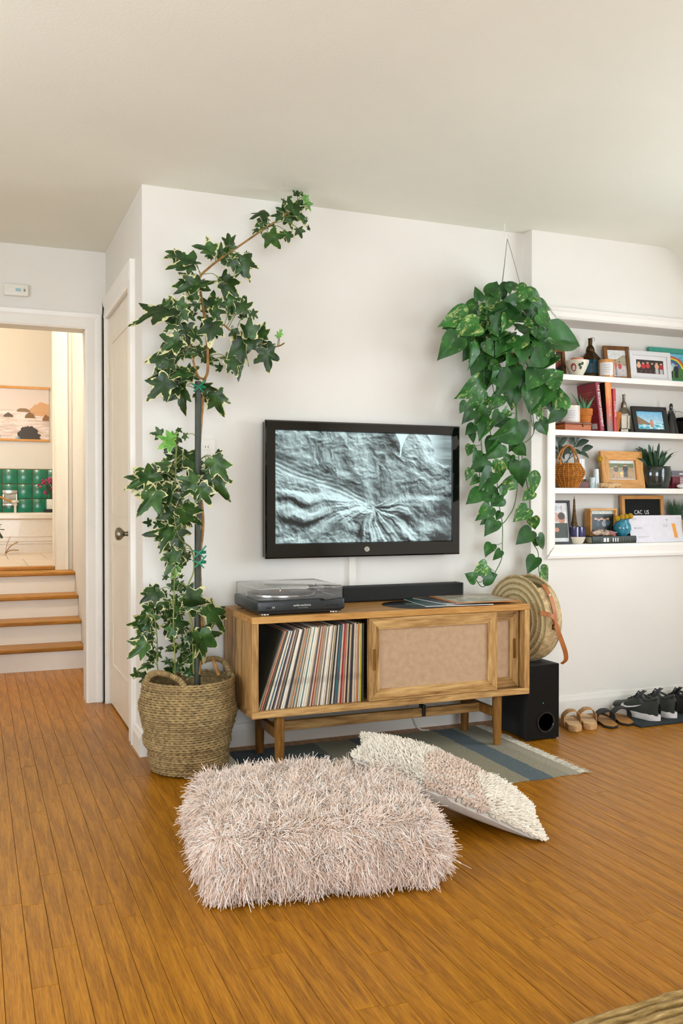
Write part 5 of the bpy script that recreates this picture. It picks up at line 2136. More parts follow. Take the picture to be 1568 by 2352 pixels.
G = nn + RNG.normal(0, .18, (nP, 3))
G[:, 0] += np.where(right, .7, np.where(mid, 0, -.5)) + .6 * ss
G[:, 1] += .7 * tt_
G /= np.linalg.norm(G, axis=1, keepdims=True)
ln = np.where(mid, RNG.uniform(.008, .015, nP), np.where(right, RNG.uniform(.022, .036, nP), RNG.uniform(.016, .028, nP)))
rad = np.where(mid, RNG.uniform(.0038, .0052, nP), np.where(right, RNG.uniform(.0028, .0042, nP), RNG.uniform(.0016, .0026, nP)))
mixv = RNG.random((nP, 1))
tint = lc('F3EBDD') * (1 - mixv) + lc('EADFCE') * mixv
tint[mid] = (lc('E2CFBF') * (1 - mixv) + lc('CDB5A2') * mixv)[mid]
obj('wool_pile', strand_mesh('wool_pile', pts, G, ln, rad, tint, RNG.normal(0, .003, (nP, 3)), FIBRE, K=5, sides=5, taper=.45), None, pil, kind='stuff')

# ------------------------------------------------------------------ basket planter
ROPE = plain('seagrass_rope', '9C8356', .85, vary=.28, nscale=60, bump=.5, bscale=220)
bk = thing('basket_planter', 'coiled seagrass rope basket with loop handles holding the tall ivy', 'basket', (.137, -.245, 0))
zs = [0, .02, .05, .085, .12, .155, .185, .235, .27, .30, .34, .372]
rs = [.142, .150, .158, .156, .172, .170, .179, .190, .189, .183, .179, .178]
bm = B()
turns, seg, sides = 40, 250, 6
ntot = turns * seg
i_ = np.arange(ntot + 1)
th = i_ / seg * 2 * np.pi
zz = .0055 + i_ / ntot * .362
rad_ = np.interp(zz, zs, rs) + .003 * np.sin(th * 1.0 + zz * 40) + .0015 * np.sin(th * 3 + zz * 90) + .0016 * np.sin(np.floor(i_ / seg) * 2.4)
cen = np.stack([rad_ * np.cos(th), rad_ * np.sin(th), zz + .0015 * np.sin(th * 2 + zz * 20)], 1)
er = np.stack([np.cos(th), np.sin(th), 0 * th], 1)
ez = np.array([0, 0, 1.0])
ph = np.arange(sides) * 2 * np.pi / sides
rope_r = .0050 * (1 + .34 * np.cos(2 * (ph[None] - i_[:, None] * 2 * np.pi / 11)))
V = cen[:, None] + er[:, None] * (np.cos(ph)[None] * rope_r)[..., None] + ez * (np.sin(ph)[None] * rope_r)[..., None]
V = V.reshape(-1, 3)
a_i = (np.arange(ntot) * sides)[:, None] + np.arange(sides)[None]
b_i = (np.arange(ntot) * sides)[:, None] + (np.arange(sides)[None] + 1) % sides
F = np.stack([a_i, b_i, b_i + sides, a_i + sides], -1).reshape(-1, 4)
me = bpy.data.meshes.new('rope_wall')
me.from_pydata(V.tolist(), [], F.tolist())
for p in me.polygons:
    p.use_smooth = True
me.materials.append(ROPE)
link('rope_wall', me, bk)
bm = B()
lathe(bm, [(.001, .004), (.138, .004), (.145, .05), (.165, .2), (.168, .34), (.160, .34), (.155, .2), (.13, .01), (.001, .01)], 40, caps=False)
obj('lining', bm, ROPE, bk, True)
bm = B()
lathe(bm, [(.166, .300), (.10, .312), (.001, .316)], 40)
obj('soil', bm, plain('potting_soil', '2A1F14', .95, vary=.4, nscale=60, bump=.8, bscale=90), bk)
for az in (R(222), R(38)):
    pts = []
    for q in range(9):
        t = q / 8
        a = az + R(34) * (2 * t - 1)
        r = .176 + .004 * math.sin(math.pi * t)
        pts.append((r * math.cos(a), r * math.sin(a), .352 + .062 * math.sin(math.pi * t) ** .6))
    pth = smooth_path(pts, 10)
    bm = B()
    tube(bm, pth, [.0105 + .0022 * math.sin(q * 2.1) for q in range(len(pth))], 10)
    obj('handle', bm, ROPE, bk, True)

# ------------------------------------------------------------------ leaves
def blade_mesh(name, outline, inner, mat, seed, fold, droop, wave):
    """outline: closed loop starting at the tip; base at the origin, tip at +Y"""
    rg = random.Random(seed)
    n = len(outline)
    ph_ = rg.uniform(0, 6)
    def lift(x, y):
        return fold * abs(x) - droop * max(0, y) ** 2 + wave * math.sin(5 * x + 4 * y + ph_) + wave * .6 * math.sin(11 * y + ph_ * 2)
    V, E = [], []
    V.append((0, .06, lift(0, .06)))
    E.append(0.0)
    for k_, e_ in ((inner, .22), (.84, .62), (1.0, 1.0)):
        for x, y in outline:
            jx = x * k_ * (1 + rg.uniform(-.03, .03))
            jy = .06 + (y - .06) * k_
            V.append((jx, jy, lift(jx, jy)))
            E.append(e_)
    F = []
    for i in range(n):
        j = (i + 1) % n
        F.append((0, 1 + i, 1 + j))
        for q in range(2):
            a, b = 1 + q * n, 1 + (q + 1) * n
            F.append((a + i, b + i, b + j, a + j))
    me = bpy.data.meshes.new(name)
    me.from_pydata(V, [], F)
    at = me.attributes.new('edge', 'FLOAT', 'POINT')
    at.data.foreach_set('value', E)
    for p in me.polygons:
        p.use_smooth = True
    me.materials.append(mat)
    return me


IVYM = leaf_mat('ivy_leaf', '182F14', '3D6128', 'D6D09A', 'margin')
IVYB = leaf_mat('ivy_leaf_young', '4C8A34', '79B050', 'D2DC95', 'margin')
POTM = leaf_mat('pothos_leaf', '1A4319', '346F27', 'C0CC7C', 'streak')
half_ = [(9, .84), (18, .62), (27, .50), (36, .58), (45, .74), (52, .86), (60, .68), (70, .50), (82, .42), (95, .46), (108, .54), (122, .40), (145, .26), (168, .12)]
pol = [(0, 1.0)] + half_
right_ = [(r * math.sin(R(a)), r * math.cos(R(a))) for a, r in pol]
ivy_out = right_ + [(-x, y) for x, y in reversed(right_[1:])]
ivy_meshes = [blade_mesh('ivy_leaf', [(x * random.uniform(.92, 1.06), y * random.uniform(.95, 1.03)) for x, y in ivy_out], .45, IVYM, s, f, d, w)
              for s, f, d, w in ((1, .18, .22, .03), (2, -.22, .30, .04), (3, .10, .12, .05), (4, -.30, .20, .03), (5, .30, .35, .05), (6, -.12, .40, .04), (7, .45, .15, .04))]
ivy_young = [blade_mesh('ivy_leaf', ivy_out, .45, IVYB, s, .15, .15, .03) for s in (11, 12)]
hh = [(0, 1), (.05, .91), (.14, .77), (.25, .60), (.335, .43), (.375, .26), (.365, .09), (.30, -.03), (.20, -.085), (.09, -.06), (.0, .02)]
pot_out = hh[:-1] + [(0, .03)] + [(-x, y) for x, y in reversed(hh[1:-1])]
pot_meshes = [blade_mesh('pothos_leaf', pot_out, .5, POTM, s, f, d, w) for s, f, d, w in ((21, .30, .20, .015), (22, .15, .35, .02), (23, .55, .25, .015), (24, .05, .15, .02), (25, .40, .45, .02), (26, -.15, .30, .02))]


def place_leaf(me, base, tip, root, facing, jit, rg, wide=1.0):
    b, t = Vector(base), Vector(tip)
    u_ = t - b
    l_ = u_.length
    u_.normalize()
    n_ = Vector(facing) + Vector((rg.gauss(0, jit), rg.gauss(0, jit * .5), rg.gauss(0, jit)))
    n_ = n_ - u_ * n_.dot(u_)
    if n_.length < .05:
        n_ = u_.orthogonal()
    n_.normalize()
    x_ = u_.cross(n_).normalized()
    M = Matrix((x_, u_, n_)).transposed().to_4x4()
    o = link('leaf', me, root)
    o.matrix_local = Matrix.Translation(b - root.location) @ M @ Matrix.Diagonal((l_ * wide, l_, l_, 1))
    return o


def nearest_on(paths, p, down=.03):
    best, bd = None, 9
    for P_ in paths:
        for q in P_:
            d = (Vector(q) - p).length + (.12 if q[2] > p.z + .03 else 0)
            if d < bd:
                bd, best = d, Vector(q)
    return best, bd


# tall variegated ivy tied to a stake
iv = thing('variegated_ivy', 'tall ivy with cream-edged lobed leaves tied to a dark stake', 'plant', (.137, -.245, .32))
IV_P = [smooth_path(p, 6) for p in IVY_STEMS]
for i, p in enumerate(IV_P):
    r0, r1 = ((.0065, .0075), (.005, .003), (.006, .0035), (.0045, .003), (.0028, .0034), (.0024, .003), (.002, .0026), (.006, .0075))[i]
    bm = B()
    tube(bm, [Vector(q) for q in p], [r0 + (r1 - r0) * k / (len(p) - 1) for k in range(len(p))], 8)
    wpart('stem', bm, BARK if i not in (4, 5, 6) else PETIOLE, iv, smooth=True)
STAKEM = plain('stake_coating', '3A4034', .6, vary=.12, nscale=30, bump=.1)
bm = B()
pts = [(.180 - .006 * (1 - k / 8), -.245, .315 + (1.556 - .315) * k / 8) for k in range(9)]
tube(bm, pts, .0125, 10)
wpart('stake', bm, STAKEM, iv, smooth=True)
TIE = plain('green_tie', '127A56', .4, vary=.1)
for z in (1.53, 1.115, .865, .825):
    bm = B()
    xs = .179
    for dz in (0, .006):
        tube(bm, [(xs + .010 + .022 * math.cos(2 * math.pi * k / 14), -.238 + .019 * math.sin(2 * math.pi * k / 14), z + dz) for k in range(15)], .0032, 6)
    for sx_, dz in ((1, .03), (-1, .012), (.7, -.02), (-.8, -.018)):
        strap(bm, smooth_path([(xs, -.260, z + .003), (xs + sx_ * .014, -.266, z + dz * .5), (xs + sx_ * .028, -.264, z + dz)], 3), (0, .3, 1), .006, .001)
    wpart('tie', bm, TIE, iv)
lrg = random.Random(77)
pet = B()
for k, l_ in enumerate(IVY_LEAVES):
    b, t = Vector(l_[:3]), Vector(l_[3:])
    size = (t - b).length
    young = k in (2, 3, 54, 55, 84, 85, 86, 128, 129, 127)
    me = lrg.choice(ivy_young if young else ivy_meshes)
    t = b + (t - b) * 1.12
    wd = lrg.uniform(.85, 1.05) * min(1.0, .075 / max(size, .001)) ** .7
    o = place_leaf(me, b, t, iv, (-.30, -1.0, .42), .45, lrg, wide=wd)
    for _ in range(0 if size < .026 else (int(lrg.random() < .6) if k < 84 else 1 + int(lrg.random() < .35))):          # further leaves behind
        b2_ = b + Vector((lrg.uniform(-.035, .035), lrg.uniform(.02, .06), lrg.uniform(-.035, .035)))
        ang2 = math.atan2(t.z - b.z, t.x - b.x) + lrg.uniform(-1.3, 1.3)
        s2 = min(.07, size * lrg.uniform(.7, 1.05))
        place_leaf(lrg.choice(ivy_meshes), b2_, b2_ + Vector((math.cos(ang2) * s2, lrg.uniform(-.02, .01), math.sin(ang2) * s2)), iv, (-.30, -1.0, .35), .6, lrg, wide=.95)
    q, d = nearest_on(IV_P, b)
    if d < .3 and size > .018:
        m_ = (b + q) / 2 + Vector((0, -.008, .018))
        tube(pet, smooth_path([q, m_, b, b + (t - b) * .08], 4), [.0016] * 13, 5)
wpart('petioles', pet, PETIOLE, iv, smooth=True, kind='stuff')

# hanging pothos
ph_ = thing('hanging_pothos', 'trailing golden pothos hanging from a ceiling hook beside the television', 'plant', (1.69, -.165, 1.80))
bm = B()
lathe(bm, [(.06, -.03), (.075, -.02), (.095, .09), (.098, .10), (.090, .10), (.07, .0), (.001, -.01)], 32, (1.69, -.165, 1.80))
wpart('pot', bm, WHITEP, ph_, smooth=True)
bm = B()
lathe(bm, [(.088, .085), (.001, .09)], 28, (1.69, -.165, 1.80))
wpart('soil', bm, bpy.data.materials['potting_soil'], ph_)
WIRE = plain('hanger_wire', '7C776B', .5, metal=.6, vary=.1)
for a in (95, 215, 335):
    bm = B()
    e = Vector((1.69 + .095 * math.cos(R(a)), -.165 + .095 * math.sin(R(a)), 1.90))
    h0 = Vector((1.703, -.125, 2.325))
    tube(bm, smooth_path([h0, h0.lerp(e, .3) + Vector((.006 * math.cos(R(a)), 0, 0)), h0.lerp(e, .7) + Vector((.010 * math.cos(R(a)), .004, 0)), e], 5), .0013, 5)
    wpart('wire', bm, WIRE, ph_)
bm = B()
tube(bm, smooth_path([(1.697, -.112, 2.400), (1.697, -.112, 2.375), (1.690, -.114, 2.36), (1.693, -.118, 2.345), (1.706, -.123, 2.352), (1.708, -.125, 2.335), (1.703, -.125, 2.322)], 5), .0022, 6)
wpart('ceiling_hook', bm, WHITEP, ph_, smooth=True)
PO_P = [smooth_path(p, 6) for p in POTHOS_VINES]
for p in PO_P:
    bm = B()
    tube(bm, p, .0021, 6)
    wpart('vine', bm, VINE, ph_, smooth=True)
pet = B()
lrg = random.Random(31)
for k, l_ in enumerate(POTHOS_LEAVES):
    b, t = Vector(l_[:3]), Vector(l_[3:])
    me = lrg.choice(pot_meshes)
    b, t = b - (t - b) * .06, t + (t - b) * .10
    place_leaf(me, b, t, ph_, (-.35, -1.0, .30), .34, lrg, wide=lrg.uniform(.98, 1.2))
    q, d = nearest_on(PO_P, b)
    if d < .12:
        m_ = (b + q) / 2 + Vector((0, -.01, -.006))
        tube(pet, smooth_path([q, m_, b, b + (t - b) * .06], 4), [.0014] * 13, 5)
for k in range(46):                                  # crown leaves arching over the pot rim
    a = lrg.uniform(R(150), R(390))
    z0 = 1.80 + lrg.uniform(-.06, .17)
    rr3 = lrg.uniform(.075, .115)
    b = Vector((1.69 + rr3 * math.cos(a), -.165 + rr3 * math.sin(a), z0))
    dn = lrg.uniform(-.9, .35)
    s2 = lrg.uniform(.075, .11)
    t = b + Vector((math.cos(a) * .7, math.sin(a) * .35, dn)).normalized() * s2
    if t.y > -.02:
        continue
    place_leaf(lrg.choice(pot_meshes), b, t, ph_, (math.cos(a) * .5 - .2, -1.0, .45), .3, lrg, wide=1.1)
    m_ = Vector((1.69, -.165, 1.88))
    tube(pet, smooth_path([m_, (m_ + b) / 2 + Vector((0, 0, .03)), b, b + (t - b) * .06], 4), [.0015] * 13, 5)
wpart('petioles', pet, VINE, ph_, smooth=True, kind='stuff')

# ------------------------------------------------------------------ built-in shelves
S1, S2, S3, S4 = 1.707, 1.430, 1.140, AZ0
sh = thing('built_in_shelves', 'white built-in wall shelves with moulded frame, full of keepsakes', 'shelves', (2.5, -.075, AZ0))
for z in (S1, S2, S3):
    wpart('shelf_board', box(AX0, AX1, -.074, .0895, z - .028, z, bev=.002), TRIM, sh)
pw = [(0, 0), (0, .012), (.010, .018), (.032, .016), (.042, .022), (.052, .020), (.052, 0)]
def cas(run):
    bm = B()
    loft(bm, [[run(t, o, d) for o, d in pw] for t in (0, 1)])
    return bm
yw = -.075
wpart('frame_side', cas(lambda t, o, d: (AX0 - o, yw - d, AZ0 - o + t * (AZ1 - AZ0 + 2 * o))), TRIM, sh)
wpart('frame_top', cas(lambda t, o, d: (AX0 - o + t * (AX1 - AX0 + 2 * o), yw - d * 1.5, AZ1 + o)), TRIM, sh)
wpart('frame_bottom', cas(lambda t, o, d: (AX0 - o + t * (AX1 - AX0 + 2 * o), yw - d, AZ0 - o * 1.3)), TRIM, sh)


def framed(name, label, x, y, z, w, h, fw, fm, cvs, lean=8, rz=0.0, depth=.014, mat_w=0.0, cat='picture frame', matboard=None, fmv=None, group=None):
    """photo frame standing on its lower edge, leaning back; x, y = lower left front"""
    o = thing(name, label, cat, (x, y, z), R(rz), group, rx=-R(lean))
    def bar(nm, poly, m_):
        bm = B()
        prism(bm, poly, 0, depth, bev=min(.0012, fw * .15))
        obj(nm, bm, m_, o)
    bar('frame_bar', [(0, 0), (w, 0), (w - fw, fw), (fw, fw)], fm)
    bar('frame_bar', [(0, h), (w, h), (w - fw, h - fw), (fw, h - fw)], fm)
    bar('frame_bar', [(0, 0), (fw, fw), (fw, h - fw), (0, h)], fmv or fm)
    bar('frame_bar', [(w, 0), (w - fw, fw), (w - fw, h - fw), (w, h)], fmv or fm)
    obj('backing', box(fw * .6, w - fw * .6, depth * .62, depth * .9, fw * .6, h - fw * .6), matboard or PAPER, o)
    i = fw + mat_w
    picture('photo', cvs, w - 2 * i, h - 2 * i, PRINT, o, T(i, depth * .60, i))
    return o


WHITEF = plain('white_frame', 'D5D3D2', .45, vary=.02)
TEALF = plain('teal_frame', '3F9A84', .45, vary=.06)
BLACKF = plain('black_frame', '1C1B18', .45, vary=.15, nscale=40)
# ---- top shelf
cv = Canvas(60, 60, '4A2C22').speck(.5)
for q in range(7):
    cv.person(.1 + .13 * q, .25 + .1 * (q % 2), .6, random.choice(['8C2F2A', 'C9A07A', '6B3A2A', 'B55A3C']))
framed('photo_frame', 'small brown photo frame at the left end of the top shelf', 2.010, .03, S1, .150, .150, .018, BROWNW, cv)
bw = thing('flower_bowl', 'white bowl painted with a red flower on the top shelf', 'bowl', (2.183, -.02, S1))
bm = B()
lathe(bm, [(.030, 0), (.032, .006), (.045, .03), (.058, .062), (.062, .078), (.060, .079), (.055, .062), (.042, .03), (.001, .012)], 36)
obj('body', bm, CREAMC, bw, True)
def bowl_patch(px_, pz_, rx_, rz_, mat_, nm):
    bm = B()
    vs = []
    for k in range(16):
        a = 2 * math.pi * k / 16
        ph_a, zz_ = px_ + rx_ * math.cos(a), pz_ + rz_ * math.sin(a)
        rad_b = np.interp(zz_, [0, .006, .03, .062, .078], [.030, .032, .045, .058, .062]) + .0009
        vs.append(bm.verts.new((rad_b * math.cos(ph_a), rad_b * math.sin(ph_a), zz_)))
    bm.faces.new(vs)
    obj(nm, bm, mat_, bw)
ROSE = plain('rose_paint', 'A83A44', .5, vary=.3, nscale=90)
bowl_patch(R(215), .040, .28, .020, ROSE, 'flower_motif')
for a, z in ((248, .052), (256, .038), (262, .058)):
    bowl_patch(R(a), z, .13, .008, GREENL, 'leaf_motif')
bm = B()
lathe(bm, [(.030, 0), (.032, .02), (.030, .030), (.002, .031)], 24)
cdl = tag(obj('orange_candle', bm, plain('peach_wax', 'E08A66', .5), None, True), 'round peach candle sitting in the flower bowl', 'candle')
cdl.location = (2.19, -.015, S1 + .064)


def lantern(name, label, x, y, z, r, h, metal, glass, rz=0):
    o = thing(name, label, 'lantern', (x, y, z), R(rz))
    def ringp(rad, zz, n=6, ph=0):
        return [(rad * math.cos(2 * math.pi * (k + ph) / n), rad * math.sin(2 * math.pi * (k + ph) / n), zz) for k in range(n)]
    bm = B()
    loft(bm, [ringp(r, 0), ringp(r, .10 * h), ringp(r * .86, .12 * h)])
    obj('base', bm, metal, o)
    bm = B()
    loft(bm, [ringp(r * .80, .115 * h), ringp(r * .86, .46 * h)])
    obj('glass_body', bm, glass, o)
    for k in range(6):
        a = 2 * math.pi * k / 6
        bm = B()
        tube(bm, [(r * .84 * math.cos(a), r * .84 * math.sin(a), .11 * h), (r * .90 * math.cos(a), r * .90 * math.sin(a), .47 * h)], .0022, 6)
        obj('corner_rod', bm, metal, o)
    bm = B()
    loft(bm, [ringp(r * .98, .455 * h), ringp(r * 1.02, .49 * h), ringp(r * .45, .66 * h), ringp(r * .42, .68 * h)])
    obj('roof', bm, metal, o)
    bm = B()
    lathe(bm, [(r * .42, .67 * h), (r * .44, .70 * h), (r * .36, .78 * h), (r * .20, .83 * h), (r * .20, .98 * h), (r * .23, .985 * h), (r * .23, h)], 20)
    obj('chimney', bm, metal, o, True)
    bm = B()
    tube(bm, [(r * .3 + r * .35 * math.cos(a), 0, h * .99 + r * .18 * math.sin(a)) for a in [2 * math.pi * k / 20 for k in range(21)]], .0010, 5)
    obj('carry_ring', bm, metal, o)
    return o


BLUEG = plain('blue_glass', '1E4F63', .12, vary=.2, nscale=20, coat=.5)
lantern('blue_lantern', 'dark metal lantern with blue glass on the top shelf', 2.300, .025, S1, .052, .208, BRASS, BLUEG, 12)


def jar_candle(name, label, x, y, z, r, h, glassm, tag_c='D9D6D2', warm=False):
    o = thing(name, label, 'candle', (x, y, z))
    bm = B()
    lathe(bm, [(r * .95, 0), (r, .004), (r, h), (r * .94, h), (r * .94, h * .8), (.001, h * .8)], 32)
    obj('jar', bm, glassm, o, True)
    bm = B()
    n = 14
    a0, a1 = R(185), R(285)
    rings = [[((r + .0006) * math.cos(a0 + (a1 - a0) * k / n), (r + .0006) * math.sin(a0 + (a1 - a0) * k / n), zz) for k in range(n + 1)] for zz in (h * .10, h * .82)]
    loft(bm, rings, closed=False)
    lb = obj('paper_label', bm, PAPER, o, True)
    GREYT = plain('grey_print_' + name, '9A9794', .7)
    for q in range(4):
        bm = B()
        zz = h * (.66 - .13 * q)
        a2, a3 = R(212 + 4 * (q % 2)), R(262 - 5 * (q % 2))
        loft(bm, [[((r + .0010) * math.cos(a2 + (a3 - a2) * k / 8), (r + .0010) * math.sin(a2 + (a3 - a2) * k / 8), z_) for k in range(9)] for z_ in (zz, zz + .0018)], closed=False)
        obj('print_line', bm, GREYT, lb)
    return o


AMBER = plain('amber_glass', 'C98A4A', .15, vary=.1, coat=.4)
jar_candle('jar_candle', 'amber jar candle with a white label on the top shelf', 2.358, -.03, S1, .041, .092, AMBER)
cv = Canvas(40, 48, '27323A').rect(.0, .0, 1, .2, 'C9CBC6')
framed('small_frame', 'small white-edged card frame behind the amber jar candle', 2.372, .015, S1, .085, .108, .006, WHITEF, cv)
cv = Canvas(72, 104, 'D3D4D0')
cv.fill((cv.v > .28 + .10 * np.sin(cv.u * 5)).astype(float) * (cv.v < .6), 'A39A83').rect(0, .58, 1, 1, 'C4B9B6').speck(.25)
cv.person(.40, .36, .58, 'B9776A', legs='8F9296').person(.64, .42, .5, 'C24A4A', legs='C9C2C0')
framed('photo_frame', 'brown wooden frame of two people outdoors on the top shelf', 2.40, .02, S1, .150, .186, .020, BROWNW, cv, lean=10, rz=-8)
cv = Canvas(104, 72, '2E2A2C').rect(0, .75, 1, 1, '5A4440')
for q, c in enumerate(('E0A583', 'B23338', 'C53A3A', '2C2A28', 'D9A27E', 'A52A30')):
    cv.person(.09 + .165 * q, .12 + .05 * (q % 2), .86, c, skin='E0B08C', legs='B9B4B2' if q > 3 else '3A2A28', asp=.5)
framed('photo_frame', 'white matted frame of people dressed in red on the top shelf', 2.545, .0, S1, .272, .165, .024, WHITEF, cv, lean=6, mat_w=.022)
cv = Canvas(120, 112, '6FB6CE').speck(.25)
dd = np.hypot((cv.u - .55) * 1.15, cv.v - .62)
for r_, c in ((.52, 'C43B34'), (.48, 'E08B2E'), (.44, 'E8D04A'), (.40, '3E8E5A'), (.36, '3A5CA8'), (.32, '6A4A92'), (.28, '8EC4D2')):
    cv.fill(((dd < r_) & (cv.v < .62)).astype(float), c)
cv.fill((cv.v > .60 + .06 * np.sin(cv.u * 6)).astype(float), '4A7A3E').speck(.2)
cv.person(.55, .36, .54, 'D8D4CC', legs='24262A', asp=.8).person(.72, .38, .52, '2A2C36', legs='24262A', asp=.8)
framed('photo_frame', 'teal frame with a rainbow picture behind the white matted frame', 2.715, .045, S1, .275, .20, .026, TEALF, cv, lean=5, depth=.02)

# ---- second shelf
def book(name, label, x0, x1, yf, yb, z, h, col, lean=0.0, spine=None, size=.02, page='D9CDB4', tcol='E8E4DC', squeeze=.8, group='books standing on the second shelf'):
    o = thing(name, label, 'book', (x0, yf, z), 0, group)
    o.rotation_euler = (0, R(lean), 0)
    w, d = x1 - x0, yb - yf
    cm = col if not isinstance(col, str) else plain('cover_' + label[:14].replace(' ', '_'), col, .45, vary=.08)
    cov = obj('cover', box(0, .0025, 0, d, 0, h, bev=.0006), cm, o)
    obj('cover', box(w - .0025, w, 0, d, 0, h, bev=.0006), cm, o)
    bm = B()
    loft(bm, [[(w * (.5 - .5 * math.cos(math.pi * k / 8)), -.004 * math.sin(math.pi * k / 8), zz) for k in range(9)] + [(w, .003, zz), (0, .003, zz)] for zz in (0, h)])
    obj('spine', bm, cm, o, 50)
    obj('pages', box(.0025, w - .0025, .003, d - .004, .003, h - .003), plain('pages_' + label[:12].replace(' ', '_'), page, .9, vary=.05, nscale=200), o)
    if spine:
        tm = plain('spine_print_' + label[:12].replace(' ', '_'), tcol, .5, vary=.02)
        lettering('spine_lettering', spine, size, tm, o, T(w / 2, -.0046, h * .52) @ FRONT @ Matrix.Rotation(R(-90), 4, 'Z'), squeeze=squeeze)
    return o, cov


o, cov = book('hardback_book', 'dark red hardback with white spine lettering, leftmost standing book', 2.296, 2.322, -.064, .082, S2, .246, '8C1F30', lean=-8, spine='THE BECKHAM EXPERIMENT', size=.0195, squeeze=.86)
GOLDT = plain('back_cover_print', 'B5673A', .6, vary=.2)
for q in range(16):
    l_ = .10 - .02 * (q % 3)
    bm = box(-.0006, .0002, .128 - l_, .128, .20 - .0105 * q, .2028 - .0105 * q)
    obj('print_line', bm, GOLDT, cov)
obj('barcode_label', box(-.0006, .0002, .02, .062, .012, .040), PAPER, cov)
m, nt, b_ = new_mat('fading_orange_cover')
tc = N(nt, 'ShaderNodeTexCoord')
sz = N(nt, 'ShaderNodeSeparateXYZ')
L(nt, tc, 'Object', sz, 0)
mr = N(nt, 'ShaderNodeMapRange')
mr.inputs['From Max'].default_value = .25
L(nt, sz, 2, mr, 0)
rp = ramp(nt, [(0, lin('6A5A52')), (.22, lin('9A5244')), (.5, lin('C9502E')), (.75, lin('DD8A3E')), (1, lin('D98C48'))])
L(nt, mr, 0, rp, 0)
L(nt, rp, 0, b_, 'Base Color')
b_.inputs['Roughness'].default_value = .4
book('hardback_book', 'black-covered book with orange to grey fading spine beside the dark red hardback', 2.340, 2.378, -.064, .075, S2, .250, m, lean=-4, spine='THE MARTIAL ARMY MEN', size=.012, tcol='E9C79A')
bpy.data.objects[[x.name for x in COL.objects if x.name.startswith('cover')][-2]].data.materials[0] = plain('black_cover', '17140F', .5, vary=.2)
book('paperback_book', 'thin red paperback, rightmost of the standing books', 2.382, 2.401, -.064, .060, S2, .220, 'B8323A', lean=-3, spine='A CATCHER FOR', size=.013)

bx = thing('trinket_box', 'orange brown wooden box on the second shelf', 'box', (2.155, -.015, S2))
ORW = wood('orange_box_wood', '8A3D12', 'B55C22', 'C9743A', 'X', 8, .4, 8)
obj('body', box(-.075, .085, -.05, .05, 0, .030, bev=.002), ORW, bx)
obj('lid', box(-.077, .087, -.052, .052, .031, .040, bev=.002), plain('dark_red_wood', '6E2A12', .4, vary=.15), bx)
obj('clasp', box(.03, .038, -.055, -.050, .018, .036, bev=.001), BRASS, bx)
jar_candle('jar_candle', 'cream jar candle with a white label standing on the orange box', 2.147, -.02, S2 + .0405, .046, .085, CREAMC)


def terracotta(name, label, x, y, z, r, h, leaves):
    o = thing(name, label, 'plant pot', (x, y, z))
    bm = B()
    lathe(bm, [(r * .62, 0), (r * .90, h * .70), (r, h * .70), (r * 1.02, h), (r * .9, h), (r * .85, h * .85), (.001, h * .85)], 28)
    obj('pot', bm, TERRA, o, 40)
    rg = random.Random(int(x * 1000))
    for q in range(leaves):
        a = 2 * math.pi * q / leaves + rg.uniform(-.3, .3)
        l_ = rg.uniform(.06, .11)
        out = rg.uniform(.25, .9)
        bm = B()
        tube(bm, smooth_path([(0, 0, h * .82), (l_ * out * .45 * math.cos(a), l_ * out * .45 * math.sin(a) * .6, h * .82 + l_ * .5), (l_ * out * math.cos(a), l_ * out * math.sin(a) * .6, h * .82 + l_)], 4), [.007, .008, .0085, .008, .007, .005, .0035, .002, .0006], 6)
        obj('leaf', bm, ALOE, o, True)
    return o


ALOE = plain('aloe_leaf', '4F7F58', .5, vary=.2, nscale=40)
terracotta('aloe_pot', 'terracotta pot of spiky aloe beside the cream jar candle', 2.221, -.035, S2, .039, .112, 9)
terracotta('empty_pot', 'small pale terracotta pot tucked behind the red paperback', 2.465, .035, S2, .034, .11, 0)

lt_ = lantern('silver_lantern', 'pierced silver lantern with arched windows on the second shelf', 2.515, .025, S2, .036, .205, PEWTER, plain('frosted_glass', 'CFC8B4', .4, vary=.05), 30)
cv = Canvas(112, 76, '6FAFD0').grad(.0, .55, 'A9CDDD')
cv.fill((cv.v > .62).astype(float), '3FA3B5').fill(((cv.v > .60) & (vnoise(cv.u * 8, cv.v * 26, 3) > .56)).astype(float), 'DDE8E8')
cv.fill(((cv.v > .22 + .9 * cv.u) & (cv.v < .72)).astype(float), '8A7258').speck(.2)
cv.person(.55, .45, .42, 'C98A7A', legs='B98A70')
framed('photo_frame', 'black frame of a turquoise beach on the second shelf', 2.563, -.012, S2, .222, .152, .026, BLACKF, cv, lean=14, rz=-3)

pf = thing('black_bottle', 'tapered black bottle with a knob stopper on the second shelf', 'bottle', (2.822, .015, S2))
bm = B()
lathe(bm, [(.044, 0), (.046, .004), (.036, .05), (.024, .10), (.014, .125), (.009, .135)], 24)
obj('body', bm, BLACKG, pf, True)
bm = B()
lathe(bm, [(.006, .13), (.009, .145), (.010, .158), (.006, .168), (.001, .170)], 18)
obj('stopper', bm, BLACKG, pf, True)
bm = B()
tube(bm, [(.011 * math.cos(a), .011 * math.sin(a), .130) for a in [2 * math.pi * k / 20 for k in range(21)]], .0018, 6)
tube(bm, [(-.012 - .004 * math.sin(math.pi * k / 8), -.008, .128 - .006 * k) for k in range(9)], .001, 5)
obj('neck_chain', bm, SILV, pf, True)
eg = thing('eyeglasses', 'thin wire-rimmed eyeglasses propped behind the black bottle', 'eyeglasses', (2.83, .05, S2 + .10))
for x in (-.035, .03):
    bm = B()
    tube(bm, [(x + .023 * math.cos(a), 0, .025 + .021 * math.sin(a)) for a in [2 * math.pi * k / 24 for k in range(25)]], .0009, 5)
    obj('lens_rim', bm, BRASS, eg)
bm = B()
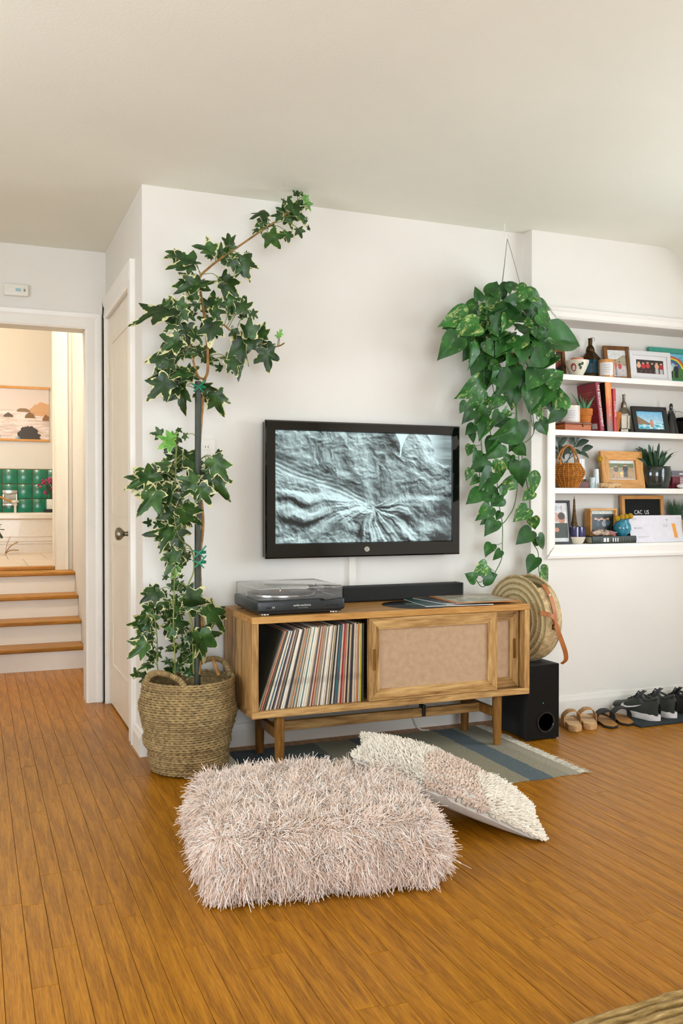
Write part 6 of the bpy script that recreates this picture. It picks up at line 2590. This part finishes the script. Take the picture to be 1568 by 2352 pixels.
tube(bm, smooth_path([(-.058, 0, .030), (-.075, .003, .030)], 3), .0009, 5)
tube(bm, smooth_path([(.053, 0, .032), (.075, -.02, .028), (.10, -.04, .01)], 4), .0011, 5)
tube(bm, [(-.012, 0, .03), (.007, 0, .03)], .0009, 5)
obj('temple_wires', bm, BLACKP, eg)
obj('rest_block', box(-.05, .06, .004, .022, -.10, .006), BLACKM, eg)
kb = thing('black_box', 'black box with a cream lace ornament at the right picture edge', 'box', (2.93, .0, S2))
obj('body', box(-.04, .06, -.03, .05, 0, .075, bev=.003), BLACKM, kb)
obj('lid', box(-.042, .062, -.032, .052, .076, .098, bev=.004), BLACKG, kb)
bm = B()
prism(bm, [(-.032, .07), (-.004, .07), (-.010, .11), (-.026, .115)], -.036, -.032)
obj('lace_ornament', bm, plain('lace_cream', 'C9B48E', .8, vary=.25, nscale=150), kb)

# ---- third shelf
WICK = plain('wicker', 'B87322', .55, vary=.25, nscale=50, bump=.25, bscale=120)
wb = thing('wicker_basket', 'small orange wicker basket with a tall looped handle on the third shelf', 'basket', (2.145, -.005, S3))
wz = [0, .008, .03, .07, .085, .11, .122]
wr = [.045, .046, .058, .080, .079, .064, .056]
bm = B()
lathe(bm, [(.04, .001)] + [(r - .004, z) for z, r in zip(wz[1:], wr[1:])] + [(wr[-1] - .008, wz[-1]), (.06, .07), (.001, .01)], 32)
obj('liner', bm, plain('wicker_dark', '7A4512', .7, vary=.2), wb, True)
bm = B()
for q in range(13):
    z = .006 + q * .0097
    r = float(np.interp(z, wz, wr))
    tube(bm, [((r + .0018 * (-1) ** (k + q)) * math.cos(2 * math.pi * k / 40), (r + .0018 * (-1) ** (k + q)) * math.sin(2 * math.pi * k / 40), z) for k in range(41)], .0034, 5)
obj('weave_rows', bm, WICK, wb, True, kind='stuff')
for k in range(20):
    a = 2 * math.pi * k / 20
    bm = B()
    tube(bm, [(float(np.interp(z, wz, wr)) * 1.03 * math.cos(a), float(np.interp(z, wz, wr)) * 1.03 * math.sin(a), z) for z in (.004, .02, .05, .075, .10, .122)], .0028, 5)
    obj('stake', bm, WICK, wb, True)
for dx, dy in ((0, -.014), (0, .014)):
    bm = B()
    tube(bm, smooth_path([(-.060, dy, .09), (-.058, dy, .14), (-.035, dy * .6, .195), (0, dy * .4, .217), (.032, dy * .6, .19), (.052, dy, .14), (.058, dy, .09)], 6), .0042, 7)
    obj('handle', bm, WICK, wb, True)


def leaf_cluster(root, spots, mat, length=(.05, .08), wide=.5):
    for (x, y, z, dx, dz) in spots:
        bm = B()
        d = Vector((dx, random.uniform(-.3, .1), dz)).normalized()
        l_ = random.uniform(*length)
        side = d.cross(Vector((0, -1, .3))).normalized()
        p = Vector((x, y, z))
        rings = []
        for k in range(7):
            t = k / 6
            w_ = l_ * wide / 2 * math.sin(math.pi * (t * .93 + .04)) ** .8
            c_ = p + d * l_ * t + Vector((0, -.004, .008 * math.sin(math.pi * t)))
            rings.append([c_ - side * w_, c_ + Vector((0, .003, -.002)), c_ + side * w_, c_ + Vector((0, -.001, .001))])
        loft(bm, rings)
        obj('leaf', bm, mat, root, True)


zz_ = thing('leafy_stems', 'dark green leafy stems in a jar behind the wicker basket', 'plant', (2.16, .055, S3))
bm = B()
lathe(bm, [(.024, 0), (.026, .004), (.026, .09), (.018, .11), (.019, .125), (.016, .125)], 20)
obj('jar', bm, CREAMC, zz_, True)
for pts in ([(0, 0, .10), (-.02, 0, .17), (-.035, 0, .235)], [(0, 0, .10), (.04, 0, .17), (.075, -.01, .25)], [(0, 0, .10), (-.05, 0, .16), (-.075, -.005, .22)], [(.004, 0, .1), (.03, 0, .15), (.10, -.01, .19)]):
    bm = B()
    tube(bm, smooth_path(pts, 4), .0022, 5)
    obj('stem', bm, DARKGRN, zz_, True)
leaf_cluster(zz_, [(-.035, 0, .225, -.3, 1), (-.035, 0, .21, .7, .8), (-.04, 0, .20, -.9, .3), (-.03, 0, .19, .9, .2), (-.075, -.005, .20, -.6, .6), (-.075, -.005, .19, .5, -.5), (.072, -.01, .24, .15, 1), (.06, -.01, .215, -.5, .9), (.065, -.01, .215, .9, .4), (.05, -.005, .19, .9, -.2), (.09, -.01, .185, .9, -.5), (.04, 0, .175, -.8, .5), (.10, -.01, .19, .8, .3), (-.01, -.01, .17, .6, .6), (0, 0, .15, -.4, .8)], DARKGRN, (.055, .085), .42)
gv = thing('patterned_jar', 'clear patterned glass jar on a dark red block behind the wicker basket', 'jar', (2.232, .02, S3))
obj('block', box(-.036, .036, -.036, .036, 0, .034, bev=.003), plain('dark_red_block', '5E2A18', .5, vary=.2), gv)
GLASSW = plain('milky_glass', 'D3D8D6', .15, vary=.06, coat=.4)
bm = B()
lathe(bm, [(.028, .0345), (.030, .04), (.031, .10), (.027, .135), (.028, .15), (.024, .15)], 28)
obj('jar_body', bm, GLASSW, gv, True)
DKP = plain('dark_print', '4A4A46', .6)
for k in range(9):
    a = R(195 + 12 * k)
    bm = B()
    tube(bm, [(.0312 * math.cos(a), .0312 * math.sin(a), .07), (.0312 * math.cos(a), .0312 * math.sin(a), .098)], .0012, 4)
    obj('printed_bar', bm, DKP, gv)
bm = B()
lathe(bm, [(.0315, .036), (.0322, .038), (.0322, .044), (.0315, .046)], 28)
obj('gold_band', bm, BRASS, gv, True)
sg = thing('shot_glass', 'small pale blue printed glass left of the bud vase', 'glass', (2.285, -.015, S3))
bm = B()
lathe(bm, [(.013, 0), (.014, .003), (.016, .055), (.0145, .055), (.012, .01), (.001, .008)], 24)
obj('body', bm, plain('pale_blue_glass', 'BFD3D3', .2, vary=.15, nscale=60), sg, True)
bv = thing('bud_vase', 'narrow white bud vase holding one yellow ball flower', 'vase', (2.325, .005, S3))
bm = B()
lathe(bm, [(.017, 0), (.018, .004), (.015, .05), (.013, .10), (.011, .10), (.012, .01), (.001, .006)], 24)
obj('body', bm, GLASSW, bv, True)
BILLY = plain('yellow_ball_flower', 'D8A81C', .85, vary=.3, nscale=260, bump=1.0, bscale=400)
bm = B()
tube(bm, smooth_path([(0, 0, .01), (.006, 0, .09), (.018, -.004, .145)], 4), .0012, 5)
obj('flower_stem', bm, PETIOLE, bv)
bm = B()
bmesh.ops.create_icosphere(bm, subdivisions=3, radius=.0155, matrix=T(.020, -.004, .152))
obj('ball_flower', bm, BILLY, bv, True)
cv = Canvas(104, 76, '9A9468').rect(0, 0, 1, .12, 'C5CBC4').rect(0, .10, 1, .34, '5E6A3E').rect(0, .34, 1, 1, 'A3875E').speck(.35)
cv.person(.28, .20, .70, '5A5348', legs='B98E68', asp=.8).person(.66, .14, .76, '2F3234', legs='4A4A46', asp=.8).person(.49, .52, .42, 'D9C46A', legs='C9A888')
cv.ell(.48, .55, .035, .05, '4FA0A6')
framed('photo_frame', 'thick natural wood frame with a knot, family photo on the third shelf', 2.358, -.015, S3, .262, .198, .047, TANWOOD, cv, lean=9, rz=-2, depth=.022, mat_w=.006, fmv=TANWOOD_V)
dw = thing('driftwood', 'pale piece of driftwood lying before the natural wood frame', 'driftwood', (2.37, -.055, S3))
bm = B()
pts = smooth_path([(-.066, 0, .014), (-.04, .002, .017), (-.012, -.002, .013), (.02, .003, .017), (.05, 0, .018), (.062, .002, .014)], 4)
tube(bm, pts, [.007 + .008 * math.sin(math.pi * min(1, (k + 1.5) / len(pts))) + .003 * math.sin(k * 1.9) for k in range(len(pts))], 9)
obj('piece', bm, plain('driftwood_grain', 'CDA878', .85, vary=.2, nscale=30, bump=.6, bscale=80, squash=(.3, 1, 1)), dw, True)
gp = thing('glazed_pot_plant', 'glossy dark green pot with spiky dark leaves on the third shelf', 'plant pot', (2.700, .0, S3))
DKGL = plain('dark_green_glaze', '1B2722', .12, vary=.15, nscale=8, coat=.5)
bm = B()
lathe(bm, [(.066, 0), (.068, .004), (.078, .022), (.076, .026), (.083, .06), (.084, .10), (.080, .112), (.082, .117), (.076, .117), (.072, .10), (.001, .098)], 40)
obj('pot', bm, DKGL, gp, True)
prg = random.Random(4)
for q in range(46):
    a = prg.uniform(0, 6.28)
    l_ = prg.uniform(.07, .15)
    out = prg.uniform(.15, 1.0)
    p0 = Vector((.03 * math.cos(a), .02 * math.sin(a), .10))
    p1 = p0 + Vector((l_ * out * .55 * math.cos(a), l_ * out * .25 * math.sin(a) - .005, l_ * (.75 - .2 * out)))
    p2 = p0 + Vector((l_ * out * 1.0 * math.cos(a), l_ * out * .35 * math.sin(a) - .01, l_ * (1.02 - .35 * out)))
    bm = B()
    pth = smooth_path([p0, p1, p2], 4)
    rings = []
    sd_ = Vector((-math.sin(a) * .4 + .5, 0, .2)).normalized()
    for k, c_ in enumerate(pth):
        w_ = .010 * math.sin(math.pi * (k / (len(pth) - 1) * .9 + .08)) + .0006
        rings.append([c_ - sd_ * w_, c_ + Vector((0, .0015, 0)), c_ + sd_ * w_, c_ + Vector((0, -.0015, 0))])
    loft(bm, rings)
    obj('leaf', bm, DARKGRN if q % 3 else GREENL, gp, True)


def flat_book(label, x0, x1, yf, yb, z0, z1, cm, page='C9B98E', group='books lying on the shelves'):
    o = thing('lying_book', label, 'book', (x0, yf, z0), 0, group)
    w, d, h = x1 - x0, yb - yf, z1 - z0
    obj('cover', box(0, w, 0, d, 0, .003, bev=.0006), cm, o)
    obj('cover', box(0, w, 0, d, h - .003, h, bev=.0006), cm, o)
    bm = B()
    loft(bm, [[(xx, -.003 * math.sin(math.pi * k / 8), h * k / 8) for k in range(9)] + [(xx, .004, h), (xx, .004, 0)] for xx in (0, w)])
    obj('spine', bm, cm, o, 50)
    obj('pages', box(.003, w - .003, .004, d - .003, .003, h - .003), plain('lying_pages_' + label[:10].replace(' ', '_'), page, .9, vary=.08, nscale=200), o)
    return o


b1 = flat_book('dark red book, lower of the two lying at the right end of the third shelf', 2.800, 2.96, -.02, .08, S3 + .022, S3 + .066, plain('maroon_cover', '6E2330', .5, vary=.1), page='5A3A1A')
b2k = flat_book('grey book, upper of the two lying at the right end of the third shelf', 2.800, 2.96, -.015, .08, S3 + .0665, S3 + .096, plain('grey_cover', '6A6A72', .5, vary=.1), page='B09A62')
for q in range(2):
    for r_ in range(4):
        obj('spine_square', box(.052 + .012 * q, .060 + .012 * q, -.0045, -.003, .006 + .009 * r_, .012 + .009 * r_), PAPER, b1)
obj('spine_print', box(.05, .09, -.0045, -.003, .010, .017), PAPER, b2k)
obj('spine_print', box(.0, .16, -.001, .0, .001, .002), PAPER, b2k)
bs = thing('book_support', 'red patterned cloth bundle under the lying books', 'cloth', (2.88, .03, S3))
bm = rbox(B(), -.075, .08, -.05, .05, 0, .0215, bev=.008, seg=3)
obj('bundle', bm, plain('red_pattern_cloth', '8E2A34', .85, vary=.6, nscale=60, bump=.3), bs, True)
sc_ = thing('white_seashell', 'white rounded shell in front of the lying books', 'shell', (2.815, -.055, S3))
bm = B()
bmesh.ops.create_icosphere(bm, subdivisions=3, radius=1, matrix=T(.03, 0, .014) @ Matrix.Diagonal((.045, .016, .0135, 1)))
obj('shell_body', bm, plain('white_shell', 'CFC9C4', .5, vary=.08, nscale=40, bump=.3), sc_, True)

# ---- bottom shelf
cv = Canvas(52, 108, 'CFD2D2').rect(.18, .05, .30, .2, '9A9AB0', .6).rect(.55, .05, .68, .22, 'B99A90', .6)
cv.ell(.25, .36, .22, .13, 'C99A88').ell(.62, .40, .24, .15, 'B88468').ell(.6, .33, .25, .10, '2E2A26', .9).rect(0, .52, 1, .92, '3A4238').ell(.25, .7, .15, .06, 'B98068').speck(.35)
framed('photo_frame', 'narrow black photo frame leaning at the left of the bottom shelf', 2.030, -.03, S4 + .0005, .110, .222, .012, BLACKF, cv, lean=8, rz=-10, mat_w=.004)
et = thing('tower_statuette', 'small bronze tower statuette behind the blue and white cup', 'statuette', (2.207, .03, S4))
bm = B()
def sq(w_, zz):
    return [(-w_, -w_, zz), (w_, -w_, zz), (w_, w_, zz), (-w_, w_, zz)]
TOW = plain('bronze', '6B5638', .4, metal=.85, vary=.25, nscale=80, bump=.5, bscale=300)
loft(bm, [sq(.0135, .088), sq(.0095, .115), sq(.0062, .15), sq(.0042, .19), sq(.0034, .215)])
obj('shaft', bm, TOW, et)
for sx_, sy_ in ((-1, -1), (1, -1), (1, 1), (-1, 1)):
    bm = B()
    pth = [(.040, 0), (.034, .02), (.026, .045), (.017, .075), (.012, .09)]
    loft(bm, [[(sx_ * p + dx, sy_ * p + dy, z) for dx, dy in ((-w_, -w_), (w_, -w_), (w_, w_), (-w_, w_))] for (p, z), w_ in zip(pth, (.009, .008, .007, .0055, .004))])
    obj('tower_leg', bm, TOW, et)
for w_, z in ((.030, .042), (.017, .086), (.0055, .190)):
    obj('platform', box(-w_, w_, -w_, w_, z, z + .005, bev=.001), TOW, et)
bm = B()
lathe(bm, [(.0048, .215), (.0052, .222), (.003, .228), (.0014, .232), (.001, .243)], 10)
obj('spire', bm, TOW, et)
cu = thing('dipped_cup', 'navy blue and cream two-tone cup on the bottom shelf', 'cup', (2.176, -.03, S4))
cpf = [(.026, 0), (.036, .008), (.0445, .030), (.0455, .036)]
bm = B()
lathe(bm, cpf, 32)
obj('cream_base', bm, CREAMC, cu, True)
bm = B()
lathe(bm, [(.0456, .0362), (.0462, .06), (.0462, .086), (.043, .086), (.042, .04), (.001, .038)], 32)
obj('navy_body', bm, plain('navy_glaze', '1E1E4E', .12, vary=.1, coat=.5), cu, 50)
bb = flat_book('thick dark green book lying on the bottom shelf', 2.250, 2.527, -.062, .055, S4 + .0005, S4 + .037, plain('dark_green_cover', '26302A', .5, vary=.1), page='B0A78C')
for x_, w_ in ((.068, .014), (.088, .012), (.125, .006), (.140, .006), (.154, .006)):
    obj('spine_print', box(x_, x_ + w_, -.0046, -.003, .008, .028), PAPER, bb)
for x_ in (.055, .108, .175, .19, .205, .22, .235):
    obj('spine_line', box(x_, x_ + .0015, -.0042, -.003, .006, .030), plain('gilt', '8A7A4A', .5) if x_ == .055 else bpy.data.materials['gilt'], bb)
sbx = thing('shadow_box_frame', 'deep wooden box frame with a group photo standing on the green book', 'picture frame', (2.282, -.005, S4 + .0378))
for (a, b, c, d) in ((0, .17, 0, .010), (0, .17, .131, .141), (0, .010, .010, .131), (.160, .17, .010, .131)):
    obj('box_side', box(a, b, -.0, .05, c, d, bev=.0008), TANWOOD, sbx)
cv = Canvas(96, 76, '20261E').rect(0, 0, 1, .16, 'B9BDB2').speck(.4)
for q, (uu, c) in enumerate(((.25, '23262A'), (.38, '1F4A4E'), (.5, '2A2A2C'), (.62, '8A8E92'), (.76, '4A5A60'))):
    cv.person(uu, .30 + .04 * (q % 2), .62, c, skin='D9B096', legs='1C1E1C')
picture('photo', cv, .150, .121, PRINT, sbx, T(.010, .018, .010))
obj('backing', box(.008, .162, .0185, .022, .008, .133), PAPER, sbx)
shl = thing('seashell', 'ridged brown and white conch shell lying on the green book', 'shell', (2.335, -.045, S4 + .038))
bm = B()
pth = [(-.075 + .16 * k / 20, 0, .017) for k in range(21)]
tube(bm, pth, [max(.0012, (.0165 * math.sin(math.pi * min(1, (k / 20) ** .7)) + .0025 * math.sin(k * 2.4)) * (1 if k < 19 else .5)) for k in range(21)], 14)
obj('shell_body', bm, plain('shell_mottled', 'B8A08C', .5, vary=.6, nscale=45, bump=.6, bscale=60), shl, True)
bm = B()
strap(bm, smooth_path([(.03, -.012, .022), (.045, -.016, .012), (.06, -.016, .004)], 3), (1, 0, .4), .016, .002)
obj('shell_lip', bm, plain('shell_pink', '7E2C34', .4, vary=.2), shl)
vs_ = thing('teal_vase', 'round teal vase with yellow ball flowers on the green book', 'vase', (2.466, -.028, S4 + .0372))
bm = B()
lathe(bm, [(.024, 0), (.026, .003), (.040, .018), (.046, .036), (.042, .056), (.033, .072), (.032, .080), (.036, .086), (.032, .086), (.028, .074), (.001, .06)], 36)
obj('body', bm, plain('teal_glaze', '2C7C92', .2, vary=.25, nscale=60, coat=.3), vs_, True)
for x_, z_, y_ in ((-.042, .090, -.01), (-.015, .095, -.015), (.012, .098, -.012), (.044, .102, -.008)):
    bm = B()
    bmesh.ops.create_icosphere(bm, subdivisions=3, radius=.0155, matrix=T(x_, y_, z_))
    fb = obj('ball_flower', bm, BILLY, vs_, True)
    bm = B()
    tube(bm, [(x_ * .2, 0, .07), (x_, y_, z_)], .0012, 5)
    obj('flower_stem', bm, PETIOLE, fb)
lb = thing('letter_board', 'wood-framed black felt letter board reading CAC US on the bottom shelf', 'letter board', (2.522, .035, S4), R(-2), rx=-R(4))
LW, LH, LF = .272, .248, .020
for poly, m_ in (([(0, 0), (LW, 0), (LW - LF, LF), (LF, LF)], TANWOOD), ([(0, LH), (LW, LH), (LW - LF, LH - LF), (LF, LH - LF)], TANWOOD), ([(0, 0), (LF, LF), (LF, LH - LF), (0, LH)], TANWOOD_V), ([(LW, 0), (LW - LF, LF), (LW - LF, LH - LF), (LW, LH)], TANWOOD_V)):
    bm = B()
    prism(bm, poly, -.004, .016, bev=.001)
    obj('frame_bar', bm, m_, lb)
FELT = plain('black_felt', '10110E', .95, vary=.2, nscale=80)
obj('felt', box(LF * .8, LW - LF * .8, .004, .012, LF * .8, LH - LF * .8), FELT, lb)
for q in range(20):
    z = LF + .006 + q * .0103
    obj('felt_groove', box(LF, LW - LF, .0028, .0045, z, z + .0068, bev=.001), FELT, lb)
lettering('letters', 'CAC  US', .031, plain('white_letters', 'E6E2DA', .5), lb, T(LW * .475, .0022, .157) @ FRONT, squeeze=.82)
en = thing('envelope', 'white mailing envelope with an orange strip propped on the bottom shelf', 'envelope', (2.510, -.045, S4 + .0005), 0, rx=-R(9))
obj('sheet', box(0, .350, 0, .0018, 0, .143, bev=.0005), plain('white_envelope', 'D9D5DA', .7, vary=.03), en)
ORS = plain('orange_strip', 'E59A3C', .6)
bm = B()
prism(bm, [(.290, .022), (.312, .022), (.300, .098), (.277, .098)], -.0008, 0)
obj('orange_strip', bm, ORS, en)
GRP = plain('faint_print', 'A9A4A6', .7)
for (a, b, c, d) in ((.02, .05, .125, .128), (.02, .048, .119, .121), (.03, .04, .072, .080), (.045, .085, .073, .075), (.045, .08, .077, .079), (.22, .25, .080, .082), (.22, .247, .086, .088), (.22, .25, .092, .094), (.24, .256, .118, .121), (.246, .252, .112, .118), (.05, .12, .030, .032), (.05, .10, .024, .026), (.31, .33, .125, .127)):
    obj('print_line', box(a, b, -.0006, .0002, c, d), GRP, en)
gr = thing('grass_plant', 'tuft of fine green grass in a pot behind the envelope', 'plant', (2.885, .04, S4))
bm = B()
lathe(bm, [(.04, 0), (.05, .11), (.046, .11), (.04, .09), (.001, .09)], 24)
obj('pot', bm, BLACKP, gr, True)
bm = B()
for q in range(170):
    a, rr2 = random.uniform(0, 6.28), random.uniform(0, .04)
    o_ = random.uniform(0, .055)
    h = random.uniform(.18, .235)
    tube(bm, [(rr2 * math.cos(a), rr2 * math.sin(a) * .6, .09), ((rr2 + o_ * .4) * math.cos(a), (rr2 + o_ * .4) * math.sin(a) * .5, .09 + (h - .09) * .6), ((rr2 + o_ * 1.3) * math.cos(a), (rr2 + o_) * math.sin(a) * .5, h)], [.0014, .0013, .0003], 4)
obj('grass_blades', bm, GREENL, gr, True, kind='stuff')
flat_book('cream and blue book lying at the right end of the bottom shelf', 2.862, 2.98, -.066, -.02, S4 + .0005, S4 + .12, plain('blue_cover', '2A3E66', .5, vary=.1), page='D9CCA8')

# lamp added out of view to brighten the steps and risers
hl = thing('added_hall_lamp', 'small round lamp added out of view on the ceiling above the steps', 'lamp', (-.5, 1.55, 3.1))
bm = B()
lathe(bm, [(.05, 0), (.05, -.02), (.02, -.03), (.02, -.06)], 20)
obj('mount', bm, CHROME, hl, True)
ld = bpy.data.lights.new('added_hall_bulb', 'POINT')
ld.energy = 72
ld.color = (1.0, .88, .70)
ld.shadow_soft_size = .08
lo = bpy.data.objects.new('added_hall_bulb', ld)
lo.parent = hl
lo.location = (0, 0, -.24)
GLOBE = plain('lit_globe', 'F4E6C8', .4, emit='FFE6B8', emit_s=2.0)
bm = B()
bmesh.ops.create_uvsphere(bm, u_segments=20, v_segments=12, radius=.055, matrix=T(0, 0, -.11))
obj('globe', bm, GLOBE, hl, True)
COL.objects.link(lo)

# warm ceiling lamp of the bathroom
lamp = thing('bathroom_lamp', 'warm globe lamp on the bathroom ceiling', 'lamp', (-.75, 4.6, 3.1))
bm = B()
lathe(bm, [(.06, 0), (.06, -.02), (.02, -.03), (.02, -.06)], 20)
obj('mount', bm, CHROME, lamp, True)
ld = bpy.data.lights.new('bathroom_lamp_bulb', 'POINT')
ld.energy = 20
ld.color = (1.0, .72, .42)
ld.shadow_soft_size = .08
lo = bpy.data.objects.new('bathroom_lamp_bulb', ld)
lo.parent = lamp
lo.location = (0, 0, -.24)
bm = B()
bmesh.ops.create_uvsphere(bm, u_segments=20, v_segments=12, radius=.055, matrix=T(0, 0, -.11))
obj('globe', bm, GLOBE, lamp, True)
COL.objects.link(lo)
